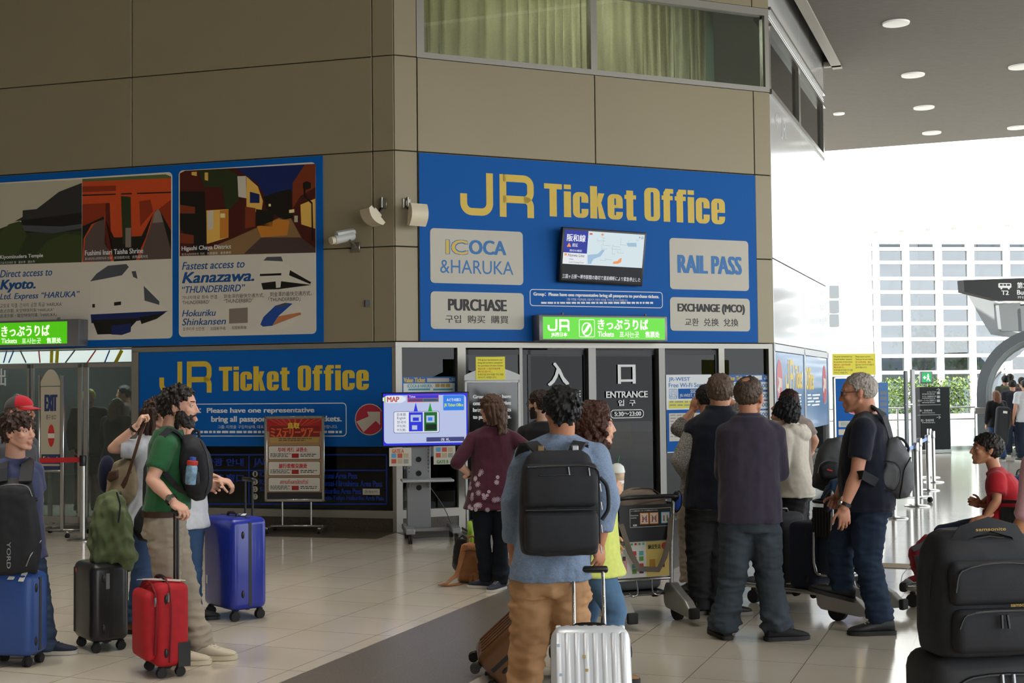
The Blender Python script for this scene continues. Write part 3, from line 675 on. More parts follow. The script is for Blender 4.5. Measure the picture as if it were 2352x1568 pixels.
# green illuminated sign
M_green = mat('lit_green', '4fc314', .35, emit=.55, emitcol='58d018'); M_litw = mat('lit_white', 'f4fbe8', .4, emit=.85); M_signgrey = mat('sign_casing', '77777a', .4, .5)
def green_sign(fr, x0, x1, y0, y1, label, full, depth=.22):
    t = rfthing('ticket_sign', label, 'sign', fr, (x0 + x1) / 2, (y0 + y1) / 2, .02)
    u0, u1, z0, z1 = fr.rect(x0, x1, y0, y1, depth); q = MB()
    q.rbox((u0, -depth, z0), (u1, -.022, z1), .012, 2, 0, fr.M())
    for uu in (u0 + (u1 - u0) * .2, u0 + (u1 - u0) * .85): q.cone(fr.pt(uu, z1 - .01, depth * .6), fr.pt(uu, z1 + .03, depth * .6), .025, .015)
    part(q, 'casing', M_signgrey, t, 40); return t, (u0, u1, z0, z1), depth + .002
gs, (u0, u1, z0, z1), go = green_sign(RF, 1238, 1533, 724, 783, 'green lit ticket sign with a white logo over the entrance doors', 1)
q = MB(); RF.pbox(q, 1247, 1527, 729, 779, go - .004, go); part(q, 'lit_face', M_green, gs)
q = MB(); go += .002; logo_jr(RF, q, 1258, 1308, 733, 760, 0, go); part(q, 'logo', M_litw, gs); q = MB(); RF.text(q, 'JR西日本', 1266, 1303, 763, 774, 0, go, .02)
RF.ring(q, 1330, 1366, 733, 774, .02, .006, 0, go); RF.disc(q, 1348, 756, .07, 0, go, .085); RF.text(q, 'きっぷうりば', 1373, 1489, 733, 757, 0, go, .03); RF.text(q, 'Tickets', 1373, 1410, 761, 773, 0, go, .02); RF.text(q, '표사는곳', 1423, 1468, 761, 775, 0, go); RF.text(q, '售票处', 1482, 1515, 761, 775, 0, go, .02)
part(q, 'lettering', M_litw, gs)
q = MB(); RF.disc(q, 1348, 756, .058, 0, go + .001, .072); RF.line(q, 1353, 747, 1346, 759, .035, 1, go + .002); RF.line(q, 1346, 759, 1340, 764, .03, 1, go + .002); RF.disc(q, 1354, 745, .014, 1, go + .002)
RF.text(q, 'みどりの窓口', 1335, 1361, 737, 742, 0, go + .001); part(q, 'seat_symbol', [M_green, M_litw], gs)
gl, _, go = green_sign(LF, -180, 181, 737, 797, 'green lit ticket sign cut by the left edge, above the glass exit doors', 0)
q = MB(); LF.pbox(q, -170, 154, 742, 792, go - .004, go); part(q, 'lit_face', M_green, gl)
q = MB(); go += .002; LF.text(q, 'きっぷうりば', 3, 114, 747, 772, 0, go, .03); LF.text(q, 'Tickets', 3, 39, 777, 788, 0, go, .02); LF.text(q, '표사는곳', 50, 94, 776, 789, 0, go); LF.text(q, '售票处', 107, 141, 775, 788, 0, go, .02)
part(q, 'lettering', M_litw, gl)
# ------------------------------------------------------------------ poster board on the left wall
pb = rfthing('poster_board', 'long blue poster board high on the left wall with two travel posters and train pictures', 'sign', LF, 372, 580)
q = MB(); LF.box(q, -9, LF.uz(743, 570)[0], ZJ + .01, zB - .015, .002, .02); part(q, 'panel', M_blue, pb)
PC = {n: mat('print_' + n, c, .38) for n, c in dict(sky='b7b29c', roof='2e2d2b', deck='4a4d52', tree='38441f', tree2='2a3419', red='c84a1e', red2='8e2f12', dkred='5c1c10', path='5b4a45', stone='86786e', black='17140f', card='d6d0c3', navy='12245e', wood='4a160f', glow='e8b95a', glow2='c87f2e', street='8a6a44', street2='4c3a38', cream='cfc7b6', train='d9d3c5', trnwin='4c5058', orange='c07a50', tblue='1d4a9a', green='58663a', lamp='f6e2a0', wall2='7a3318').items()}
pcn = list(PC); pcm = [PC[n] for n in pcn]
def pic(q, fr, n, pts, lay=0): fr.poly(q, pts, pcn.index(n), .0265 + lay * .0006)
for k, (x0, x1, y0, y1) in enumerate(((-150, 396, 412, 783), (411, 726, 382, 770))):
    q = MB(); LF.rrect(q, x0, x1, y0, y1, .055, 0, .0205, .0055); part(q, 'poster', PC['card'], pb)
q = MB()
pic(q, LF, 'sky', [(-150, 430), (188, 412), (188, 602), (-150, 612)]); pic(q, LF, 'tree2', [(-150, 535), (0, 525), (40, 510), (188, 500), (188, 602), (-150, 612)], 1)
pic(q, LF, 'roof', [(34, 508), (52, 498), (52, 483), (84, 480), (136, 440), (188, 420), (188, 490), (120, 500), (50, 506)], 2); pic(q, LF, 'black', [(48, 506), (188, 488), (188, 530), (60, 535)], 3); pic(q, LF, 'deck', [(50, 517), (142, 520), (188, 514), (188, 524), (120, 536), (54, 530)], 4)
pic(q, LF, 'roof', [(136, 487), (150, 475), (164, 452), (188, 456), (188, 486)], 4); pic(q, LF, 'tree', [(0, 535), (20, 515), (45, 508), (62, 540), (40, 585), (0, 590)], 4); pic(q, LF, 'tree', [(80, 585), (110, 552), (150, 536), (188, 540), (188, 602), (80, 605)], 4)
pic(q, LF, 'tree', [(-150, 560), (-60, 520), (0, 540), (0, 606), (-150, 612)], 3)
pic(q, LF, 'green', [(189, 411), (380, 400), (393, 405), (393, 412), (189, 418)]); pic(q, LF, 'red', [(189, 417), (393, 409), (393, 594), (189, 602)], 1)
pic(q, LF, 'red2', [(189, 469), (245, 466), (240, 500), (189, 520)], 2); pic(q, LF, 'dkred', [(243, 466), (252, 466), (255, 545), (262, 590), (240, 560)], 3); pic(q, LF, 'red2', [(320, 462), (345, 458), (352, 485), (322, 520)], 2); pic(q, LF, 'red2', [(365, 480), (393, 458), (393, 530)], 2)
pic(q, LF, 'path', [(192, 600), (196, 545), (216, 515), (240, 502), (242, 540), (254, 600)], 3); pic(q, LF, 'black', [(189, 520), (238, 497), (240, 503), (210, 515), (192, 548), (189, 600)], 4); pic(q, LF, 'black', [(242, 505), (262, 545), (325, 542), (352, 490), (335, 545), (312, 597), (262, 600)], 3)
pic(q, LF, 'path', [(320, 597), (357, 484), (362, 480), (368, 484), (393, 560), (393, 594)], 4); pic(q, LF, 'stone', [(355, 488), (362, 480), (368, 486), (375, 510), (350, 512)], 5); pic(q, LF, 'black', [(369, 487), (393, 530), (393, 575)], 5)
pic(q, LF, 'black', [(189, 447), (393, 440), (393, 443), (189, 450)], 4)
for x0, x1, y0, y1 in ((266, 278, 418, 545), (303, 315, 425, 541)): pic(q, LF, 'red', [(x0, y0), (x1, y0), (x1, y1), (x0, y1)], 6)
pic(q, LF, 'tree2', [(278, 450), (300, 452), (302, 560), (282, 560)], 5); pic(q, LF, 'stone', [(288, 523), (301, 523), (301, 568), (288, 568)], 6); pic(q, LF, 'red2', [(189, 428), (266, 426), (266, 438), (189, 441)], 5)
part(q, 'photograph', pcm, pb)
q = MB()
pic(q, LF, 'wood', [(413, 398), (425, 392), (725, 376), (725, 580), (413, 588)]); pic(q, LF, 'navy', [(540, 386), (700, 378), (680, 430), (668, 440), (640, 460), (610, 450), (590, 420)], 1); pic(q, LF, 'black', [(605, 452), (640, 440), (668, 434), (672, 500), (650, 505), (612, 480)], 2)
pic(q, LF, 'cream', [(535, 405), (565, 404), (566, 455), (536, 450)], 2); pic(q, LF, 'glow', [(566, 405), (592, 428), (604, 462), (600, 490), (566, 480)], 2); pic(q, LF, 'navy', [(574, 440), (596, 446), (596, 466), (574, 466)], 3); pic(q, LF, 'wall2', [(563, 474), (587, 478), (586, 520), (563, 525)], 3); pic(q, LF, 'black', [(588, 480), (630, 485), (625, 520), (588, 518)], 3)
pic(q, LF, 'tree2', [(455, 392), (520, 388), (545, 400), (548, 460), (520, 490), (510, 430), (470, 430)], 4); pic(q, LF, 'black', [(413, 440), (470, 440), (475, 585), (452, 586), (413, 520)], 3)
pic(q, LF, 'glow', [(474, 483), (525, 480), (525, 545), (475, 560)], 4); pic(q, LF, 'glow2', [(505, 483), (525, 481), (525, 545), (505, 548)], 5); pic(q, LF, 'lamp', [(506, 490), (517, 490), (517, 500), (506, 500)], 6); pic(q, LF, 'cream', [(477, 486), (490, 483), (490, 525), (477, 528)], 5)
pic(q, LF, 'street', [(480, 570), (540, 545), (640, 500), (668, 500), (700, 560), (725, 575), (725, 580), (480, 586)], 2); pic(q, LF, 'street2', [(560, 583), (600, 545), (690, 545), (725, 570), (725, 580)], 3); pic(q, LF, 'glow2', [(590, 520), (640, 503), (665, 506), (660, 540), (600, 545)], 3)
pic(q, LF, 'wall2', [(672, 420), (700, 378), (725, 376), (725, 430), (690, 450), (672, 480)], 3); pic(q, LF, 'glow', [(690, 470), (724, 456), (724, 525), (692, 515)], 4); pic(q, LF, 'lamp', [(617, 468), (622, 468), (622, 474), (617, 474)], 5); pic(q, LF, 'lamp', [(664, 482), (676, 480), (676, 488), (664, 489)], 5); pic(q, LF, 'sky', [(676, 495), (684, 495), (684, 510), (676, 510)], 5)
pic(q, LF, 'black', [(697, 430), (701, 430), (702, 450), (718, 465), (720, 552), (716, 552), (715, 468), (698, 452)], 6); pic(q, LF, 'black', [(696, 420), (704, 416), (714, 420), (714, 432), (704, 436), (696, 432)], 6)
pic(q, LF, 'glow', [(440, 395), (452, 394), (452, 404), (440, 402)], 4); pic(q, LF, 'glow', [(470, 396), (478, 396), (478, 415), (470, 413)], 4); pic(q, LF, 'wall2', [(413, 470), (448, 475), (448, 490), (413, 490)], 4); pic(q, LF, 'wall2', [(415, 535), (445, 540), (445, 560), (413, 558)], 4)
part(q, 'photograph', pcm, pb)
# train pictures
q = MB()
pic(q, LF, 'train', [(207, 650), (222, 630), (250, 610), (290, 606), (312, 620), (340, 655), (386, 715), (380, 722), (330, 718), (208, 724)]); pic(q, LF, 'trnwin', [(207, 646), (222, 628), (248, 610), (290, 606), (296, 613), (280, 632), (240, 640)], 1); pic(q, LF, 'trnwin', [(302, 623), (312, 622), (316, 640), (306, 636)], 1)
pic(q, LF, 'trnwin', [(330, 656), (366, 692), (366, 700), (332, 690)], 1); pic(q, LF, 'navy', [(208, 722), (330, 716), (386, 714), (360, 728), (300, 740), (210, 742)], 1); pic(q, LF, 'black', [(212, 735), (320, 730), (300, 752), (290, 766), (224, 768)], 2); pic(q, LF, 'navy', [(256, 748), (302, 742), (300, 762), (280, 769), (256, 768)], 3); pic(q, LF, 'black', [(320, 728), (380, 718), (360, 732), (325, 744)], 2); pic(q, LF, 'black', [(262, 694), (278, 692), (278, 700), (262, 702)], 2); pic(q, LF, 'black', [(212, 698), (218, 698), (218, 706), (212, 706)], 2)
part(q, 'train_picture', pcm, pb); q = MB()
pic(q, LF, 'train', [(597, 620), (603, 598), (612, 590), (648, 588), (655, 605), (690, 630), (717, 652), (715, 656), (650, 662), (603, 664)]); pic(q, LF, 'trnwin', [(605, 598), (613, 590), (646, 589), (650, 600)], 1); pic(q, LF, 'black', [(597, 629), (646, 627), (646, 632), (597, 634)], 1); pic(q, LF, 'black', [(666, 620), (715, 648), (712, 652), (664, 632)], 1); pic(q, LF, 'black', [(600, 650), (640, 645), (716, 654), (640, 664), (604, 665)], 1); pic(q, LF, 'train', [(633, 645), (646, 643), (644, 660), (634, 661)], 2)
part(q, 'train_picture', pcm, pb); q = MB()
pic(q, LF, 'train', [(598, 752), (603, 730), (640, 700), (660, 694), (690, 700), (693, 715), (680, 735), (650, 755), (612, 762)]); pic(q, LF, 'tblue', [(598, 745), (605, 728), (632, 702), (655, 695), (672, 697), (640, 725), (625, 748), (604, 750)], 1); pic(q, LF, 'trnwin', [(634, 703), (655, 695), (664, 699), (640, 706)], 2); pic(q, LF, 'orange', [(625, 748), (640, 726), (690, 717), (692, 722), (645, 740)], 2)
part(q, 'train_picture', pcm, pb); q = MB()
pic(q, LF, 'stone', [(526, 709), (569, 706), (569, 741), (526, 743)])
part(q, 'emblem', pcm, pb)
q = MB(); o = .027
for s, x0, x1, y0, y1, sh, bd in (('Direct access to', 0, 120, 618, 635, .25, .02), ('Kyoto.', 0, 82, 641, 671, .25, .05), ('Ltd. Express “HARUKA”', 0, 183, 671, 689, .25, .02), ('Fastest access to', 418, 562, 599, 617, .25, .02), ('Kanazawa.', 418, 584, 622, 648, .25, .05), ('“THUNDERBIRD”', 418, 563, 655, 671, .25, .02), ('Hokuriku', 418, 496, 711, 726, .25, .02), ('Shinkansen', 418, 519, 730, 746, .25, .02)): LF.text(q, s, x0, x1, y0, y1, 0, o, bd, sh)
for s, x0, x1, y0, y1 in (('교토로 직결. 간사이 공항 특급 ‘HARUKA’', 0, 143, 695, 705), ('直达京都, 关空特快列车“HARUKA”', 0, 124, 708, 717), ('直達京都・關空特快列車「HARUKA」', 0, 130, 719, 728), ('가나자와로 최속 연결.', 418, 501, 678, 687), ('‘THUNDERBIRD’', 418, 481, 690, 698), ('到金泽的最快交通方式,', 514, 606, 674, 684), ('“THUNDERBIRD”', 514, 581, 686, 695), ('到金澤的最快交通方式，', 620, 716, 669, 680), ('「THUNDERBIRD」', 617, 690, 681, 692), ('호쿠리쿠 신칸센', 420, 469, 751, 759), ('北陆新干线', 483, 518, 750, 758), ('北陸新幹線', 532, 566, 748, 756)): LF.text(q, s, x0, x1, y0, y1, 1, o)
for s, x0, x1, y0, y1 in (('Kiyomizudera Temple', 0, 99, 584, 595), ('Fushimi Inari Taisha Shrine', 195, 329, 572, 584), ('Higashi Chaya District', 417, 531, 563, 576)): LF.text(q, s, x0, x1, y0, y1, 2, .0305, .03)
for s, x0, x1, y0, y1 in (('기요미즈데라 절   清水寺   清水寺', 0, 80, 599, 605), ('후시미이나리타이샤 신사   伏见稻荷大社   伏見稲荷大社', 195, 340, 588, 595), ('히가시차야마치 거리   东茶屋街   東茶屋街', 417, 531, 579, 585)): LF.text(q, s, x0, x1, y0, y1, 2, .0305)
part(q, 'lettering', [M_navyink, M_ink, M_white_ink], pb)
# ------------------------------------------------------------------ lower left blue board and window lettering
lb = rfthing('sign_board', 'blue board over the left shop window with yellow letters and a red arrow', 'sign', LF, 610, 915)
q = MB(); LF.box(q, ue2 + .01, UL(900), zbl, LF.uz(600, 804)[1], .0, -.04); part(q, 'panel', M_blue, lb)
q = MB(); logo_jr(LF, q, 366, 486, 830, 902, 0, .0015); part(q, 'logo', M_yel, lb); q = MB(); heavy(LF, q, 'Ticket', 503, 665, 841, 897, 0, .0015); heavy(LF, q, 'Office', 684, 847, 838, 896, 0, .0015); part(q, 'lettering', M_yel, lb)
q = MB(); LF.ring(q, 360, 796, 926, 1002, .05, .01, 0, .0015); LF.text(q, 'Group：Please have one representative', 404, 722, 936, 951, 0, .0015, .05); LF.text(q, 'bring all passports to purchase tickets.', 485, 785, 955, 972, 0, .0015, .05)
LF.text(q, '그룹: 티켓을 구입하실때, 대표자가 전원의 여권을 가지고 와 주시기바랍니다.', 500, 775, 976, 984, 0, .0015); LF.lines(q, 450, 785, 989, 995, 1, 0, .0015, .9, 4); part(q, 'notice_text', M_white_ink, lb)
M_arrow = mat('arrow_red', 'b4233f', .4)
for x in (849, 352):
    q = MB(); LF.disc(q, x, 963, .185, 0, .0012); LF.disc(q, x, 963, .175, 1, .0018)
    s = 1 if x > 600 else -1
    LF.poly(q, [(x - 6 * s, 945), (x + 24 * s, 945), (x + 24 * s, 976), (x + 14 * s, 966), (x - 14 * s, 992), (x - 31 * s, 968), (x - 2 * s, 956)], 0, .0024)
    part(q, 'arrow_disc', [M_card, M_arrow], lb)
q = MB(); M_filmb = mat('film_blue', '14379a', .5)
wl = bpy.data.objects['window_10']
for x0, y0, x1, y1 in ((450, 1044, 888, 1044), (450, 1080, 888, 1080), (450, 1157, 888, 1157), (572, 1044, 572, 1157), (888, 1044, 888, 1157), (450, 1044, 450, 1157)): LF.line(q, x0, y0, x1, y1, .018, 0, -.055)
for s, x0, x1, y0, y1 in (('JAPAN RAIL PASS', 582, 740, 1052, 1073), ('ICOCA & HARUKA', 596, 700, 1083, 1095), ('Kansai Area Pass', 735, 821, 1085, 1099), ('Kansai WIDE', 596, 680, 1101, 1113), ('Kansai-Hiroshima Area Pass', 735, 878, 1103, 1117), ('Sanyo-San’in', 596, 680, 1119, 1131), ('Hokuriku Area Pass', 735, 830, 1121, 1134), ('Osaka-Tokyo Hokuriku Arch Pass', 735, 882, 1138, 1151), ('관광 안내', 470, 560, 1052, 1070), ('旅游 窗口', 470, 560, 1088, 1106)): LF.text(q, s, x0, x1, y0, y1, 0, -.055, .05)
for k, y in enumerate((1088, 1106, 1123, 1140)):
    LF.disc(q, 586, y, .035, 1, -.0548); LF.text(q, '1357'[k], 583.5, 588.5, y - 4.5, y + 4.5, 2, -.054)
LF.pbox(q, 833, 872, 1122, 1136, -.056, -.054, 1); LF.text(q, '西遊紀行', 838, 868, 1126, 1133, 2, -.0535)
part(q, 'lettering', [M_filmb, M_card, M_ink], wl)
curtain(LF, 'curtain', UL(830), UL(899), zsl, zbl + .05, -.3, mat('office_curtain', '6f7564', .8, trans=0), 'grey green curtain drawn behind the right end of the lower left window', .04, .12, 5)
# ------------------------------------------------------------------ posters on the centre shop front
def poster(fr, x0, x1, y0, y1, label, col='1462b0', off=.0, t=.006):
    p = rfthing('poster', label, 'poster', fr, (x0 + x1) / 2, y1, off); q = MB(); fr.pbox(q, x0, x1, y0, y1, off, off + t); part(q, 'sheet', mat('sheet_' + col, col, .45), p); return p, off + t + .001
M_teal = mat('ink_teal', '3f9cb0', .5); M_pale = mat('paper_pale', 'dfe6e4', .5)
p, o = poster(RF, 924, 1048, 865, 1010, 'blue ticket poster on the narrow window left of the doors, behind the map screen', '1462b0', -.05)
q = MB(); RF.text(q, 'Value Ticket', 927, 977, 867, 878, 0, o, .05); RF.pbox(q, 981, 1032, 868, 877, o, o + .001, 1); logo_jr(RF, q, 1034, 1045, 868, 876, 1, o); RF.pbox(q, 927, 1045, 880, 1005, o - .0005, o, 2); RF.text(q, 'ICOCA & HARUKA', 936, 992, 882, 890, 3, o + .0012, .02)
for x in (1000, 1012, 1024): RF.pbox(q, x, x + 10, 881, 889, o + .001, o + .002, 4)
for y in range(892, 1000, 9): RF.pbox(q, 938, 988, y, y + 4, o + .001, o + .002, 3); RF.pbox(q, 995, 1040, y, y + 4, o + .001, o + .002, 3)
part(q, 'print', [M_yel, M_card, M_pale, M_teal, mat('print_gold', 'b89a50', .5)], p)
p, o = poster(RF, 1664, 1768, 860, 1090, 'blue ticket price poster on the right window beside the corner', '1462b0', -.05)
q = MB(); RF.text(q, 'Union Ticket', 1668, 1712, 863, 873, 0, o, .05); RF.pbox(q, 1714, 1750, 862, 872, o, o + .001, 1); logo_jr(RF, q, 1755, 1765, 863, 871, 1, o)
for k, y in enumerate((877, 900, 921, 943, 966, 990, 1014, 1038, 1062)):
    RF.pbox(q, 1668, 1765, y, y + 18, o, o + .001, 1); RF.text(q, ('2,200', '4,000', '3,000', '5,500', '10,000', '9,000', '13,500', '14,000', '24,000')[k], 1735, 1763, y + 4, y + 14, 2, o + .0015, .03); RF.lines(q, 1672, 1728, y + 3, y + 15, 3, 3, o + .0015, .5, k)
part(q, 'print', [M_yel, M_pale, M_inkblue, M_teal], p)
p, o = poster(RF, 1531, 1635, 860, 1038, 'white free Wi-Fi poster with blue box on the pane right of the doors', 'dfe4e8', -.02)
q = MB(); RF.text(q, 'JR-WEST', 1536, 1585, 866, 877, 0, o, .02); RF.text(q, 'Free Wi-Fi Service', 1536, 1630, 879, 889, 0, o, .02); RF.pbox(q, 1558, 1634, 892, 915, o, o + .001, 1); RF.text(q, 'SSID', 1586, 1603, 894, 902, 2, o + .0015, .03); RF.text(q, 'JR-WEST_FREE_Wi-Fi', 1561, 1630, 904, 913, 2, o + .0015, .03)
RF.ring(q, 1537, 1555, 893, 916, .01, .006, 0, o); RF.text(q, 'Wi-Fi', 1538, 1554, 907, 914, 0, o); RF.pbox(q, 1536, 1630, 919, 937, o, o + .001, 3); RF.pbox(q, 1532, 1634, 940, 1036, o, o + .001, 1); RF.pbox(q, 1537, 1629, 948, 1012, o + .001, o + .002, 2); RF.lines(q, 1540, 1625, 952, 1008, 8, 4, o + .0025, .35, 9); RF.lines(q, 1538, 1628, 921, 936, 2, 4, o + .0015, .4, 8)
for r in (6, 11, 16): RF.ring(q, 1546 - r * .35, 1546 + r * .35, 896 + (16 - r) * .3, 906, .006, .003, 0, o)
part(q, 'print', [M_inkblue, M_blue, M_card, mat('ink_lemon', 'd9d23a', .5), M_grey_ink], p)
# side wall film signs
for k, (x0, x1) in enumerate(((1787, 1843), (1850, 1898))):
    p = rfthing('sign_board', ('pale blue panel with yellow letters nearest the corner on the bright side wall', 'pale blue panel with a red arrow at the far end of the bright side wall')[k], 'sign', SF, (x0 + x1) / 2, 900)
    a, b = ((.07, us1 - .07), (us1 + .07, US - .14))[k]
    q = MB(); SF.box(q, a, b, zl0, zs1 - .11, -.05, -.01); part(q, 'panel', mat('side_blue', '5c8ec6', .22, coat=.5), p)
    q = MB(); o = -.008
    M_y2 = M_yel
    if k == 0:
        logo_jr(SF, q, 1804, 1823, 826, 893, 0, o); SF.text(q, 'Ticket', 1826, 1843, 840, 892, 0, o, .05); SF.disc(q, 1791, 880, .25, 1, o, .33); SF.disc(q, 1791, 880, .24, 2, o + .001, .32); SF.poly(q, [(1787, 865), (1796, 870), (1796, 892), (1792, 888), (1790, 905), (1786, 895), (1790, 878)], 1, o + .002)
    else:
        SF.text(q, 'Office', 1851, 1869, 843, 895, 0, o, .05); SF.disc(q, 1894, 883, .25, 1, o, .33); SF.disc(q, 1894, 883, .24, 2, o + .001, .32); SF.poly(q, [(1891, 868), (1897, 870), (1897, 894), (1894, 890), (1893, 903), (1890, 895), (1893, 880)], 1, o + .002)
    x = (1830, 1855)[k]; SF.lines(q, x, x + 11 + 20 * k, 905, 935, 4, 3, o, .5, k)
    part(q, 'lettering', [M_y2, M_card, M_arrow, M_white_ink], p)
q = MB(); SF.text(q, '← JR', 1780, 1806, 268, 318, 0, .002, .02); part(q, 'lettering', mat('faint_ink', 'b4b6b8', .4), bpy.data.objects['wall_right'])
# ------------------------------------------------------------------ cameras and floodlights at the corner
M_ivory = mat('ivory_plastic', 'd8cdb4', .4); M_brk = mat('bracket_metal', '8f8a80', .3, .8)
def flood(fr, x, y, label, dirn, hx, hy):
    h = fr.hit(x, y, 0); t = thing('antenna_panel', label, 'antenna', M=basis(fr.d, -fr.n, (0, 0, 1), h), group=None)
    q = MB(); q.rbox((-.05, -.02, -.06), (.05, 0, .06), .004, 1); q.cone((.0, -.05, -.05), (0, -.05, .07), .018, .018); q.box((-.02, -.06, -.03), (.02, -.01, .03)); q.build('bracket', M_brk, t, 40)
    c = fr.hit(hx, hy, .2); a = h + fr.n * .05; d = Vector(dirn).normalized(); q = MB(); q.tube([a + V(0, 0, -.05), a.lerp(c, .5) + V(0, 0, -.05), c - d * .06], .014, 8); part(q, 'arm', M_blackst, t, 40)
    M = basis(d.cross(V(0, 0, 1)).normalized(), d, d.cross(V(0, 0, 1)).normalized().cross(d), c); q = MB(); n = 8; rg = []
    for k in range(n + 1):
        z = -.13 + .26 * k / n; dep = .075 - .05 * (2 * k / n - 1) ** 2; rg.append([(-.11, -.02, z), (.11, -.02, z), (.11, dep, z), (-.11, dep, z)])
    q2 = MB(); q2.loft(rg); q.merge(q2, M); q.rbox((-.07, -.07, -.06), (.07, -.01, .07), .01, 1, 0, M); part(q, 'housing', M_ivory, t, 40)
flood(LF, 880, 468, 'ivory panel on a steel bracket left of the wall corner, tipped downwards', (-.62, -.45, -.75), 856, 496)
flood(RF, 933, 468, 'ivory panel on a steel bracket right of the wall corner, facing the hall', (.55, -.8, -.15), 958, 493)
h = LF.hit(818, 568, 0); t = thing('security_camera', 'grey bullet security camera on the left wall beside the corner', 'camera', M=basis(LF.d, -LF.n, (0, 0, 1), h))
q = MB(); q.rbox((-.055, -.03, -.06), (.055, 0, .06), .006, 1); q.cone((0, -.03, 0), (0, -.09, 0), .025, .02); q.build('bracket', M_brk, t, 40)
a = LF.hit(812, 560, .1); b = LF.hit(803, 552, .2); e = LF.hit(768, 551, .32); f2 = LF.hit(812, 541, .1)
q = MB(); q.tube([LF.hit(815, 565, .07), a, b], .016, 8); part(q, 'arm', M_brk, t, 40)
q = MB(); d = (e - f2).normalized(); q.tube([f2, f2 + d * .02, e], [.045, .055, .055], 14); q.tube([f2 - d * .03 + V(0, 0, .02), f2 + V(0, 0, .045), e + V(0, 0, .055) - d * .03], [.01, .04, .04], 6); part(q, 'housing', mat('camera_grey', 'b9bcb9', .4), t, 40)
q = MB(); q.cone(e, e + d * .05, .045, .045, 16); part(q, 'lens_hood', M_ivory, t, 40)
# ceiling downlights
def downlight(x, y, label, on=1, r=.17, z=None, group='round ceiling downlights'):
    z = z or ZL; c = F(x, y, z); t = thing('ceiling_light', label, 'ceiling light', M=Matrix.Translation(c), group=group)
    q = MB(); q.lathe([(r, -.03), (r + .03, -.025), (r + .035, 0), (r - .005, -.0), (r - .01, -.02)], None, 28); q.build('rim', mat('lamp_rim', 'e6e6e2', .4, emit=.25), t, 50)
    q = MB(); q.cone((0, 0, -.012), (0, 0, -.001), r, r, 28); q.build('diffuser', mat('lamp_on', 'fff4e0', .4, emit=3.0) if on else mat('lamp_off_glow', 'bfc8c6', .3, emit=.35), t)  # rim and switched-off face both carry a faint added glow
    return c
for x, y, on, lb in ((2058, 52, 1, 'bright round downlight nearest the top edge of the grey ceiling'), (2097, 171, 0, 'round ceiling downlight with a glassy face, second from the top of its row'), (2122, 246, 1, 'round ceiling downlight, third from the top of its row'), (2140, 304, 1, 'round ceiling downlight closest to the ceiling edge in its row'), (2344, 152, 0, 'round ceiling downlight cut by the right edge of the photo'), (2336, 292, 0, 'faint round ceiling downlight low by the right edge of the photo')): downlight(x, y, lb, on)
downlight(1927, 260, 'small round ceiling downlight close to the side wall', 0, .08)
# ------------------------------------------------------------------ people
def skinmat(c): return mat('skin_' + c, c, .5, bump=(160, .08, .002), var=(9, .05), spec=.35)
def cloth(n, c, sc=500, wr=.35, rough=.85, var=None): 
    return mat('cloth_' + n, c, rough, bump=(sc, wr * .5, .002), var=var or (40, .06), sheen=.15, spec=.2)
def denim(n, c): return mat('denim_' + n, c, .85, bump=(420, .3, .002), var=(7, .22), stretch=(1, 1, .5), spec=.2)
def hairmat(c): return mat('hair_' + c, c, .5, bump=(120, .9, .004), var=(90, .35), stretch=(1, 1, .25), spec=.35)
M_eye = mat('eye_white', 'b9b2a8', .3); M_iris = mat('iris', '2a1c12', .2)
def yawm(deg): return Matrix.Rotation(math.radians(deg), 4, 'Z')
def ering(c, R, Fw, a, b, n=22, p=2.3):
    out = []
    for i in range(n):
        t = 2 * math.pi * i / n; ct, st = math.cos(t), math.sin(t)
        out.append(c + R * (a * abs(ct) ** (2 / p) * (1 if ct > 0 else -1)) + Fw * (b * abs(st) ** (2 / p) * (1 if st > 0 else -1)))
    return out
def chain(mb, pts, rs, seg=14, ends=True):
    for k in range(len(pts) - 1):
        mb.cone(pts[k], pts[k + 1], rs[k], rs[k + 1], seg)
        if k or ends: mb.ell(pts[k], rs[k], None, 0, seg, 8)
    if ends: mb.ell(pts[-1], rs[-1], None, 0, seg, 8)
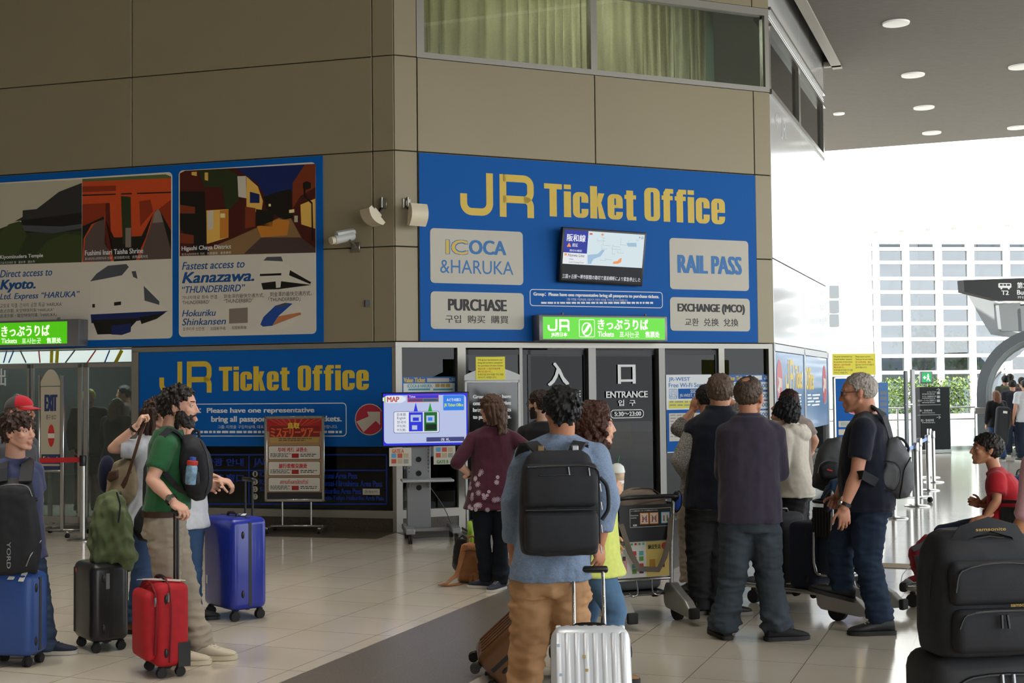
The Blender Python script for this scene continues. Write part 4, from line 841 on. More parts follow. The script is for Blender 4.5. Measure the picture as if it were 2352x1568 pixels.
def hand(mb, wrist, d, back, side, curl=35, k=1., thumb=25, spread=1.):
    """palm + four unequal fingers + thumb. d = pointing direction, back = direction the back of the hand faces"""
    y = Vector(d).normalized(); z = Vector(back); z = (z - y * z.dot(y)).normalized(); x = y.cross(z); ts = -1 if side == 'R' else 1
    M = basis(x, y, z, wrist); q = MB()
    q.ell((0, -.03, 0), (.026, .05, .02)); q.ell((0, .012, 0), (.031, .035, .018)); q.ell((0, .055, 0), (.041, .043, .0155)); q.ell((ts * .024, .03, -.008), (.018, .036, .016)); q.ell((-ts * .026, .035, -.006), (.015, .04, .014))
    if not isinstance(curl, (list, tuple)): curl = [curl] * 4
    for i, (bx, by, ls, r, sp) in enumerate(((.030, .088, (.043, .026, .021), .0088, 5), (.0105, .094, (.047, .029, .022), .009, 1), (-.0105, .09, (.043, .027, .021), .0086, -3), (-.030, .08, (.034, .021, .019), .0076, -8))):
        p = Vector((ts * bx, by - .012, .001)); a = 0; pts = [p.copy()]; rs = [r * 1.12]
        for j, l in enumerate(ls):
            a += math.radians(curl[i] * (.75, 1.05, .7)[j]); s = math.sin(math.radians(sp * spread)) * ts
            p = p + Vector((s * math.cos(a), math.cos(a), -math.sin(a))) * l; pts.append(p.copy()); rs.append(r * (1, .93, .82)[j])
        chain(q, pts, rs, 8)
    p = Vector((ts * .026, .022, -.006)); dv = Vector((ts * .72, .66, -.3)).normalized(); pts = [p]; rs = [.014]; t2 = math.radians(thumb)
    for j, l in enumerate((.04, .032, .026)):
        pts.append(pts[-1] + dv * l); rs.append((.0112, .0098, .0085)[j]); dv = (dv + Vector((-ts * math.sin(t2) * .8, .25, -math.sin(t2) * .6))).normalized()
    chain(q, pts, rs, 8)
    S = M @ Matrix.Scale(k, 4); mb.merge(q, S)
def headshape(mb, M, fem=False, jaw=1.):
    R = lambda *a: M @ Vector(a)
    E_ = lambda c, r: mb.ell(M @ Vector(c), tuple(x * M.to_scale().x for x in r), M.normalized(), 0, 18, 12)
    E_((0, -.016, .03), (.0735, .094, .083)); E_((0, .03, -.02), (.06 * jaw, .058, .085)); E_((0, .022, .03), (.066, .066, .06))
    E_((0, .052, -.088), (.03 * jaw, .03, .022)); E_((0, .074, -.1), (.017, .014, .013))
    for s in (-1, 1):
        k = M.to_scale().x
        mb.cap(R(s * .05 * jaw, -.005, -.05), R(s * .018, .06, -.095), .019 * k, .016 * k, 10); mb.cap(R(s * .012, .079, .026), R(s * .044, .066, .024), .012 * k, .012 * k, 8); E_((s * .04, .058, -.022), (.022, .022, .02))
        E_((s * .0735, -.012, -.006), (.008, .017, .03)); E_((s * .078, -.018, .004), (.009, .013, .02)); E_((s * .011, .09, -.037), (.0085, .009, .007))
    mb.cone(R(0, .082, .022), R(0, .106, -.03), .0075 * k, .0095 * k, 10); E_((0, .105, -.033), (.0105, .0105, .009)); E_((0, .087, -.062), (.022, .009, .0062)); E_((0, .085, -.0725), (.018, .0095, .0068)); E_((0, .078, -.05), (.022, .012, .014))
def facebits(mb, M, skin_i=0):
    """eyes sitting in the sockets: white, iris, upper lid (material slots 1, 2, 0)"""
    k = M.to_scale().x; N_ = M.normalized()
    for s in (-1, 1):
        c = Vector((s * .031, .072, .004)); mb.ell(M @ c, .0125 * k, N_, 1, 10, 8); mb.ell(M @ (c + Vector((0, .0085, 0))), (.006 * k, .005 * k, .006 * k), N_, 2, 8, 6); mb.ell(M @ (c + Vector((0, .001, .0055))), (.0145 * k, .0125 * k, .0075 * k), N_, 0, 10, 6)
def hairclumps(mb, M, style, seed=0, thick=.014, length=.035, hl=.0):
    sink = {'crop': .012, 'recede': .010, 'short': .006}.get(style, .004); thick, length = {'crop': (.017, .006), 'recede': (.017, .01), 'short': (.018, .022)}.get(style, (thick, length))
    Rg = random.Random(seed); k = M.to_scale().x; n = 560 if style != 'curly' else 240; thick *= .78; c = Vector((0, -.016, .03)); r = Vector((.0765, .097, .087))
    crown = Vector((0, -.06, .105))
    for i in range(n):
        z = 1 - 2 * (i + .5) / n; t = i * 2.39996; rr = math.sqrt(1 - z * z); p = Vector((c.x + r.x * rr * math.cos(t), c.y + r.y * rr * math.sin(t), c.z + r.z * z))
        ax = abs(p.x)
        if p.y > .045: lim = .083 + hl - ax * .25
        elif p.y > .015: lim = .045 + hl * .6 if style in ('short', 'messy', 'crop', 'recede') else .03
        elif p.y > -.035: lim = .018 if style in ('short', 'crop', 'recede', 'messy') else -.04
        else: lim = -.05 if style != 'crop' else -.04
        if style == 'recede' and p.y > .0: lim = max(lim, .1 + hl)
        if style == 'recede' and (p - crown).length < .033: continue
        if p.z < lim: continue
        fl = (p - crown); nv = Vector(((p.x - c.x) / r.x ** 2, (p.y - c.y) / r.y ** 2, (p.z - c.z) / r.z ** 2)).normalized(); fl = fl - nv * fl.dot(nv)
        fl = fl.normalized() if fl.length > 1e-4 else Vector((0, 1, 0))
        fl = (fl + Vector((Rg.uniform(-.4, .4), Rg.uniform(-.4, .4), Rg.uniform(-.3, .2))) * (1.6 if style in ('messy', 'curly') else .7)).normalized()
        th = thick * Rg.uniform(.8, 1.2); a = p - nv * sink; b = p + fl * length * Rg.uniform(.7, 1.2) + nv * (th * .35 - sink + .004)
        if style == 'curly': mb.ell(M @ (p + nv * Rg.uniform(.006, .024)), Rg.uniform(.016, .026) * k, None, 0, 8, 6)
        else: mb.cap(M @ a, M @ b, th * k, th * k * .55, 7)
def sweep_hair(mb, M, pts, r0, r1, n=10, spread=.05, seed=0, seg=7):
    Rg = random.Random(seed); k = M.to_scale().x
    for i in range(n):
        o = [Vector((Rg.uniform(-1, 1) * spread * (0.8 + .2 * j), Rg.uniform(-1, 1) * spread * .5, Rg.uniform(-.5, .5) * spread * .5)) for j in range(len(pts))]
        pp = [M @ (Vector(p) + q) for p, q in zip(pts, o)]; m = len(pp)
        for j in range(m - 1):
            ra = (r0 + (r1 - r0) * j / (m - 1)) * k; rb_ = (r0 + (r1 - r0) * (j + 1) / (m - 1)) * k; mb.cap(pp[j], pp[j + 1], ra, rb_, seg)
def fold_disp(amp, seed, fx=9., fz=16., zc=None):
    o = Vector((seed * 3.1, seed * 1.7, seed * .9))
    def f(p, n):
        q = Vector((p.x * fx, p.y * fx, p.z * fz)) + o; a = amp
        if zc: 
            a = amp * (.55 + sum(w * math.exp(-((p.z - c) / s) ** 2) for c, s, w in zc))
        v = noise.noise(q); return a * (1 - abs(v) * 2.2) * .6 + a * .5 * noise.noise(q * 2.3)
    return f
BUILD = dict(man=dict(cw=.168, cd=.115, ww=.152, wd=.112, hw=.165, hd=.118, g=1.), woman=dict(cw=.148, cd=.105, ww=.132, wd=.1, hw=.172, hd=.12, g=.88), stout=dict(cw=.185, cd=.135, ww=.19, wd=.16, hw=.185, hd=.145, g=1.12), kid=dict(cw=.135, cd=.095, ww=.125, wd=.095, hw=.135, hd=.1, g=.8))
def person(label, D, J, build='man', skin='c99b80', head=None, hair=None, top=None, legs=None, shoes=None, hands=None, vox=.0065, tweak=None, group=None, seed=1, vz=None, beard=None, brows=True):
    b = dict(BUILD[build]); b.update(tweak or {}); g = b['g']
    j = {k: P(v[0], v[1], D + (v[2] if len(v) > 2 else 0)) for k, v in J.items()}
    base = (j['aL'] + j['aR']) / 2; base = Vector((base.x, base.y, min(0.0, 0) if vz is None else vz))
    hipc = (j['hL'] + j['hR']) / 2; nk = j['nk']
    T = thing('person', label, 'person', base, 0, group)
    Rs = (j['sR'] - j['sL']); Rs.z *= .5; Rs = Rs.normalized(); Rh = (j['hR'] - j['hL']); Rh.z = 0; Rh = Rh.normalized(); ax = (nk - hipc).normalized()
    hs = (j['sR'] - j['sL']).length / 2; J['_'] = j
    bow = Vector(b.get('bow', (0, 0, 0)))
    def torso(mb, e, t0, low=0.):
        rings = []
        for t, a, bb, fo in ((-.16, b['hw'] * .97, b['hd'] * .98, -.01), (0, b['hw'], b['hd'], -.012), (.16, (b['hw'] + b['ww']) / 2, (b['hd'] + b['wd']) / 2, .0), (.36, b['ww'], b['wd'], .008), (.55, (b['ww'] + b['cw']) / 2 + .004, (b['wd'] + b['cd']) / 2, .01), (.72, b['cw'], b['cd'], .006), (.85, max(b['cw'] * .97, hs * .9), b['cd'] * .88, -.004), (.93, hs * .72, b['cd'] * .66, -.01), (.985, .085, .068, -.008)):
            if t < t0 - 1e-6: continue
            R = (Rh.lerp(Rs, max(0, min(1, t)))).normalized(); Fw = Vector((0, 0, 1)).cross(R).normalized(); c = hipc.lerp(nk, t) + Fw * fo + bow * math.sin(max(0, t) * math.pi)
            k_ = e + (low if t < .3 else low * .4 if t < .5 else 0); rings.append(ering(c, R, Fw, a + k_, bb + k_))
        mb.loft(rings)
        for s in ('sL', 'sR'): mb.cap(nk.lerp(hipc, .045), j[s] + Vector((0, 0, .0)), .052 + e * .7, .05 * g + e, 12)
    # --- skin
    mb = MB(); H = dict(yaw=0, pitch=0, roll=0, h=.232, fem=build in ('woman',)); H.update(head or {})
    hk = H['h'] / .232; HM = Matrix.Translation(j['hd']) @ yawm(H['yaw']) @ Matrix.Rotation(math.radians(-H['pitch']), 4, 'X') @ Matrix.Rotation(math.radians(H['roll']), 4, 'Y') @ Matrix.Scale(hk, 4)
    headshape(mb, HM, jaw=.92 if build in ('woman', 'kid') else 1.)
    nr = (.056 if build in ('man',) else .068 if build == 'stout' else .048) * (1 if build != 'kid' else .92)
    mb.cone(HM @ Vector((0, -.028, -.035)), nk + (nk - hipc).normalized() * -.04, nr, nr * 1.12, 16)
    torso(mb, -.016, 0)
    for s in 'LR':
        S, E, Wr = j['s' + s], j['e' + s], j['w' + s]
        chain(mb, [S, S.lerp(E, .4), E, E.lerp(Wr, .3), Wr], [.05 * g, .047 * g, .038 * g, .041 * g, .026 * g])
        Hp, K, A = j['h' + s], j['k' + s], j['a' + s]
        chain(mb, [Hp, Hp.lerp(K, .5), K, K.lerp(A, .3), A], [.082 * g, .07 * g, .052 * g, .054 * g, .036 * g]); fy = yawm(shoes['yaw' + s]) @ Vector((0, 1, 0)) if shoes else Vector((0, 1, 0))
        mb.cap(A - fy * .01 - Vector((0, 0, .02)), A + fy * .06 - Vector((0, 0, .028)), .026 * g, .02 * g, 8)
    sk = [skinmat(skin), M_eye, M_iris]
    me = fuse(mb, vox, 3, 'body', sk, link_it=False)
    hb = MB()
    for s in 'LR':
        hh = (hands or {}).get(s)
        if hh == 0: continue
        hh = hh or {}; E, Wr = j['e' + s], j['w' + s]; d = Vector(hh.get('d', (Wr - E).normalized())); bk = Vector(hh.get('back', (Rs * (1 if s == 'R' else -1))))
        hand(hb, Wr, d, bk, s, hh.get('curl', 28), (.82 if build == 'kid' else .9 if build == 'woman' else 1.) * hh.get('k', 1), hh.get('thumb', 25))
    parts = [me]
    if hb.v: parts.append(fuse(hb, .0036 if vox < .009 else .006, 2, 'hand', sk, link_it=False))
    ex = MB(); facebits(ex, HM); parts.append(ex.mesh('eyes', sk))
    bm = bmesh.new()
    for p_ in parts: bm.from_mesh(p_)
    # lips
    iv = HM.inverted(); me = bpy.data.meshes.new('body'); bm.to_mesh(me); bm.free()
    for m_ in sk + [mat('lip_' + skin, tuple(x * y for x, y in zip(lin(skin)[:3], (.9, .72, .7))), .45)]: me.materials.append(m_)
    for pl in me.polygons:
        if pl.material_index == 0:
            c = iv @ pl.center
            if abs(c.x) < .021 and .08 < c.y and -.078 < c.z < -.057: pl.material_index = 3
    for p_ in parts: bpy.data.meshes.remove(p_)
    link(me, 'body', T, 180, True)
    # --- trousers
    if legs:
        e = legs.get('ease', .012); q = MB(); rings = []
        for t in (-.12, 0, .12, legs.get('rise', .2)):
            R = Rh; Fw = Vector((0, 0, 1)).cross(R); f_ = max(0, t) / .36; rings.append(ering(hipc.lerp(nk, t) + Fw * -.008, R, Fw, (b['hw'] + (b['ww'] - b['hw']) * f_) + e * .35, (b['hd'] + (b['wd'] - b['hd']) * f_) + e * .35))
        q.loft(rings); zk = []
        for s in 'LR':
            Hp, K, A = j['h' + s], j['k' + s], j['a' + s]; hem = K.lerp(A, legs.get('len', 1.0)); w = legs.get('w', 1.)
            q.ell(Hp, .092 * g + e, None, 0, 14, 9); q.cone(Hp, Hp.lerp(K, .5), .092 * g + e, .08 * g * w + e, 16); q.cone(Hp.lerp(K, .5), K, .08 * g * w + e, .06 * g * w + e, 16); q.ell(K, .06 * g * w + e, None, 0, 14, 9)
            q.cone(K, K.lerp(hem, .5), .06 * g * w + e, (.058 * g + e) * w, 16); q.cone(K.lerp(hem, .5), hem, (.058 * g + e) * w, (.05 * g + e + .006) * w * legs.get('hemw', 1), 16); zk += [(K.z, .09, .5), (A.z + .06, .1, 1.1), (Hp.z - .08, .08, .5)]
        fuse(q, .009 if vox < .009 else .014, 4, legs.get('name', 'trousers'), [legs['m']], T, disp=fold_disp(legs.get('amp', .006), seed + 5, 7, 17, zk))
        if legs.get('belt'):
            q = MB(); t = legs.get('rise', .2) - .035; R = Rh; Fw = Vector((0, 0, 1)).cross(R); f_ = t / .36; A1 = [hipc.lerp(nk, t + d_) for d_ in (-.03, .035)]
            a_, b_ = (b['hw'] + (b['ww'] - b['hw']) * f_) + e + .008, (b['hd'] + (b['wd'] - b['hd']) * f_) + e + .008
            q.loft([ering(A1[0] + Fw * -.008, R, Fw, a_, b_, 30), ering(A1[1] + Fw * -.008, R, Fw, a_, b_, 30)]); q.build('belt', legs['belt'], T, 60, True)
    # --- top
    if top:
        e = top.get('ease', .012); q = MB(); torso(q, e, top.get('hem', 0), .014); sl = top.get('sleeve', 'short')
        if top.get('drop'):
            R = Rh; Fw = Vector((0, 0, 1)).cross(R); c = hipc - Vector((0, 0, top['drop'])); e2 = e + .014; q.loft([ering(c, R, Fw, b['hw'] + e2 + top.get('flare', .01), b['hd'] + e2 + top.get('flare', .01)), ering(hipc, R, Fw, b['hw'] + e2, b['hd'] + e2), ering(hipc.lerp(nk, .3), R, Fw, b['ww'] + e, b['wd'] + e)])
        for s in 'LR':
            S, E, Wr = j['s' + s], j['e' + s], j['w' + s]; q.ell(S, .055 * g + e, None, 0, 14, 9)
            if sl == 'none': continue
            fr = dict(short=.68, long=1.9, half=1.15, tq=1.45, cap=.35).get(sl, sl) if not isinstance(sl, dict) else sl[s]
            ra, rb_, rw = .054 * g + e, .045 * g + e, .034 * g + e * .7
            if fr <= 1: q.cone(S, S.lerp(E, fr), ra, rb_ + .006, 16)
            else:
                q.cone(S, E, ra, rb_, 16); q.ell(E, rb_, None, 0, 14, 9); q.cone(E, E.lerp(Wr, fr - 1), rb_, rb_ + (rw - rb_) * (fr - 1) / .9, 16)
        if top.get('collar'): Fw = Vector((0, 0, 1)).cross(Rs); c0 = hipc.lerp(nk, .97); q.loft([ering(c0, Rs, Fw, nr + .028, nr + .022), ering(c0 + Vector((0, 0, top['collar'])), Rs, Fw, nr + .014, nr + .014)])
        if top.get('hood'):
            Fw = Vector((0, 0, 1)).cross(Rs); c0 = hipc.lerp(nk, .93) - Fw * .1
            for a in range(-70, 71, 14): q.ell(c0 + Rs * (.1 * math.sin(math.radians(a))) + Fw * (.07 - .09 * math.cos(math.radians(a))) + Vector((0, 0, -.06 * math.cos(math.radians(a)) + .02)), .045, None, 0, 10, 7)
            for a in range(0, 360, 30): q.ell(nk + Rs * (.085 * math.cos(math.radians(a))) + Fw * (.075 * math.sin(math.radians(a)) - .03) + Vector((0, 0, -.02 + .0 * a)), .03, None, 0, 8, 6)
        o = fuse(q, .009 if vox < .009 else .014, 3, top.get('name', 'shirt'), top['m'] if isinstance(top['m'], list) else [top['m']], T, disp=fold_disp(top.get('amp', .006), seed, 8, 7))
        if top.get('facem'): top['facem'](o.data, j, T)
        if top.get('vest'):
            q = MB(); torso(q, e + .016, top.get('vhem', -.02), .014); Fw = Vector((0, 0, 1)).cross(Rs); c0 = hipc.lerp(nk, .97)
            q.loft([ering(c0, Rs, Fw, nr + .04, nr + .035), ering(c0 + Vector((0, 0, .05)), Rs, Fw, nr + .026, nr + .026)]); fuse(q, .01, 3, 'vest', [top['vest']], T, disp=fold_disp(.006, seed + 2, 6, 8))
    # --- shoes
    if shoes:
        for s in 'LR':
            A = j['a' + s]; yw = shoes['yaw' + s]; pt = shoes.get('pitch' + s, 0); L = shoes.get('len', .28) * (.8 if build == 'kid' else .9 if build == 'woman' else 1)
            lift = shoes.get('lift' + s, None); z0 = A.z - .075 if lift is not None else 0.0
            k = L / .28; M = Matrix.Translation((A.x, A.y, z0 + .002)) @ yawm(yw) @ Matrix.Rotation(math.radians(pt), 4, 'X') @ Matrix.Scale(k, 4)
            up = MB(); rg = []
            for y, w_, zb, zt in ((-.078, .02, .02, .06), (-.07, .034, .016, .09), (-.04, .038, .016, .105), (.0, .039, .016, .1), (.04, .041, .016, .088), (.09, .046, .016, .068), (.13, .047, .016, .056), (.17, .04, .018, .046), (.195, .024, .02, .036)):
                rg.append([Vector((w_ * math.copysign(abs(math.cos(t)) ** .75, math.cos(t)), y, (zb + zt) / 2 + (zt - zb) / 2 * math.copysign(abs(math.sin(t)) ** .8, math.sin(t)))) for t in [2 * math.pi * i / 16 for i in range(16)]])
            up.loft(rg, 0); so = []
            for y, w_ in ((-.085, .022), (-.072, .036), (-.03, .038), (.03, .038), (.1, .05), (.15, .048), (.185, .036), (.203, .02)): so.append([Vector((w_, y, 0)), Vector((w_, y, .024)), Vector((-w_, y, .024)), Vector((-w_, y, 0))])
            up.loft(so, 1)
            for lc in range(4): up.box((-.02, .035 + lc * .02, .083 - lc * .009), (.02, .043 + lc * .02, .093 - lc * .009), 2)
            q = MB(); q.merge(up, M); q.build('shoe', [shoes['m'], shoes.get('sole', M_ink), shoes.get('lace', shoes['m'])], T, 50, True)
    # --- hair
    if hair:
        q = MB(); st = hair['style']
        if st != 'none':
            hairclumps(q, HM, st if st in ('short', 'messy', 'crop', 'recede', 'curly') else 'long', seed, hair.get('thick', .014), hair.get('len', .035), hair.get('hl', 0))
            if st == 'bob':
                for a in range(-150, 151, 20):
                    t = math.radians(a); p0 = Vector((.078 * math.sin(t), -.016 - .095 * math.cos(t), .03)); sweep_hair(q, HM, [p0, p0 * 1.07 + Vector((0, 0, -.06)), p0 * 1.02 + Vector((0, 0, -.115 + .03 * (abs(a) / 150)))], .02, .014, 2, .008, a)
            if st == 'long':
                for a in range(-110, 111, 20):
                    t = math.radians(a); p0 = Vector((.08 * math.sin(t), -.02 - .098 * math.cos(t), .03)); sweep_hair(q, HM, [p0, p0 * 1.1 + Vector((0, -.01, -.1)), p0 * 1.1 + Vector((0, -.02, -.2)), p0 * .9 + Vector((0, -.03, -hair.get('drop', .3)))], .022, .012, 2, .01, a)
            if st == 'pony':
                sweep_hair(q, HM, [(0, -.1, .05), (0, -.13, -.01), (.0, -.125, -.08), (.005, -.12, -.15), (0, -.115, -.21)], .024, .012, 12, .032, seed)
                for a in range(-90, 91, 20):
                    t = math.radians(a); p0 = Vector((.08 * math.sin(t), -.02 - .098 * math.cos(t), .02)); sweep_hair(q, HM, [p0, p0 * 1.06 + Vector((0, -.01, -.07)), p0 * .9 + Vector((0, -.03, -.15))], .02, .012, 2, .01, a)
            if st == 'curly':
                Rg = random.Random(seed)
                for i in range(190):
                    t = math.radians(Rg.uniform(-125, 125)); z = Rg.uniform(-.13, .04); rr = 1.0 + .25 * Rg.random(); q.ell(HM @ Vector((.085 * math.sin(t) * rr, -.025 - .1 * math.cos(t) * rr, z)), Rg.uniform(.016, .026) * hk, None, 0, 8, 6)
        if q.v: 
            hz = hairmat(hair['c'])
            fuse(q, .0045 if vox < .009 else .009, 1, 'hair', [hz], T, disp=lambda p_, n_: .0035 * noise.noise(Vector((p_.x * 140, p_.y * 140, p_.z * 45))) if st != 'curly' else .005 * noise.noise(p_ * 90))
        if brows and vox < .009:
            q = MB()
            for s in (-1, 1): q.cap(HM @ Vector((s * .014, .089, .026)), HM @ Vector((s * .046, .076, .027)), .004 * hk, .003 * hk, 6)
            q.build('eyebrows', hairmat(hair['c']), T, 180, True)
    if beard:
        q = MB(); Rg = random.Random(seed); cl_ = 1
        for i in range(150):
            t = math.radians(Rg.uniform(-95, 95)); z = Rg.uniform(-.115, -.03); y = -.002 + .078 * math.cos(t) * (1 if z < -.05 else .95); x = (.062 - .25 * max(0, -z - .06)) * math.sin(t)
            if abs(x) < .024 and -.078 < z < -.056: continue
            if z > -.048 and abs(x) < .045: continue
            q.cap(HM @ Vector((x, y, z)), HM @ Vector((x * 1.02, y + .006, z - .012)), .011 * hk, .006 * hk, 6)
        for s in (-1, 1): q.cap(HM @ Vector((s * .004, .094, -.052)), HM @ Vector((s * .026, .084, -.058)), .0065 * hk, .005 * hk, 6)
        fuse(q, .005, 1, 'beard', [hairmat(beard)], T, disp=lambda p_, n_: .003 * noise.noise(p_ * 130))
    return T, j, HM
def glasses(T, HM, c='1a1a1c', r=.024):
    q = MB()
    for s in (-1, 1):
        q.tube([HM @ Vector((s * .033 + r * math.cos(t), .097 - .006 * abs(math.cos(t)), .002 + r * .72 * math.sin(t))) for t in [2 * math.pi * i / 14 for i in range(14)]], .0022, 5, 0, True); q.tube([HM @ Vector((s * (.033 + r), .094, .006)), HM @ Vector((s * .079, .05, .008)), HM @ Vector((s * .083, -.01, .006)), HM @ Vector((s * .08, -.025, -.008))], .0022, 5)
    q.tube([HM @ Vector((-.01, .1, .006)), HM @ Vector((.01, .1, .006))], .002, 5); q.build('glasses', mat('frame_' + c, c, .3, .3), T, 180, True)
def band(T, a, b, r, name, m, w=.02, face=None):
    """strap around a limb, optional round face on one side"""
    a, b = Vector(a), Vector(b); d = (b - a).normalized(); q = MB(); x, y = perp(d); n = 20
    rg = [[a + d * s + (x * math.cos(2 * math.pi * i / n) + y * math.sin(2 * math.pi * i / n)) * rr for i in range(n)] for s, rr in ((-w / 2, r), (-w / 2, r + .004), (w / 2, r + .004), (w / 2, r))]
    q.loft(rg, 0, True); mats = [m]
    if face is not None:
        f_ = Vector(face); f_ = (f_ - d * f_.dot(d)).normalized(); q.cone(a + f_ * (r + .001), a + f_ * (r + .011), .02, .019, 18, 1); mats = [m, M_steel]
    return q.build(name, mats, T, 50, True)
K_ = cloth
M_bsole = mat('sole_black', '191919', .7); M_wsole = mat('sole_white', 'c9c5ba', .6)
# --- man in the navy T-shirt, one foot on the trolley
T, j, HM = person('grey-haired stout man in navy T-shirt and jeans, one foot up on a luggage trolley', 8.6,
  dict(hd=(1971, 902, 0), nk=(1991, 948, .0), sL=(1984, 984, -.19), sR=(2000, 978, .19), eL=(1968, 1086, -.24), eR=(1950, 1085, .22), wL=(1938, 1166, -.26), wR=(1925, 1140, .16),
       hL=(1996, 1160, -.09), hR=(1984, 1158, .09), kL=(1992, 1290, -.1), kR=(1930, 1250, .1), aL=(2024, 1424, -.1), aR=(1932, 1350, .12)),
  'stout', 'c48d74', dict(yaw=72, pitch=4, h=.268), dict(style='crop', c='a39c95', thick=.0045, len=.008, hl=.01),
  dict(m=K_('navy_tee', '171c2a'), sleeve='short', hem=-.02, drop=.03, ease=.016, name='tshirt'), dict(m=denim('dark', '232f42'), ease=.014, w=1.06, amp=.012),
  dict(m=mat('trainer_black', '1b1c1f', .5), sole=M_bsole, lace=mat('lace_grey', '8b8d90', .5), yawL=92, yawR=80, liftR=1, pitchR=14, len=.31), dict(L=dict(curl=[30, 32, 35, 38], back=(0, -1, .1), d=(.05, -.05, -1)), R=dict(curl=70)), seed=3)
glasses(T, HM, '3a3a3e'); band(T, j['wL'].lerp(j['eL'], .1), j['eL'], .036, 'wristwatch', mat('strap_black', '141414', .5), .022, (-1, -.3, 0))
# --- man in the dark violet polo
person('balding man in dark violet long-sleeved polo and slate jeans, arms folded, seen from behind', 8.42,
  dict(hd=(1722, 912, .02), nk=(1719, 953, 0), sL=(1671, 995, -.0), sR=(1778, 997, 0), eL=(1664, 1085, .06), eR=(1789, 1082, .04), wL=(1735, 1082, .26), wR=(1722, 1076, .28),
       hL=(1693, 1190, 0), hR=(1752, 1190, 0), kL=(1684, 1325, 0), kR=(1766, 1322, 0), aL=(1661, 1445, .02), aR=(1786, 1448, -.08)),
  'man', 'c08a70', dict(yaw=-32, pitch=2, h=.27), dict(style='recede', c='4a3d33', thick=.008, len=.014, hl=.0),
  dict(m=K_('violet', '36313f'), sleeve='long', hem=-.0, drop=.02, ease=.022, collar=.035, name='polo_shirt', amp=.008), dict(m=denim('slate', '363d44'), ease=.018, w=1.12, amp=.013, hemw=1.12),
  dict(m=mat('suede_black', '17171a', .8), sole=M_bsole, yawL=12, yawR=-78, len=.3), dict(L=dict(curl=20, d=(1, 0, 0)), R=dict(curl=20, d=(-1, 0, 0))), tweak=dict(cw=.185, ww=.172, wd=.13, hw=.17), seed=5)
# --- man in the dark vest
T, j, HM = person('man in dark navy vest over a checked shirt, back to us, behind the advert trolley', 9.3,
  dict(hd=(1655, 902, .0), nk=(1652, 940, 0), sL=(1596, 988, 0), sR=(1706, 990, 0), eL=(1562, 1058, -.02), eR=(1722, 1075, .06), wL=(1590, 1112, .14), wR=(1690, 1110, .24),
       hL=(1613, 1165, 0), hR=(1670, 1165, 0), kL=(1605, 1280, 0), kR=(1655, 1285, 0), aL=(1612, 1392, .03), aR=(1658, 1402, -.03)),
  'stout', 'c08d72', dict(yaw=-15, pitch=0, h=.265), dict(style='short', c='5a4a3e', thick=.01, len=.02, hl=.01),
  dict(m=mat('check_shirt', '8a8782', .85, var=(130, .75)), sleeve='long', hem=.0, ease=.014, collar=.04, vest=K_('vest', '191d29', 60, .9), vhem=-.02), dict(m=denim('charcoal', '333437'), ease=.016, w=1.06, amp=.012),
  dict(m=mat('leather_dark', '25221f', .5), sole=mat('sole_grey', '77736c', .7), yawL=-60, yawR=-86, len=.31), None, tweak=dict(ww=.178, wd=.14), seed=7)
# --- person half hidden, hands raised to the face
person('dark-haired person half hidden behind the vest man, both patterned sleeves raised to the face', 10.2,
  dict(hd=(1622, 918, .05), nk=(1625, 960, 0), sL=(1580, 992, 0), sR=(1668, 992, 0), eL=(1556, 985, .12), eR=(1698, 950, .1), wL=(1590, 945, .2), wR=(1672, 915, .2),
       hL=(1590, 1140, 0), hR=(1640, 1140, 0), kL=(1585, 1240, 0), kR=(1640, 1245, 0), aL=(1586, 1335, .0), aR=(1640, 1345, .0)),
  'man', 'b98467', dict(yaw=12, pitch=5), dict(style='short', c='1d1916'), dict(m=mat('pattern_shirt', '6b6864', .85, var=(70, .85)), sleeve='tq', hem=-.02, drop=.04), dict(m=K_('beige2', '85796a'), ease=.02, w=1.15),
  dict(m=mat('leather_dark', '25221f', .5), yawL=10, yawR=-10), dict(L=dict(d=(.3, .15, .95), back=(-.7, -.7, 0), curl=18), R=dict(d=(-.5, .1, .8), back=(.6, -.7, 0), curl=25)), seed=9)
# --- woman in the white hoodie
person('black-haired woman in cream hooded sweater looking down, beside the man in violet', 10.3,
  dict(hd=(1803, 942, 0), nk=(1816, 976, 0), sL=(1803, 1004, -.12), sR=(1838, 1000, .12), eL=(1794, 1065, -.14), eR=(1820, 1062, .2), wL=(1770, 1085, -.02), wR=(1775, 1080, .15),
       hL=(1822, 1130, -.09), hR=(1826, 1130, .09), kL=(1812, 1235, -.1), kR=(1820, 1235, .1), aL=(1818, 1340, -.1), aR=(1826, 1340, .1)),
  'woman', 'c99a7c', dict(yaw=68, pitch=-24, h=.225), dict(style='bob', c='101012', thick=.012), dict(m=K_('cream', 'c9c2b4', 300, .6), sleeve='long', hem=-.0, drop=.03, ease=.028, hood=1, name='hoodie', amp=.008), dict(m=K_('black', '1b1b1e'), ease=.022, w=1.2, amp=.009),
  dict(m=mat('shoe_dark', '222222', .6), yawL=80, yawR=80), None, seed=11)
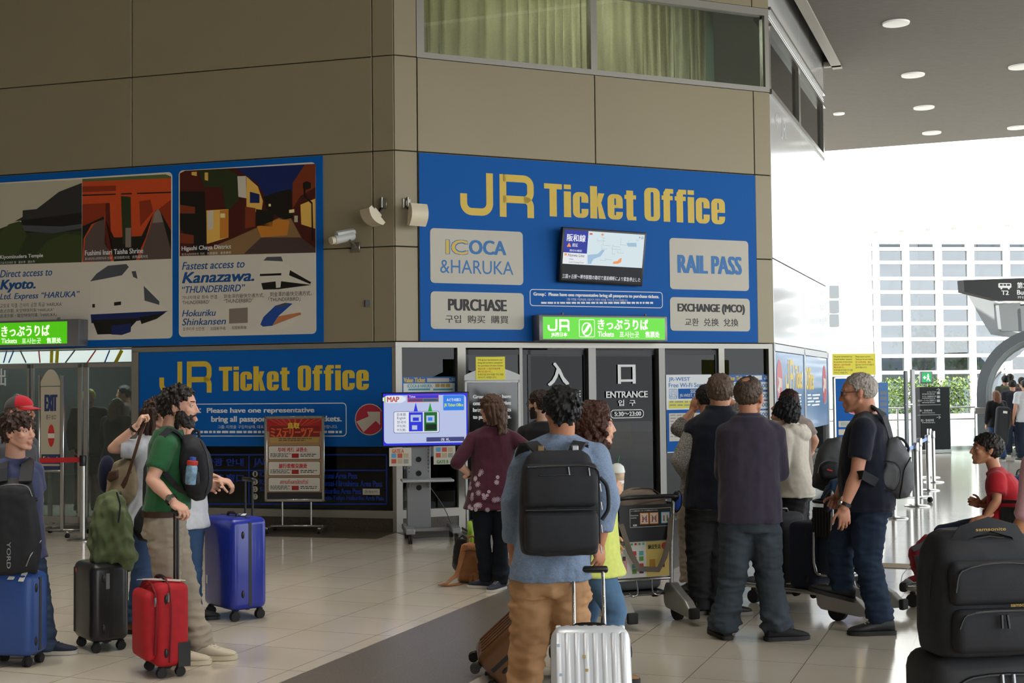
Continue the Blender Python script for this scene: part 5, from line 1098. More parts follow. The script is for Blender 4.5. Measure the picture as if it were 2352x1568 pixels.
# --- man in taupe T-shirt, hand on hip
person('short-haired man in taupe T-shirt, hand on hip, before the pale blue side panels', 12.0,
  dict(hd=(1811, 923, 0), nk=(1820, 952, 0), sL=(1780, 978, 0), sR=(1850, 976, 0), eL=(1768, 1025, .05), eR=(1872, 1012, -.02), wL=(1780, 1065, .15), wR=(1856, 1045, .04),
       hL=(1806, 1085, 0), hR=(1836, 1085, 0), kL=(1805, 1180, 0), kR=(1838, 1180, 0), aL=(1805, 1268, 0), aR=(1840, 1268, 0)),
  'man', 'c4937a', dict(yaw=15, pitch=-10, h=.235), dict(style='short', c='3a2620'), dict(m=K_('taupe', '8d8078'), sleeve='short', hem=0, drop=.04), dict(m=denim('navy2', '20242f'), ease=.02), dict(m=mat('shoe_dark', '222222', .6), yawL=10, yawR=-15), dict(R=dict(d=(-.8, -.3, -.4), back=(.3, -.9, .2), curl=25)), seed=13)
# --- man with the black backpack
T, j, HM = person('black-haired man in rolled-sleeve chambray shirt and tan trousers, black backpack on, pulling the silver suitcase', 6.0,
  dict(hd=(1289, 944, .0), nk=(1290, 1003, .0), sL=(1212, 1052, .0), sR=(1366, 1050, .0), eL=(1181, 1150, .02), eR=(1393, 1148, -.02), wL=(1178, 1262, .05), wR=(1378, 1246, -.02),
       hL=(1228, 1318, 0), hR=(1298, 1318, 0), kL=(1214, 1480, .02), kR=(1312, 1475, .05), aL=(1196, 1650, -.0), aR=(1318, 1640, .12)),
  'man', 'b98164', dict(yaw=22, pitch=-3, h=.222), dict(style='messy', c='131315', thick=.017, len=.032),
  dict(m=mat('chambray', '7688a2', .85, bump=(9, .9, .03), var=(220, .22)), sleeve={'L': 1.85, 'R': 1.72}, hem=-.03, drop=.02, ease=.018, collar=.03, amp=.008), dict(m=mat('chino_tan', 'b08760', .85, bump=(380, .2, .002), var=(5, .1)), ease=.014, w=1.08, amp=.02, rise=.16),
  dict(m=mat('shoe_brown', '3d2c1f', .6), yawL=5, yawR=-8), dict(R=dict(d=(-.03, -.05, -1), back=(.75, -.6, 0), curl=[32, 40, 45, 48], thumb=35), L=dict(curl=35, back=(-.9, -.3, 0))), tweak=dict(cw=.16, ww=.145, hw=.155), seed=15)
# --- curly woman in yellow
T, j, HM = person('curly auburn-haired woman in pale yellow top walking right with an iced drink', 7.3,
  dict(hd=(1371, 978, 0), nk=(1358, 1046, 0), sL=(1352, 1085, .15), sR=(1360, 1088, -.15), eL=(1345, 1175, .18), eR=(1372, 1185, -.2), wL=(1390, 1230, .15), wR=(1394, 1140, -.22),
       hL=(1360, 1285, .09), hR=(1362, 1287, -.09), kL=(1345, 1420, .09), kR=(1412, 1400, -.09), aL=(1300, 1520, .05), aR=(1395, 1528, -.1)),
  'woman', 'cf9f86', dict(yaw=-84, pitch=-2, h=.225), dict(style='curly', c='3b1d12'), dict(m=K_('lemon', 'cfd873'), sleeve='half', hem=-.1, drop=.07, ease=.03, flare=.03), dict(m=denim('light', '567596'), ease=.014, w=1.02),
  dict(m=mat('shoe_tan', '8a6a48', .6), yawL=-90, yawR=-90), dict(R=dict(d=(.75, .1, .45), back=(.2, -.9, -.2), curl=[50, 52, 54, 56], thumb=40)), seed=17)
# --- woman in maroon tunic
def flowers(me, j, T):
    q = MB(); Rg = random.Random(4); R = (j['sR'] - j['sL']).normalized(); n = Vector((R.y, -R.x, 0))
    import mathutils
    bvh = mathutils.bvhtree.BVHTree.FromPolygons([v.co for v in me.vertices], [tuple(p.vertices) for p in me.polygons]); inv = WM[T.name].inverted(); z1 = (inv @ j['hL']).z
    for i in range(70):
        t = Rg.random(); o = inv @ (j['hL'].lerp(j['hR'], Rg.uniform(-.75, 1.75)) + n * .6); o.z = z1 + .28 - .52 * math.sqrt(t); d = -n
        h = bvh.ray_cast(o, d)
        if h[0] is None: continue
        p, nn = h[0], h[1]; x = nn.cross(Vector((0, 0, 1))).normalized(); y = x.cross(nn) * -1; r = Rg.uniform(.012, .026)
        for k in range(9):
            a = k * math.pi * 2 / 9; dd = x * math.cos(a) + y * math.sin(a); w = nn.cross(dd).normalized() * .0022; b0 = p + nn * .0025; q.add([b0 - w + dd * .003, b0 + w + dd * .003, b0 + w * 1.6 + dd * r, b0 - w * 1.6 + dd * r], [(0, 1, 2, 3)])
    o = q.build('flower_print', K_('print_pale', 'b5a2ae'), T, fix=False)
T, j, HM = person('brown-haired woman in maroon flower-print tunic, hands on hips, by the map screen', 10.6,
  dict(hd=(1127, 938, 0), nk=(1132, 978, 0), sL=(1086, 1010, 0), sR=(1178, 1008, 0), eL=(1050, 1062, -.06), eR=(1226, 1042, -.02), wL=(1082, 1092, .03), wR=(1184, 1085, .06),
       hL=(1108, 1140, 0), hR=(1152, 1140, 0), kL=(1108, 1240, 0), kR=(1150, 1245, 0), aL=(1118, 1332, .02), aR=(1148, 1340, -.06)),
  'woman', 'd9ad95', dict(yaw=48, pitch=3, h=.232), dict(style='pony', c='4a3426', thick=.012), dict(m=K_('maroon', '48222f', 200, .4), sleeve={'L': 1.12, 'R': 1.2}, hem=-.16, drop=.1, ease=.016, flare=.03, name='tunic', facem=flowers), dict(m=denim('black', '191d24'), ease=.01, w=1.0),
  dict(m=mat('canvas_navy', '2b3040', .8), sole=M_wsole, lace=M_wsole, yawL=62, yawR=150), dict(L=dict(d=(.9, .2, .15), back=(-.2, -.9, .2), curl=12), R=dict(d=(-.9, .2, 0), back=(.2, -.9, .2), curl=20)), tweak=dict(cw=.155, ww=.15, wd=.12, hw=.18, hd=.135), seed=19)
glasses(T, HM, '1d1a1a'); band(T, j['wL'].lerp(j['eL'], .12), j['eL'], .03, 'bracelet', M_bsole, .01)
# --- bearded man in black behind
T, j, HM = person('bearded man in black T-shirt, head turned left, half hidden behind the backpack wearer', 11.3,
  dict(hd=(1238, 928, 0), nk=(1246, 966, 0), sL=(1204, 994, 0), sR=(1288, 994, 0), eL=(1196, 1050, .05), eR=(1300, 1050, .02), wL=(1215, 1095, .2), wR=(1285, 1095, .2),
       hL=(1222, 1115, 0), hR=(1266, 1115, 0), kL=(1215, 1215, 0), kR=(1268, 1215, 0), aL=(1205, 1305, 0), aR=(1272, 1305, 0)),
  'man', 'd0a48c', dict(yaw=52, pitch=0, h=.24), dict(style='short', c='2a1d16'), dict(m=K_('black2', '1a1b1d'), sleeve='short', hem=0, drop=.05), dict(m=denim('mid', '39506e'), ease=.016), dict(m=mat('shoe_dark', '222222', .6), yawL=40, yawR=10), None, seed=21, beard='2a1d16')
glasses(T, HM, '1d1a1a')
# --- teenager with the blue suitcase
person('brown-haired teenage boy in slate blue T-shirt with a hand on the matte blue suitcase', 8.1,
  dict(hd=(44, 992, 0), nk=(34, 1050, .03), sL=(78, 1082, .1), sR=(-6, 1086, -.06), eL=(88, 1150, .12), eR=(-34, 1150, -.14), wL=(66, 1200, -.08), wR=(2, 1162, -.32),
       hL=(62, 1270, .05), hR=(18, 1270, -.03), kL=(92, 1385, .02), kR=(30, 1390, -.05), aL=(104, 1490, .04), aR=(20, 1495, .0)),
  'man', 'cf9d86', dict(yaw=-112, pitch=-2, h=.242), dict(style='messy', c='33211a', thick=.014, len=.045, hl=-.025), dict(m=K_('slateblue', '444a6a'), sleeve='short', hem=-.02, drop=.03), dict(m=denim('mid2', '38465c'), ease=.012, w=1.0, amp=.012),
  dict(m=mat('canvas_navy2', '23293c', .8), sole=M_wsole, yawL=-88, yawR=-100), dict(R=dict(d=(.85, -.15, -.35), back=(.2, -.4, .9), curl=[45, 48, 50, 52], thumb=30)), tweak=dict(cw=.15, ww=.138, hw=.15, g=.92), seed=23)
# --- man in the cap
T, j, HM = person('man in a red and grey cap and glasses behind the teenager at the left edge', 9.2,
  dict(hd=(48, 948, 0), nk=(30, 1000, 0), sL=(66, 1022, .15), sR=(-10, 1024, -.1), eL=(72, 1100, .15), eR=(-40, 1100, -.1), wL=(60, 1165, .1), wR=(-40, 1165, -.15),
       hL=(42, 1180, .08), hR=(5, 1180, -.06), kL=(45, 1300, .08), kR=(0, 1300, -.06), aL=(48, 1402, .08), aR=(0, 1402, -.06)),
  'man', 'c08c74', dict(yaw=-106, pitch=-6, h=.24), dict(style='crop', c='5b4a40', thick=.007, len=.012), dict(m=K_('grey3', '4a4a50'), sleeve='short', hem=0, drop=.04), dict(m=denim('mid2', '38465c'), ease=.02), dict(m=mat('shoe_dark', '222222', .6), yawL=-90, yawR=-90), None, seed=25)
glasses(T, HM, '2a2a2e'); q = MB(); Mh = HM @ Matrix.Translation((0, -.012, .042)); q.ell(Mh @ Vector((0, 0, .0)), tuple(x * HM.to_scale().x for x in (.083, .104, .083)), HM.normalized(), 0, 24, 16)
q2 = MB()
for v, f, m in [(q.v, q.f, q.m)]:
    ih = Mh.inverted(); keep = [f_ for f_ in f if all((ih @ Vector(v[i])).z > -.012 for i in f_)]; q2.v = v; q2.f = keep; q2.m = [1 if sum((ih @ Vector(v[i])).y for i in f_) / len(f_) > .015 else 0 for f_ in keep]
rg = []
for k in range(9):
    t = math.radians(-62 + 124 * k / 8); rg.append([Mh @ Vector((.08 * math.sin(t), .09 * math.cos(t) * 1.0 + .0, -.004)), Mh @ Vector((.075 * math.sin(t), .085 * math.cos(t) + .085 * math.cos(t) ** .6, -.028)), Mh @ Vector((.075 * math.sin(t), .085 * math.cos(t) + .085 * math.cos(t) ** .6, -.033)), Mh @ Vector((.078 * math.sin(t), .088 * math.cos(t), -.012))])
q2.loft(rg, 1); q2.ell(Mh @ Vector((0, 0, .082)), .008, None, 1, 8, 6); q2.build('cap', [K_('cap_grey', '4b4648'), K_('cap_red', 'b01f2c')], T, 60, True)
# --- man in the green T-shirt
T, j, HM = person('bearded man in green T-shirt and beige trousers gripping the red suitcase', 7.9,
  dict(hd=(413, 933, 0), nk=(391, 984, 0), sL=(402, 1020, .17), sR=(380, 1022, -.17), eL=(425, 1100, .2), eR=(349, 1102, -.24), wL=(466, 1110, .2), wR=(398, 1152, -.3),
       hL=(384, 1205, .09), hR=(378, 1207, -.09), kL=(424, 1345, .09), kR=(384, 1345, -.08), aL=(462, 1490, .04), aR=(400, 1488, -.1)),
  'man', 'd0a08a', dict(yaw=-92, pitch=0, h=.25), dict(style='messy', c='1e1714', thick=.014, len=.04), dict(m=K_('green', '275a37', 300, .3), sleeve='short', hem=.04, drop=0, ease=.016, name='tshirt'), dict(m=mat('chino_beige', '958b7c', .85, bump=(380, .2, .002), var=(5, .08)), ease=.014, w=1.0, amp=.014, rise=.17, belt=mat('belt_brown', '3a2418', .5)),
  dict(m=mat('trainer_cream', 'bdb49f', .7), sole=mat('sole_gum', 'c3b9a0', .6), yawL=-92, yawR=-90, len=.31), dict(R=dict(d=(.75, -.2, -.5), back=(.3, -.35, .85), curl=[50, 55, 58, 60], thumb=35), L=dict(curl=40)), seed=27, beard='1e1714')
band(T, j['wR'].lerp(j['eR'], .1), j['eR'], .033, 'wristwatch', mat('strap_black', '141414', .5), .024, (-.2, -1, .5))
# --- woman raising her arm
T, j, HM = person('brown-haired woman in white T-shirt raising one arm with a bag strap', 8.9,
  dict(hd=(366, 952, 0), nk=(351, 996, 0), sL=(366, 1025, .16), sR=(318, 1030, -.12), eL=(385, 1090, .2), eR=(258, 1030, -.16), wL=(400, 1135, .2), wR=(314, 978, -.18),
       hL=(352, 1190, .09), hR=(332, 1190, -.09), kL=(350, 1305, .09), kR=(325, 1308, -.09), aL=(348, 1420, .06), aR=(312, 1428, -.1)),
  'woman', 'd1a58e', dict(yaw=-112, pitch=-4, h=.235), dict(style='long', c='33221a', drop=.18), dict(m=K_('white', 'bcc0c8'), sleeve='short', hem=-.08, drop=.06, ease=.02), dict(m=denim('blue', '3a4e6e'), ease=.014),
  dict(m=mat('sandal_brown', '6b4a34', .6), yawL=-90, yawR=-100), dict(R=dict(d=(.45, .05, .9), back=(-.8, -.3, .4), curl=[70, 75, 75, 75], thumb=50)), seed=29)
band(T, j['wR'].lerp(j['eR'], .12), j['eR'], .03, 'bracelet', M_bsole, .018)
# --- person behind, hand on the large blue suitcase
person('person in white shirt almost hidden behind the man in green, holding the royal blue suitcase', 9.25,
  dict(hd=(418, 955, .05), nk=(412, 1005, 0), sL=(447, 1030, .05), sR=(386, 1030, -.05), eL=(462, 1090, .02), eR=(432, 1045, -.12), wL=(502, 1100, .0), wR=(436, 985, -.06),
       hL=(435, 1190, .05), hR=(400, 1190, -.05), kL=(440, 1300, .05), kR=(405, 1300, -.05), aL=(440, 1405, .05), aR=(405, 1405, -.05)),
  'man', 'cb9d86', dict(yaw=-70, pitch=0, h=.23), dict(style='short', c='2b1f18'), dict(m=K_('white2', 'c4c8ce'), sleeve='short', hem=-.08, drop=.07, ease=.02), dict(m=denim('blue2', '3d5678'), ease=.014),
  dict(m=mat('shoe_dark', '222222', .6), yawL=-80, yawR=-80), dict(R=dict(d=(.1, -.1, 1), back=(.8, -.5, 0), curl=55), L=dict(d=(.9, 0, -.25), back=(.1, -.3, .9), curl=[45, 48, 50, 52])), seed=31)
# --- seated boy in red
person('dark-haired boy in red T-shirt and navy track trousers sitting on luggage, looking left', 9.2,
  dict(hd=(2265, 1032, 0), nk=(2290, 1084, 0), sL=(2289, 1103, -.13), sR=(2302, 1098, .13), eL=(2290, 1150, -.18), eR=(2282, 1140, .15), wL=(2264, 1186, -.16), wR=(2252, 1158, .1),
       hL=(2303, 1210, -.08), hR=(2300, 1208, .08), kL=(2212, 1238, -.12), kR=(2168, 1226, .1), aL=(2222, 1350, -.1), aR=(2174, 1346, .1)),
  'kid', 'bd8768', dict(yaw=84, pitch=-6, h=.232), dict(style='short', c='1c1713', thick=.012, len=.03, hl=-.012), dict(m=K_('red', 'a8202a', 300, .3), sleeve='short', hem=-.1, drop=.03, ease=.022), dict(m=K_('tracknavy', '242c42', 200, .4), ease=.014, w=1.15),
  dict(m=mat('trainer_red', '9a2f35', .6), sole=M_wsole, yawL=90, yawR=95, liftL=1, liftR=1), dict(L=dict(d=(-.9, -.1, -.25), back=(.1, -.3, .95), curl=25), R=dict(d=(-.5, .1, .2), curl=60)), tweak=dict(bow=(.05, 0, .0), cw=.142, ww=.135), seed=33)
# --- person at the right edge
person('person in a pink sleeve at the right edge, bare arm reaching behind the black backpack', 7.6,
  dict(hd=(2440, 950, 0), nk=(2440, 1020, 0), sL=(2376, 1065, -.05), sR=(2500, 1060, .0), eL=(2358, 1178, -.05), eR=(2530, 1160, .0), wL=(2302, 1282, -.0), wR=(2530, 1270, -.05),
       hL=(2410, 1270, 0), hR=(2480, 1270, 0), kL=(2405, 1400, 0), kR=(2485, 1400, 0), aL=(2400, 1520, 0), aR=(2490, 1520, 0)),
  'man', 'b9835f', dict(yaw=60, pitch=0), dict(style='short', c='2a201a'), dict(m=K_('pink', 'd0a0ac'), sleeve=1.1, hem=0, drop=.04, ease=.02), dict(m=denim('mid', '39506e'), ease=.016), dict(m=mat('shoe_dark', '222222', .6), yawL=60, yawR=50), dict(L=dict(curl=40)), seed=35)
# --- people in the tube and inside the office (far away)
def far(label, D, x, ytop, yaw, topm, legm, hairc='17130f', style='short', build='man', sleeve='long', sk='b98a70', vz=None, dz=0, group=None, seed=0, ease=.02):
    s = 2930 / D; g0 = F(x, 1000); foot = CO.z; yb = None
    # place by the pixel column and head height; feet on the floor
    hx = P(x, ytop, D); H = hx.z - dz; c, sn = math.cos(math.radians(yaw)), math.sin(math.radians(yaw)); k = H / 1.72; B = Vector((hx.x, D, dz))
    def L(a, b_, z): return B + Vector((a * c - b_ * sn, a * sn + b_ * c, 0)) * k + Vector((0, 0, z * k))
    J = dict(hd=L(0, .02, 1.6), nk=L(0, -.02, 1.45), sL=L(-.18, 0, 1.4), sR=L(.18, 0, 1.4), eL=L(-.24, 0, 1.12), eR=L(.24, 0, 1.12), wL=L(-.23, .1, .88), wR=L(.23, .1, .88), hL=L(-.09, 0, .88), hR=L(.09, 0, .88), kL=L(-.1, .04, .48), kR=L(.1, .0, .48), aL=L(-.1, .06, .08), aR=L(.1, -.08, .08))
    def px(v): d = v - CO; z = d.dot(FWD); return (1176 + FPX * d.dot(CR) / z, 784 - FPX * d.dot(CU) / z, v.y - D)
    return person(label, D, {a: px(v) for a, v in J.items()}, build, sk, dict(yaw=yaw, h=.23 * k), dict(style=style, c=hairc, thick=.016), dict(m=topm, sleeve=sleeve, hem=-.02, drop=.05, ease=ease), dict(m=legm, ease=.02), dict(m=mat('shoe_dark', '222222', .6), yawL=yaw, yawR=yaw, len=.28 * k, sole=M_wsole), None, .012, None, group, seed, dz, None, False)
gq = 'people walking away through the tube'
T_g = far('long-haired woman in black walking into the glass tube, instrument case on her back', 27.5, 2288, 897, 5, K_('blk4', '17181b'), denim('q1', '2f4468'), '6a4630', 'long', 'woman')
far('man in black sweater walking into the glass tube, right of the instrument case', 29, 2325, 872, -8, K_('blk5', '1b1e27'), denim('q2', '1f2634'))
far('man in white T-shirt at the right edge walking into the glass tube', 27, 2354, 872, 10, K_('wht5', 'c3c6cc'), denim('q2', '1f2634'), sleeve='short')
far('person in olive top further along the tube, left of the others', 33, 2309, 862, 0, K_('olv5', '57584a'), denim('q2', '1f2634'))
far('person with dark hair furthest along the tube, head above the crowd', 36, 2320, 858, 0, K_('drk6', '3b3230'), denim('q2', '1f2634'), '2a201c')
far('person in dark patterned top far along the tube by the right edge', 31.5, 2347, 866, 0, K_('drk7', '4b3238'), denim('q2', '1f2634'))
far('person in a yellow cap and black jacket inside the office, behind the left glass', 17.2, 204, 893, -150, K_('blk8', '1b1c1e'), K_('blk', '1d1d20'), 'c9c22a', seed=2)
far('man with glasses inside the office, behind the left glass beside the frame', 18.2, 288, 884, 100, K_('brn8', '4f3f38'), K_('blk', '1d1d20'), seed=3)
far('fair-haired woman in black inside the office, back to us behind the left glass', 16.6, 268, 915, -20, K_('blk8', '1b1c1e'), K_('blk', '1d1d20'), '6b5540', 'long', 'woman', seed=4)
far('person in a black coat inside the office behind the left exit sign', 17.6, 40, 905, 40, K_('blk8', '1b1c1e'), K_('blk', '1d1d20'), seed=5)
# ------------------------------------------------------------------ bags and cases
M_blackf = mat('bag_black', '1d1f24', .75, bump=(300, .35, .002), var=(12, .15)); M_blackp = mat('plastic_black', '151517', .35); M_rubber = mat('rubber', '1a1a1a', .7)
M_zip = mat('zip_metal', '8c8d90', .3, .8); M_tagw = mat('tag_white', 'd8d8d4', .5)
def centroid(pts): return (sum(p[0] for p in pts) / len(pts), sum(p[1] for p in pts) / len(pts))
def soft(pts, D, t, sh=.82, lean=0.):
    """a stuffed shape: the outline at mid depth, drawn in towards front and back"""
    q = MB(); cx, cy_ = centroid(pts); n = len(pts); rings = []
    for dz, s in ((-.5, sh * .75), (-.4, sh), (-.15, .98), (0, 1), (.15, .98), (.4, sh), (.5, sh * .75)):
        rings.append([P(cx + (x - cx) * s, cy_ + (y - cy_) * s, D + dz * t + lean * (y - cy_)) for x, y in pts])
    q.loft(rings); return q
def softbag(name, label, cat, pts, D, t, m, vox=.012, it=5, amp=.006, seed=0, part_name='body', sh=.82, group=None, fx=9, fz=12):
    c = centroid(pts); zb = max(p[1] for p in pts); T = thing(name, label, cat, P(c[0], zb, D), 0, group)
    fuse(soft(pts, D, t, sh), vox, it, part_name, [m], T, disp=fold_disp(amp, seed + 3, fx, fz)); return T
def pxtube(q, pts, D, r, mi=0, seg=6): q.tube([P(p[0], p[1], D + (p[2] if len(p) > 2 else 0)) for p in pts], r, seg, mi)
def pxstrap(q, pts, D, w, t, nv=(0, -1, 0), mi=0): q.strap([P(p[0], p[1], D + (p[2] if len(p) > 2 else 0)) for p in pts], w, t, nv, mi)
def caster(T, x, y, r=.028, z=0, double=True, name='wheel', yaw=0.):
    q = MB()
    for s in ((-.011, .011) if double else (0,)): q.cone((x + s - .008, y, z + r), (x + s + .008, y, z + r), r, r, 16); q.cone((x + s - .0085, y, z + r), (x + s + .0085, y, z + r), r * .55, r * .55, 12)
    q.rbox((x - .016, y - .02, z + r * 1.1), (x + .016, y + .02, z + r * 2.3), .006, 1); return q.build(name, M_rubber, T, 40)
def suitcase(label, M, w, h, d, m, ribs=0, handle=.4, soft_=False, band=True, grip_w=.2, hm=None, wheels=4, hy=None, rib_axis='z', rad=.05, bars=.1, group=None, wr=.028, twotone=None):
    """local x width, -y the front face, z up; origin on the floor under the middle"""
    T = thing('suitcase', label, 'suitcase', M=M, group=group); z0 = wr * 2.2; q = MB(); hm = hm or M_blackp
    q.rbox((-w / 2, -d / 2, z0), (w / 2, d / 2, z0 + h), rad, 4)
    for k in range(ribs):
        x = -w * .4 + w * .8 * k / max(ribs - 1, 1)
        q.rbox((x - w * .3 / ribs, -d / 2 - .006, z0 + .05), (x + w * .3 / ribs, -d / 2 + .02, z0 + h - .05), .006, 1); q.rbox((x - w * .3 / ribs, d / 2 - .02, z0 + .05), (x + w * .3 / ribs, d / 2 + .006, z0 + h - .05), .006, 1); q.rbox((x - w * .3 / ribs, -d / 2 + .05, z0 + h - .02), (x + w * .3 / ribs, d / 2 - .05, z0 + h + .006), .006, 1)
    q.build('shell', m, T, 50)
    if band:
        q = MB(); b = .012
        for lo, hi in (((-w / 2 - .002, -b, z0 + .03), (-w / 2 + .01, b, z0 + h - .03)), ((w / 2 - .01, -b, z0 + .03), (w / 2 + .002, b, z0 + h - .03)), ((-w / 2 + .03, -b, z0 + h - .01), (w / 2 - .03, b, z0 + h + .002)), ((-w / 2 + .03, -b, z0 - .002), (w / 2 - .03, b, z0 + .01))): q.box(lo, hi)
        q.build('zip_band', M_blackp, T)
    hy = d / 2 - .03 if hy is None else hy
    if handle:
        q = MB(); q.tube([(-bars, hy, z0 + h - .03), (-bars, hy, z0 + h + handle)], .0085, 8); q.build('pull_bar', hm, T, 60)
        q = MB(); q.tube([(bars, hy, z0 + h - .03), (bars, hy, z0 + h + handle)], .0085, 8); q.build('pull_bar', hm, T, 60)
        q = MB(); q.rbox((-bars - .025, hy - .018, z0 + h + handle - .012), (bars + .025, hy + .018, z0 + h + handle + .016), .011, 2); q.build('pull_grip', M_blackp, T, 50)
    q = MB(); q.tube([(-.07, -.02, z0 + h - .005), (-.06, -.02, z0 + h + .022), (.06, -.02, z0 + h + .022), (.07, -.02, z0 + h - .005)], .011, 8); q.build('carry_handle', M_blackp, T, 60)
    for sx in (-1, 1):
        for sy in ((-1, 1) if wheels == 4 else (1,)): caster(T, sx * (w / 2 - .045), sy * (d / 2 - .045), wr)
    for sx in (-1, 1):
        for z in (.18, .82): 
            q = MB(); q.ell((sx * (w / 2 + .001), -d * .2, z0 + h * z), (.008, .012, .028), None, 0, 10, 8); q.build('side_foot', M_blackp, T, 60)
    return T
def at_floor(x, y): v = F(x, y); return Vector((v.x, v.y, 0))
M_bluepl = mat('case_blue_matte', '2a4a8a', .42, bump=(260, .25, .002)); M_blk = mat('case_black', '222123', .3, bump=(200, .1, .001)); M_red = mat('case_red', 'a3101c', .75, bump=(350, .3, .002), var=(20, .1)); M_blue2 = mat('case_blue', '1f2f96', .28, coat=.3); M_silv = mat('case_silver', 'dde2e8', .3, .2); M_brown = mat('case_brown', '5c3c22', .35, .3, coat=.4)
T = suitcase('matte blue cabin suitcase with silver pull handle held by the teenage boy', frame(at_floor(36, 1524), math.radians(-12)), .33, .5, .22, M_bluepl, 0, .43, hm=M_steel, bars=.068)
q = MB(); q.strap([(.02, .06, .56), (.03, .0, .575), (.035, -.06, .57), (.036, -.115, .53)], .04, .003, (0, 0, 1)); q.build('baggage_tag', M_tagw, T); q = MB(); q.strap([(.10, .06, .56), (.105, 0, .572), (.107, -.07, .568), (.108, -.118, .52)], .035, .003, (0, 0, 1)); q.build('baggage_tag', M_tagw, T)
T = suitcase('black hard cabin suitcase with a green jacket hung over its handle', frame(at_floor(232, 1487), math.radians(-52)), .36, .5, .25, M_blk, 0, .43, grip_w=.1, bars=.05)
q = MB(); q.box((-.12, -.127, .49), (-.095, -.124, .515)); q.build('badge', mat('badge_red', 'a02028', .4), T); q = MB(); q.rbox((.178, -.035, .4), (.184, -.01, .5), .003, 1); q.build('lock', M_zip, T)
q = MB()
for z in (-.07, .0, .07): q.rbox((-.15 + 0, -.128, .1 + 0), (-.13, -.12, .52), .003, 1) if z == 0 else None
q.build('rib', M_blk, T)
T = suitcase('red soft-sided suitcase with white-striped luggage strap, in front of the man in green', frame(at_floor(378, 1545), math.radians(-58)), .33, .48, .2, M_red, 0, .4, band=False, wheels=4, bars=.03, rad=.045)
q = MB(); q.rbox((-.145, -.16, .1), (.145, -.08, .5), .045, 3); q.build('front_pocket', M_red, T, 50); q = MB(); q.tube([(-.15, -.1, .14), (-.15, -.1, .5), (.15, -.1, .5), (.15, -.1, .14)], .006, 6); q.tube([(-.167, -.02, .09), (-.167, -.02, .52), (.167, -.02, .52), (.167, -.02, .09)], .005, 6); q.build('zip', mat('zip_red', '6d0a14', .6), T)
for z, y in ((.47, -.105), (.49, -.03)): q = MB(); q.tube([(.166, y, z), (.172, y, z - .03), (.172, y, z - .05)], .006, 6); q.build('zip_pull', M_zip, T)
q = MB(); q.strap([(-.1, -.13, .545), (0, -.1, .556), (.1, .0, .553), (.14, .05, .55)], .016, .003, (0, 0, 1)); q.strap([(-.1, -.1, .546), (0, -.07, .558), (.1, .03, .555), (.14, .08, .551)], .012, .003, (0, 0, 1)); q.build('luggage_strap', M_tagw, T)
q = MB(); q.prism([(.12, .06), (.168, .06), (.168, .2), (.15, .18)], .03, .102); q.build('corner_guard', M_blackp, T)
T = suitcase('large glossy royal blue hard suitcase with black zip band, standing before the poster stand', frame(at_floor(540, 1415), math.radians(-50)), .46, .66, .29, M_blue2, 0, .26, bars=.055, wr=.034)
q = MB(); q.strap([(-.02, .02, .742), (.06, .05, .75), (.12, .0, .745)], .03, .004, (0, 0, 1)); q.build('baggage_tag', M_tagw, T); q = MB(); q.box((-.17, -.148, .24), (-.15, -.145, .3)); q.build('sticker', M_tagw, T)
# silver case, tilted as it is pulled
b0 = P(1362, 1655, 5.3); b0.z = 0.02
T = suitcase('ribbed silver hard suitcase in the foreground, tilted, pulled by the man with the black backpack', Matrix.Translation(b0) @ Matrix.Rotation(math.radians(-2), 4, 'Z') @ Matrix.Rotation(math.radians(-33), 4, 'X'), .345, .6, .24, M_silv, 8, .33, hm=mat('bar_silver', 'c9c9c6', .2, .9), bars=.068, rad=.06, hy=.07)
for x, z, c in ((-.14, .55, 'pearl'), (-.13, .42, 'pearl'), (-.03, .5, 'gold'), (-.02, .44, 'gold'), (.02, .34, 'gold'), (-.1, .3, 'pearl')):
    q = MB(); q.box((x - .006, -.1275, z - .006), (x + .007, -.1262, z + .007)); q.build('sticker', mat('sticker_' + c, dict(pearl='b9cfe0', gold='c9b070')[c], .3, .4), T)
# brown case
zx = Vector((.74, .02, .67)).normalized(); ax_ = Vector((-.12, .99, 0)); ax_ = (ax_ - zx * ax_.dot(zx)).normalized(); yy = zx.cross(ax_)
b0 = P(1108, 1548, 7.3); b0.z = .0
T = suitcase('brown suitcase rolling on two wheels at a slant, behind the backpack wearer’s legs', basis(ax_, yy, zx, b0 + Vector((-.02, 0, .03))), .34, .5, .23, M_brown, 0, .45, bars=.06, wheels=4)
q = MB()
for x in (-.12, -.06, 0, .06, .12): q.rbox((x - .012, -.121, .12), (x + .012, -.112, .5), .004, 1); q.rbox((x - .012, .112, .12), (x + .012, .121, .5), .004, 1)
q.build('rib', M_brown, T)
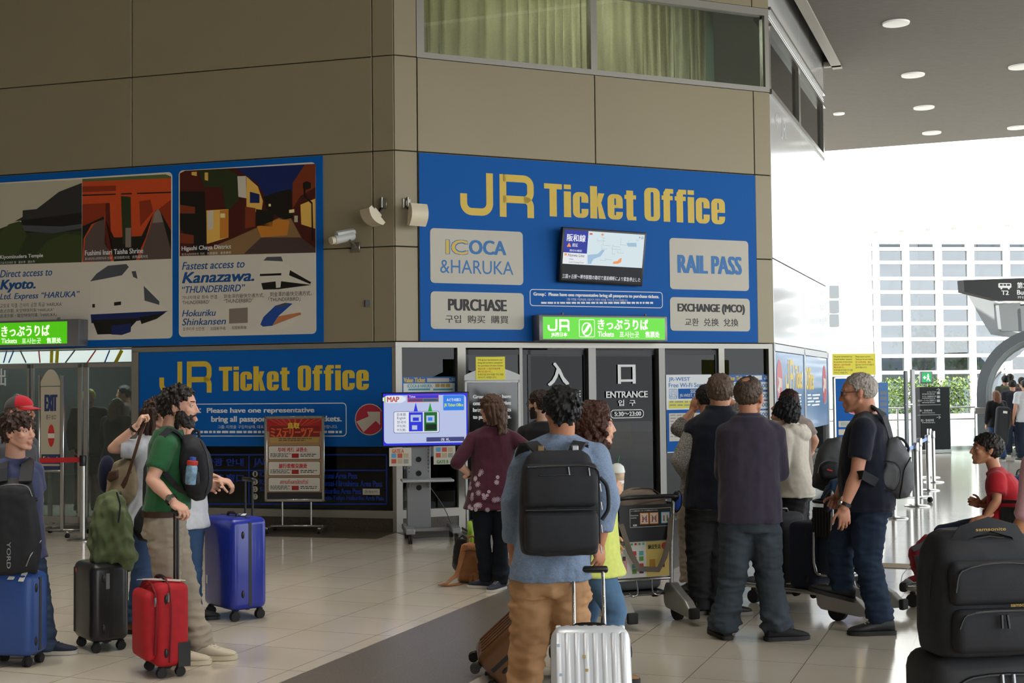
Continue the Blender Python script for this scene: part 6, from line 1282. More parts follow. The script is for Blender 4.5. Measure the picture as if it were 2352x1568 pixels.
# dark case and backpack at the lower right
b0 = P(2265, 1568, 4.5); b0.z = 0
T = suitcase('dark grey soft suitcase at the lower right corner, black backpack standing on it', frame(b0, math.radians(6)), .5, .66, .3, mat('case_charcoal', '2b2c2f', .75, bump=(300, .4, .002)), 0, 0, band=False, rad=.07)
q = MB(); q.tube([(-.2, -.152, .2), (-.2, -.152, .6), (-.12, -.152, .66), (.12, -.152, .66), (.2, -.152, .6), (.2, -.152, .2)], .006, 6); q.build('zip', M_blackp, T); q = MB(); q.tube([(-.02, -.16, .67), (-.02, -.165, .63)], .006, 6); q.tube([(.02, -.16, .67), (.02, -.165, .63)], .006, 6); q.build('zip_pull', M_zip, T)
topz = .66 + .028 * 2.2
def backpack(label, M, w, h, d, m=None, pocket=True, name='backpack'):
    m = m or M_blackf; T = thing(name, label, 'backpack', M=M); q = MB(); rings = []
    for z, sw, sd in ((0, .86, .8), (.02, .95, .94), (.2, 1.0, 1.0), (.6, .98, .98), (.82, .92, .86), (.95, .78, .66), (1.0, .6, .42)):
        rings.append(ering(Vector((0, (1 - sd) * d * .25, z * h)), Vector((1, 0, 0)), Vector((0, 1, 0)), w / 2 * sw, d / 2 * sd, 28, 4.2))
    q.loft(rings); fuse(q, .01, 3, 'main_body', [m], T, world=False, disp=fold_disp(.005, int(w * 100), 7, 7))
    return T
T = backpack('black laptop backpack with yellow lettering standing on the dark suitcase, lower right corner', Matrix.Translation((b0.x - .02, b0.y - .03, topz)) @ yawm(8), .42, .42, .25)
q = MB(); q.rbox((-.17, -.155, .02), (.17, -.09, .17), .035, 3); q.build('front_pocket', M_blackf, T, 50); q = MB(); q.rbox((-.175, -.145, .18), (.175, -.09, .33), .05, 3); q.build('front_pocket', M_blackf, T, 50)
q = MB(); q.tube([(-.165, -.16, .11), (-.14, -.162, .155), (0, -.162, .165), (.14, -.162, .155), (.165, -.16, .11)], .004, 6); q.tube([(-.17, -.15, .23), (-.15, -.152, .3), (0, -.152, .325), (.15, -.152, .3), (.17, -.15, .23)], .004, 6); q.tube([(-.2, -.02, .1), (-.19, -.05, .32), (0, -.06, .405), (.19, -.05, .32), (.2, -.02, .1)], .005, 6); q.build('zip', M_blackp, T)
q = MB(); q.tube([(-.02, -.17, .155), (-.02, -.172, .11)], .006, 6); q.tube([(.0, -.17, .155), (.005, -.172, .11)], .006, 6); q.build('zip_pull', M_blackp, T)
q = MB(); q.strap([(-.13, -.05, .36), (-.09, -.06, .42), (.0, -.06, .445), (.09, -.06, .42), (.13, -.05, .36)], .05, .012, (0, -1, .3)); q.build('top_handle', M_blackf, T, 40)
q = MB(); q.strap([(.16, .02, .36), (.24, -.02, .28), (.27, -.02, .12), (.2, .0, .02)], .05, .012, (1, 0, .2)); q.build('shoulder_strap', M_blackf, T, 40)
_wm = WM[T.name]; lf = Lf(_wm @ Matrix.Translation((0, -.158, 0))); q = MB(); lf.textuz(q, 'samsonite', .02, .1, .178, .19, 0, .0, .03); q.build('lettering', mat('ink_gold', 'b8923a', .5), T, None, True)
lf = Lf(_wm @ Matrix.Translation((0, -.085, .0))); q = MB(); lf.textuz(q, 'samsonite', -.06, .05, .425, .436, 0, .0, .03); q.build('lettering', mat('ink_gold', 'b8923a', .5), T, None, True)
# backpack worn by the man in chambray
MBp = Matrix.Translation(P(1285, 1272, 5.74)) @ yawm(5)
T = backpack('large black two-compartment backpack worn by the man in the chambray shirt', MBp, .355, .46, .17)
q = MB(); q.rbox((-.165, -.115, .02), (.165, -.05, .2), .035, 3); q.build('front_pocket', M_blackf, T, 50); q = MB(); q.rbox((-.165, -.112, .215), (.165, -.05, .41), .04, 3); q.build('front_pocket', M_blackf, T, 50)
q = MB(); q.tube([(-.15, -.112, .395), (0, -.114, .4), (.15, -.112, .39), (.172, -.07, .3), (.174, -.06, .05)], .004, 6); q.tube([(-.1, -.116, .36), (.06, -.116, .362)], .003, 6); q.tube([(-.16, -.112, .208), (.16, -.112, .208)], .004, 6); q.build('zip', M_blackp, T)
for a in ((.03, .395), (.12, .39), (.168, .32), (.172, .24), (.172, .14), (.168, .05)): q = MB(); q.tube([(a[0], -.118, a[1]), (a[0] + .004, -.12, a[1] - .035)], .0035, 6); q.build('zip_pull', M_zip, T)
q = MB(); q.tube([(.185, -.02, .34), (.215, -.02, .3), (.22, -.02, .2), (.19, -.02, .15)], .009, 8); q.build('side_handle', M_blackf, T, 60)
for s in (-1, 1):
    q = MB(); q.strap([(s * .06, -.0, .42), (s * .08, .04, .46), (s * .11, .1, .492), (s * .132, .17, .485), (s * .148, .25, .42)], [.05, .055, .06, .06, .055], .014, [(0, -.9, .4), (0, -.7, .7), (0, -.4, .9), (0, .1, 1), (0, .6, .8)]); q.build('shoulder_strap', M_blackf, T, 40)
    q = MB(); q.rbox((s * .078 - .015, .008, .452), (s * .078 + .015, .028, .485), .004, 1); q.build('buckle', mat('buckle_bronze', '6b5a3a', .35, .6) if s < 0 else M_zip, T)
# sling bag of the man in navy
M_gb = mat('bag_grey', '55575b', .7, bump=(250, .3, .002), var=(15, .1))
T = softbag('sling_bag', 'grey and black sling camera bag on the back of the man in navy', 'bag', [(2040, 1006), (2062, 1002), (2083, 1030), (2099, 1075), (2098, 1120), (2085, 1143), (2060, 1146), (2030, 1132), (2015, 1122), (2020, 1070), (2030, 1025)], 8.52, .2, M_gb, .011, 3, .003)
q = MB(); q.merge(soft([(2036, 1062), (2056, 1066), (2066, 1078), (2064, 1108), (2052, 1126), (2022, 1118), (2024, 1090)], 8.42, .05)); fuse(q, .009, 3, 'side_pocket', [M_gb], T)
q = MB(); pxtube(q, [(2030, 1058, -.11), (2056, 1063, -.12), (2068, 1078, -.12), (2066, 1108, -.12), (2053, 1127, -.115), (2024, 1120, -.1)], 8.5, .005); pxtube(q, [(2092, 1050, -.07), (2077, 1080, -.1), (2072, 1110, -.1), (2066, 1144, -.06)], 8.5, .006); q.build('zip', M_blackp, T, 60, True)
q = MB(); pxstrap(q, [(2046, 1010, -.02), (2040, 985, -.06), (2030, 955, -.1), (2014, 938, -.06), (1996, 935, .05), (1975, 955, .12)], 8.55, .06, .014, (.6, -.8, .3)); q.build('shoulder_strap', mat('strap_grey', '3e4043', .8), T, 40, True)
q = MB(); pxstrap(q, [(2022, 1112, -.05), (2000, 1100, -.2), (1982, 1090, -.24), (1968, 1092, -.16)], 8.5, .06, .012, (-.2, -1, 0)); q.build('waist_strap', M_blackf, T, 40, True)
q = MB(); pxtube(q, [(2058, 1004), (2075, 1010), (2087, 1030), (2082, 1040)], 8.5, .009); q.build('top_handle', M_blackf, T, 60, True)
# green man's chest bag and bottle
T = softbag('backpack', 'black backpack worn on the chest by the man in green', 'backpack', [(416, 1000), (440, 996), (464, 1010), (482, 1042), (490, 1080), (486, 1122), (470, 1146), (450, 1152), (428, 1138), (410, 1105), (404, 1060)], 7.86, .3, M_blackf, .012, 4, .005)
q = MB(); pxstrap(q, [(420, 1008, -.08), (408, 992, -.12), (390, 985, -.16), (374, 1000, -.2), (368, 1030, -.22)], 7.9, .055, .014, (-.3, -.6, .7)); pxstrap(q, [(424, 1135, -.1), (400, 1110, -.2), (378, 1085, -.21)], 7.9, .03, .008, (0, -1, .1)); q.build('shoulder_strap', M_blackf, T, 40, True)
q = MB(); pxtube(q, [(460, 1012, -.15), (476, 1050, -.16), (480, 1100, -.15), (470, 1140, -.12)], 7.88, .004); q.build('zip', M_blackp, T, 60, True); q = MB(); pxtube(q, [(440, 1000), (445, 990), (455, 990), (458, 1004)], 7.86, .009); q.build('top_handle', M_blackf, T, 60, True)
q = MB(); q.merge(soft([(424, 1078), (458, 1082), (460, 1112), (440, 1118), (420, 1108)], 7.69, .07)); fuse(q, .008, 3, 'side_pocket', [M_blackf], T)
b = P(437, 1112, 7.66); tb = Vector((.1, 0, 1)).normalized(); T = thing('bottle', 'clear bottle with red and blue cap in the side pocket of the chest backpack', 'bottle', M=basis(Vector((1, 0, -.1)).normalized(), Vector((0, 1, 0)), tb, b))
q = MB(); q.lathe([(.03, 0), (.034, .01), (.034, .1), (.03, .115)]); q.build('bottle_body', mat('bottle_label', '6f8fa6', .25, var=(30, .5)), T, 50); q = MB(); q.lathe([(.031, .115), (.033, .118), (.033, .14), (.02, .145)]); q.build('collar', mat('cap_red2', 'b5382c', .4), T, 40); q = MB(); q.lathe([(.02, .145), (.02, .162), (.008, .165)]); q.build('cap', mat('cap_blue2', '2a4aa0', .4), T, 40)
# teenager's chest bag
T = softbag('backpack', 'black backpack worn on the chest by the teenage boy', 'backpack', [(-30, 1108), (20, 1096), (72, 1102), (82, 1150), (92, 1210), (96, 1262), (84, 1318), (30, 1332), (-30, 1325)], 7.84, .26, M_blackf, .013, 4, .006, 2)
q = MB(); pxtube(q, [(-20, 1122, -.13), (20, 1113, -.14), (62, 1116, -.12), (74, 1140, -.1)], 7.84, .004); pxtube(q, [(95, 1240, -.05), (70, 1275, -.13), (60, 1300, -.13)], 7.84, .004); q.build('zip', M_zip, T, 60, True)
q = MB(); pxstrap(q, [(58, 1106, -.1), (62, 1078, -.02), (64, 1062, .1), (58, 1060, .25)], 7.86, .075, .014, (.2, -.9, .3)); q.build('shoulder_strap', M_blackf, T, 40, True); q = MB(); pxstrap(q, [(2, 1106, -.1), (2, 1078, -.06), (4, 1066, .06), (8, 1064, .2)], 7.86, .075, .014, (.2, -.9, .3)); q.build('shoulder_strap', M_blackf, T, 40, True)
lf = Lf(basis((0, 0, -1), (0, 1, 0), (1, 0, 0), P(20, 1290, 7.705))); q = MB(); lf.textuz(q, 'YORD', -.12, .04, -.012, .012, 0, 0, .03); q.build('lettering', M_grey_ink, T, None, True)
# women's bag, hat, black shoulder bag
M_canvas = mat('canvas_beige', '8d7f66', .9, bump=(260, .35, .002), var=(14, .12)); M_leath = mat('leather_brown', '4a2f22', .5)
T = softbag('backpack', 'beige canvas backpack with brown leather patch on the woman with the raised arm', 'backpack', [(262, 1062), (292, 1048), (318, 1060), (328, 1110), (322, 1150), (300, 1166), (262, 1152), (242, 1138), (248, 1095)], 8.85, .24, M_canvas, .012, 4, .008, 5)
q = MB(); q.merge(soft([(250, 1082), (272, 1076), (274, 1098), (252, 1108), (243, 1100)], 8.73, .03)); fuse(q, .008, 2, 'leather_patch', [M_leath], T); q = MB(); pxstrap(q, [(334, 968, -.0), (322, 1000, -.08), (304, 1060, -.13), (288, 1110, -.13), (282, 1120, -.12)], 8.75, .022, .006, (-.3, -1, 0)); pxstrap(q, [(300, 1082, -.12), (288, 1100, -.14), (280, 1116, -.13)], 8.8, .02, .006, (0, -1, 0)); q.build('leather_strap', M_leath, T, 40, True)
c = P(246, 1090, 9.0); T = thing('cushion', 'round dark navy travel cushion hanging behind the beige canvas backpack', 'cushion', M=Matrix.Translation(c)); q = MB(); q.ell((0, 0, 0), (.065, .07, .14)); fuse(q, .012, 2, 'pad', [K_('navy3', '1b2138')], T, world=False)
T = softbag('shoulder_bag', 'small black shoulder bag at the hip of the man in green', 'bag', [(326, 1160), (338, 1172), (344, 1215), (338, 1244), (318, 1240), (306, 1222), (308, 1190)], 8.35, .12, M_blackf, .01, 3, .004, 7)
q = MB(); pxstrap(q, [(332, 1165), (332, 1120, .05), (334, 1075, .1), (350, 1035, .15)], 8.35, .03, .006, (-.5, -1, 0)); q.build('strap', M_blackf, T, 40, True)
T = softbag('jacket', 'crumpled olive green jacket draped over the handle of the black cabin suitcase', 'jacket', [(226, 1150), (244, 1132), (262, 1128), (276, 1138), (286, 1164), (298, 1204), (308, 1260), (312, 1284), (300, 1292), (298, 1308), (258, 1300), (238, 1306), (216, 1302), (206, 1262), (208, 1225), (216, 1180)], 8.3, .2, mat('jacket_green', '5b6646', .9, bump=(200, .3, .002), var=(6, .15)), .011, 2, .03, 9, 'cloth', .8, None, 13, 7)
q = MB(); pxtube(q, [(268, 1130, -.1), (276, 1160, -.11), (272, 1200, -.115)], 8.3, .006); q.build('collar_loop', M_blackf, T, 60, True)
# bags on the floor by the woman in maroon
M_tan = mat('leather_tan', '96623a', .5, var=(10, .15), bump=(120, .2, .002))
T = softbag('backpack', 'tan leather backpack standing on the floor beside the woman in maroon', 'backpack', [(1060, 1250), (1078, 1244), (1098, 1250), (1106, 1290), (1108, 1334), (1080, 1338), (1052, 1334), (1052, 1290)], 10.95, .16, M_tan, .01, 3, .004, 11, sh=.88)
q = MB(); pxstrap(q, [(1070, 1252, -.08), (1058, 1290, -.1), (1048, 1320, -.12), (1025, 1340, -.16), (1010, 1342, -.2), (1030, 1344, -.2), (1060, 1340, -.12)], 10.95, .035, .006, [(0, -1, .2)] * 3 + [(0, -.2, 1)] * 4); pxstrap(q, [(1080, 1336, -.1), (1082, 1322, -.12), (1090, 1316, -.12), (1092, 1336, -.1)], 10.95, .02, .005, (0, -1, 0)); q.build('shoulder_strap', M_tan, T, 40, True)
q = MB(); pxtube(q, [(1076, 1246), (1076, 1234), (1088, 1232), (1090, 1248)], 10.95, .008); q.build('top_handle', M_tan, T, 60, True); q = MB(); pxtube(q, [(1060, 1266, -.085), (1080, 1264, -.09), (1102, 1266, -.085)], 10.95, .004); q.build('zip', M_leath, T, 60, True)
T = softbag('shoulder_bag', 'shiny black bag standing on the floor behind the tan leather backpack', 'bag', [(1046, 1240), (1062, 1226), (1078, 1236), (1078, 1310), (1050, 1318), (1038, 1298), (1042, 1262)], 11.25, .14, mat('bag_glossblack', '141315', .3), .011, 3, .006, 12)
T = softbag('tote_bag', 'bright lime green bag standing behind the tan leather backpack', 'bag', [(1074, 1196), (1084, 1196), (1090, 1240), (1092, 1318), (1070, 1318), (1074, 1250)], 11.45, .14, mat('bag_lime', '8fb52c', .7), .01, 2, .003, 13)
T = softbag('tote_bag', 'blue bag on the floor just right of the feet of the woman in maroon', 'bag', [(1158, 1285), (1176, 1280), (1184, 1330), (1156, 1330)], 11.0, .14, denim('mid', '39506e'), .011, 2, .004, 14)
# iced drink
c = P(1418, 1128, 7.2); T = thing('cup', 'clear domed plastic cup of iced coffee held by the woman in yellow', 'cup', M=Matrix.Translation(c)); q = MB(); q.lathe([(.032, 0), (.034, .005), (.043, .105), (.04, .105), (.03, .01)]); q.build('cup_body', mat('cup_coffee', 'b9a68c', .2, var=(25, .3)), T, 50)
q = MB(); q.lathe([(.045, .105), (.046, .112), (.044, .118), (.038, .14), (.02, .155), (.006, .158)]); q.build('dome_lid', mat('lid_clear', 'd9dcda', .12), T, 50); q = MB(); q.tube([(0, 0, .12), (.012, 0, .2)], .004, 8); q.build('straw', mat('straw_green', '1f6a4a', .4), T)
q = MB(); q.lathe([(.037, .045), (.0385, .046), (.04, .085), (.039, .085)]); q.build('sleeve', mat('cup_white', 'd9d9d4', .5), T, 50)
# red rucksack and loose sneaker on the floor
T = softbag('backpack', 'red and grey rucksack slumped on the floor left of the seated boy', 'backpack', [(2086, 1262), (2104, 1248), (2126, 1228), (2140, 1230), (2138, 1252), (2156, 1262), (2158, 1300), (2128, 1320), (2104, 1322), (2092, 1300)], 10.6, .26, mat('bag_red', '9c1f2c', .7, bump=(200, .3, .002)), .012, 3, .014, 15)
q = MB(); pxstrap(q, [(2096, 1262, -.14), (2120, 1250, -.15), (2140, 1236, -.13)], 10.6, .04, .01, (0, -1, .2)); pxstrap(q, [(2106, 1275, -.15), (2112, 1300, -.15), (2110, 1318, -.14)], 10.6, .05, .01, (0, -1, 0)); pxstrap(q, [(2140, 1250, -.1), (2152, 1262, -.13), (2160, 1272, -.1)], 10.6, .03, .01, (0, -1, 0)); q.build('webbing', M_gb, T, 40, True)
T = softbag('jacket', 'bundled navy cloth lying against the red rucksack', 'jacket', [(2114, 1278), (2136, 1270), (2160, 1274), (2162, 1318), (2130, 1322), (2116, 1305)], 10.3, .16, K_('tracknavy', '242c42', 200, .4), .012, 3, .01, 16, 'cloth')
c = at_floor(2122, 1347); T = thing('sneaker', 'red sneaker with white toe cap on the floor below the red rucksack', 'shoe', M=frame(c, math.radians(80))); q = MB(); q.ell((0, .04, .05), (.045, .1, .045)); q.ell((0, -.06, .06), (.042, .06, .06)); fuse(q, .009, 2, 'upper', [mat('trainer_red', '9a2f35', .6)], T, world=False)
q = MB(); q.ell((0, .11, .035), (.044, .05, .035)); q.rbox((-.045, -.11, 0), (.045, .14, .022), .01, 1); q.build('sole', M_wsole, T, 50)
q = MB(); pxtube(q, [(2092, 1300, -.2), (2074, 1318, -.25), (2070, 1340, -.25), (2082, 1352, -.2), (2110, 1345, -.1)], 10.5, .003); tag(q.build('cable', M_tagw, None, 60, True), 'thin white cable trailing from the red rucksack to the floor', 'cable')
# ------------------------------------------------------------------ luggage trolleys
M_basket = mat('basket_black', '131415', .4); M_brush = mat('brushed_steel', 'a7a8a4', .3, .5, bump=(40, .05, .002)); M_pad = mat('pad_blue', '1c46a8', .4)
def trolley(label, M, ad=True, notice=True):
    T = thing('luggage_trolley', label, 'trolley', M=M)
    q = MB()
    for s in (-1, 1):
        q.tube([(s * .22, 0, .16), (s * .22, -.01, .5), (s * .23, -.03, .84)], .014, 10); q.tube([(s * .22, .02, .17), (s * .2, .3, .17), (s * .13, .74, .155), (s * .08, .84, .15)], .018, 10); q.tube([(s * .22, 0, .3), (s * .22, .12, .32), (s * .21, .14, .6)], .01, 8)
    q.tube([(-.22, 0, .29), (.22, 0, .29)], .012, 8); q.tube([(-.22, 0, .57), (.22, 0, .57)], .01, 8); q.tube([(-.08, .84, .15), (.08, .84, .15)], .018, 10); q.tube([(-.2, .3, .17), (.2, .3, .17)], .014, 8); q.tube([(-.15, .62, .16), (.15, .62, .16)], .014, 8)
    q.rbox((-.2, .05, .165), (.2, .32, .18), .006, 1); q.build('frame', M_steel, T, 50)
    for s in (-1, 1): q = MB(); q.tube([(s * .06, -.01, .29), (s * .06, -.03, .2), (s * .1, -.04, .18), (s * .12, -.02, .2)], .006, 6); q.build('hook', M_steel, T, 60)
    q = MB(); q.tube([(-.24, -.03, .84), (-.22, -.1, .875), (.0, -.11, .88), (.22, -.1, .875), (.24, -.03, .84)], .016, 10); q.tube([(-.23, -.02, .82), (-.2, .14, .82), (.2, .14, .82), (.23, -.02, .82)], .012, 8); q.build('handle_bar', M_blackp, T, 60)
    for s in (-1, 1):
        Mp = Matrix.Translation((s * .262, -.02, .83)) @ Matrix.Rotation(math.radians(14), 4, 'X')
        q = MB(); q.ell(Mp @ Vector((0, 0, 0)), (.042, .03, .085), Mp, 0, 18, 12); g = q.build('grip_pad', M_blackp, T, 60); q = MB(); q.ell(Mp @ Vector((0, -.012, 0)), (.03, .022, .066), Mp, 0, 18, 12); q.build('blue_inset', M_pad, g, 60)
        pf = [(-.05, .24), (-.02, .26), (.06, .25), (.1, .18), (.09, .1), (.06, .07), (-.24, .05), (-.3, .06), (-.31, .1), (-.24, .16)]
        q = MB(); t = s * .235; R_ = basis((0, 1, 0), (1, 0, 0), (0, 0, 1)); q.prism(pf, t - .035, t + .035, R_); hh = q.build('wheel_housing', M_brush, T); md = hh.modifiers.new('b', 'BEVEL'); md.width = .012; md.segments = 2
        q = MB(); q.rbox((t - .038, -.33, .045), (t + .038, -.29, .12), .01, 2); q.build('bumper', M_rubber, hh, 40)
        q = MB(); q.cone((t - .02, -.06, .07), (t + .02, -.06, .07), .07, .07, 22); q.build('wheel', M_rubber, T, 40)
    caster(T, 0, .8, .05, 0, True)
    q = MB(); q.rbox((-.11, .82, .12), (.11, .88, .19), .02, 2); q.build('bumper', M_rubber, T, 40)
    q = MB()
    for lo, hi in (((-.205, -.055, .575), (.205, -.045, .82)), ((-.205, .14, .6), (.205, .15, .76)), ((-.205, -.05, .575), (-.195, .145, .78)), ((.195, -.05, .575), (.205, .145, .78)), ((-.205, -.05, .57), (.205, .145, .58))): q.box(lo, hi)
    for k in range(8): q.box((-.21, -.04 + k * .024, .59), (-.205, -.03 + k * .024, .77)); q.box((.205, -.04 + k * .024, .59), (.21, -.03 + k * .024, .77))
    q.build('basket', M_basket, T)
    lf = Lf(WM[T.name] @ Matrix.Translation((0, -.0555, 0)))
    if notice:
        q = MB(); R4(lf, q, -.125, .2, .665, .795, 0, .001); R4(lf, q, -.122, .197, .668, .792, 1, .0015)
        for k, (u, c) in enumerate(((-.045, 2), (.03, 2), (.12, 3))): R4(lf, q, u - .002, u + .066, .685, .765, c, .002); R4(lf, q, u + .003, u + .061, .69, .76, 0, .0025)
        for k, u in enumerate((-.045, .03, .12)):
            c = u + .032
            for dx in (-.012, .014): lf_ = [lf.pt(c + dx - .004, .7, .003), lf.pt(c + dx + .004, .7, .003), lf.pt(c + dx + .003, .742, .003), lf.pt(c + dx - .003, .742, .003)]; q.add(lf_, [(0, 1, 2, 3)], 1)
            if k < 2:
                for a, b_ in (((-.022, .7), (.022, .75)), ((-.022, .75), (.022, .7))): q.add([lf.pt(c + a[0] - .003, a[1], .0035), lf.pt(c + a[0] + .003, a[1], .0035), lf.pt(c + b_[0] + .003, b_[1], .0035), lf.pt(c + b_[0] - .003, b_[1], .0035)], [(0, 1, 2, 3)], 4)
        q.build('notice', [M_card, M_ink, mat('ink_orange', 'e08a2a', .5), mat('ink_sky', '4aa8e0', .5), mat('ink_red', 'c8322a', .5)], T, None, True, False)
        q = MB(); lf.textuz(q, 'KIX', -.1, -.07, .674, .687, 0, .002, .05); lf.textuz(q, 'カートの使用にあたっては、以下の事項をお守りください。', -.118, .095, .776, .785, 0, .002); lf.textuz(q, 'Caution', -.118, -.06, .745, .755, 0, .002); lf.textuz(q, 'CAUTION', -.118, -.075, .728, .736, 0, .002); q.build('notice_text', M_white_ink, T, None, True, False)
    if ad:
        lf = Lf(WM[T.name] @ Matrix.Translation((0, -.004, 0))); q = MB(); q.rbox((-.205, -.008, .305), (.205, .004, .56), .003, 1); q.build('advert_panel', mat('ad_backing', 'c9c9c4', .4), T)
        q = MB(); R4(lf, q, -.2, .02, .31, .555, 0, .005); R4(lf, q, .02, .2, .31, .555, 1, .005)
        for k in range(4):
            for x in (-.09, -.035): R4(lf, q, x, x + .034, .335 + k * .038 + (.012 if k > 1 else 0), .367 + k * .038 + (.012 if k > 1 else 0), (2, 3, 4, 5)[(k + int(x * 100)) % 4], .006)
        R4(lf, q, .045, .09, .35, .43, 6, .006); R4(lf, q, .13, .165, .37, .42, 7, .006); R4(lf, q, -.175, -.13, .34, .43, 8, .006); R4(lf, q, -.165, -.14, .43, .46, 9, .006)
        q.add([lf.pt(.165 + .024 * math.cos(a), .52 + .024 * math.sin(a), .006) for a in [k * math.pi / 9 for k in range(18)]], [tuple(range(18))], 4)
        for k in range(7): R4(lf, q, -.19 + k * .03, -.172 + k * .03, .535, .55, (4, 5, 2, 5)[k % 4], .006)
        q.build('advert', [mat('ad_white', 'd6d6cf', .4), mat('ad_yellow', 'd3b968', .4), mat('ad_teal', '58a8a6', .4), mat('ad_violet', '4a3560', .4), mat('ad_red', 'c23a30', .4), mat('ad_green', '6a9a48', .4), mat('ad_amber', 'b07f30', .4), mat('ad_brown', '4a2d1c', .4), mat('ad_pink', 'cf9a98', .4), mat('ad_hair', '5a3a28', .4)], T, None, True, False)
        q = MB(); lf.textuz(q, '納豆生活', .035, .135, .502, .535, 0, .007, .03); q.build('advert_text', M_ink, T, None, True, False)
    return T
F1 = F(1432, 1440); F2 = F(1570, 1422); m1 = (F1 + F2) / 2; m1.z = 0
MT1 = frame(m1 + Vector((-.06, .1, 0)), math.radians(20)); trolley('luggage trolley with printed adverts facing us, taupe bag in its basket', MT1)
MT2 = frame((2.39, 9.22, 0), math.radians(45)); trolley('luggage trolley pointing left under the foot of the man in navy, loaded with navy cases', MT2)
MT3 = frame((3.66, 9.15, 0), math.radians(62)); trolley('luggage trolley under the seated boy in red at the right edge', MT3)
# loads
def onT(M, x, y, z): return M @ Vector((x, y, z))
T = thing('duffel_bag', 'taupe duffel bag with a long shoulder strap in the basket of the advert trolley', 'bag', M=MT1 @ Matrix.Translation((0, .05, .6))); M_taupe = mat('bag_taupe', '6e6459', .85, bump=(240, .3, .002), var=(10, .12))
q = MB(); q.rbox((-.19, -.085, .0), (.19, .085, .27), .05, 3); q.ell((-.02, .0, .25), (.17, .085, .085)); fuse(q, .012, 4, 'body', [M_taupe], T, world=False, disp=fold_disp(.008, 4, 8, 10))
q = MB(); q.tube([(-.17, -.02, .27), (-.08, -.03, .32), (.08, -.03, .325), (.17, -.02, .27)], .005, 6); q.tube([(-.18, -.09, .2), (0, -.096, .235), (.18, -.09, .255)], .004, 6); q.build('zip', M_leath, T, 60)
q = MB(); q.strap([(-.2, -.05, .17), (-.19, -.13, .05), (-.14, -.13, -.1), (-.07, -.13, -.22), (.08, -.13, -.235), (.13, -.13, -.15), (.17, -.13, -.02), (.2, -.1, .15)], .04, .006, (0, -1, 0)); q.build('shoulder_strap', M_taupe, T, 40)
suitcase('grey hard suitcase standing on the platform of the advert trolley', MT1 @ Matrix.Translation((0.02, .3, .125)), .44, .56, .26, mat('case_grey', '75777a', .4), 0, 0, wr=.026)
suitcase('navy soft suitcase standing on the trolley beside the man in navy', MT2 @ Matrix.Translation((-.02, .24, .125)) @ yawm(0), .4, .48, .24, mat('case_navy', '1d2436', .8, bump=(300, .3, .002)), 0, 0, band=False, wr=.026)
suitcase('black soft suitcase on the trolley behind the legs of the man in violet', MT2 @ Matrix.Translation((.0, .56, .125)), .36, .52, .24, M_blackf, 0, 0, band=False, wr=.026)
T = softbag('backpack', 'big grey hiking rucksack in the trolley basket left of the man in navy', 'backpack', [(1880, 1030), (1900, 1008), (1930, 1000), (1950, 1015), (1955, 1060), (1945, 1110), (1900, 1130), (1866, 1118), (1868, 1080)], 9.55, .3, mat('ruck_grey', '4c4e51', .8, bump=(200, .3, .002)), .013, 4, .008, 21)
q = MB(); q.merge(soft([(1880, 1070), (1900, 1058), (1926, 1062), (1932, 1092), (1912, 1106), (1884, 1100)], 9.38, .08)); fuse(q, .01, 3, 'front_pocket', [M_blackf], T); q = MB(); pxtube(q, [(1878, 1086, -.2), (1884, 1066, -.21), (1904, 1056, -.21), (1926, 1062, -.21), (1932, 1084, -.2)], 9.55, .004); q.build('zip', M_zip, T, 60, True); q = MB(); pxstrap(q, [(1900, 1078, -.225), (1912, 1081, -.225)], 9.55, .01, .002); q.build('logo_patch', mat('ink_red', 'c8322a', .5), T, None, True)
T = softbag('jacket', 'crumpled petrol blue jacket on the trolley basket in front of the grey rucksack', 'jacket', [(1892, 1130), (1910, 1104), (1935, 1095), (1948, 1110), (1945, 1150), (1905, 1156), (1888, 1150)], 9.3, .16, K_('petrol', '1d3550', 150, .5), .011, 2, .02, 22, 'cloth', .85, None, 14, 12)
M_pl = mat('plaid', '8fae5c', .8)
def plaid():
    m = bpy.data.materials.new('plaid_green'); m.use_nodes = True; nt = m.node_tree; b = nt.nodes['Principled BSDF']; N = nt.nodes.new; L = nt.links.new; b.inputs['Roughness'].default_value = .7
    tc = N('ShaderNodeTexCoord'); ck = N('ShaderNodeTexChecker'); ck.inputs['Scale'].default_value = 14; ck.inputs[1].default_value = lin('9fc35e'); ck.inputs[2].default_value = lin('dfe6d2'); L(tc.outputs['Object'], ck.inputs[0])
    c2 = N('ShaderNodeTexChecker'); c2.inputs['Scale'].default_value = 7; c2.inputs[1].default_value = (1, 1, 1, 1); c2.inputs[2].default_value = lin('5a6a4a'); L(tc.outputs['Object'], c2.inputs[0])
    mx = N('ShaderNodeMix'); mx.data_type = 'RGBA'; mx.blend_type = 'MULTIPLY'; mx.inputs[0].default_value = 1; L(ck.outputs[0], mx.inputs[6]); L(c2.outputs[0], mx.inputs[7]); L(mx.outputs[2], b.inputs['Base Color']); return m
PLD = plaid(); T = thing('shopping_bag', 'green and white plaid bag the boy in red sits on', 'bag', M=Matrix.Translation((3.56, 9.22, .19)) @ yawm(62)); q = MB(); q.rbox((-.2, -.17, 0), (.2, .22, .33), .03, 3); fuse(q, .014, 2, 'body', [PLD], T, world=False, disp=fold_disp(.008, 3))
q = MB(); q.tube([(-.19, -.16, .3), (.19, -.16, .31), (.19, .2, .31)], .004, 6); q.build('zip', M_blackp, T, 60)
T = softbag('holdall', 'bright blue holdall behind the boy in red at the right edge', 'bag', [(2322, 1098), (2345, 1088), (2400, 1090), (2410, 1140), (2330, 1150)], 10.2, .3, mat('bag_blue', '1d4fae', .6), .014, 3, .008, 23)
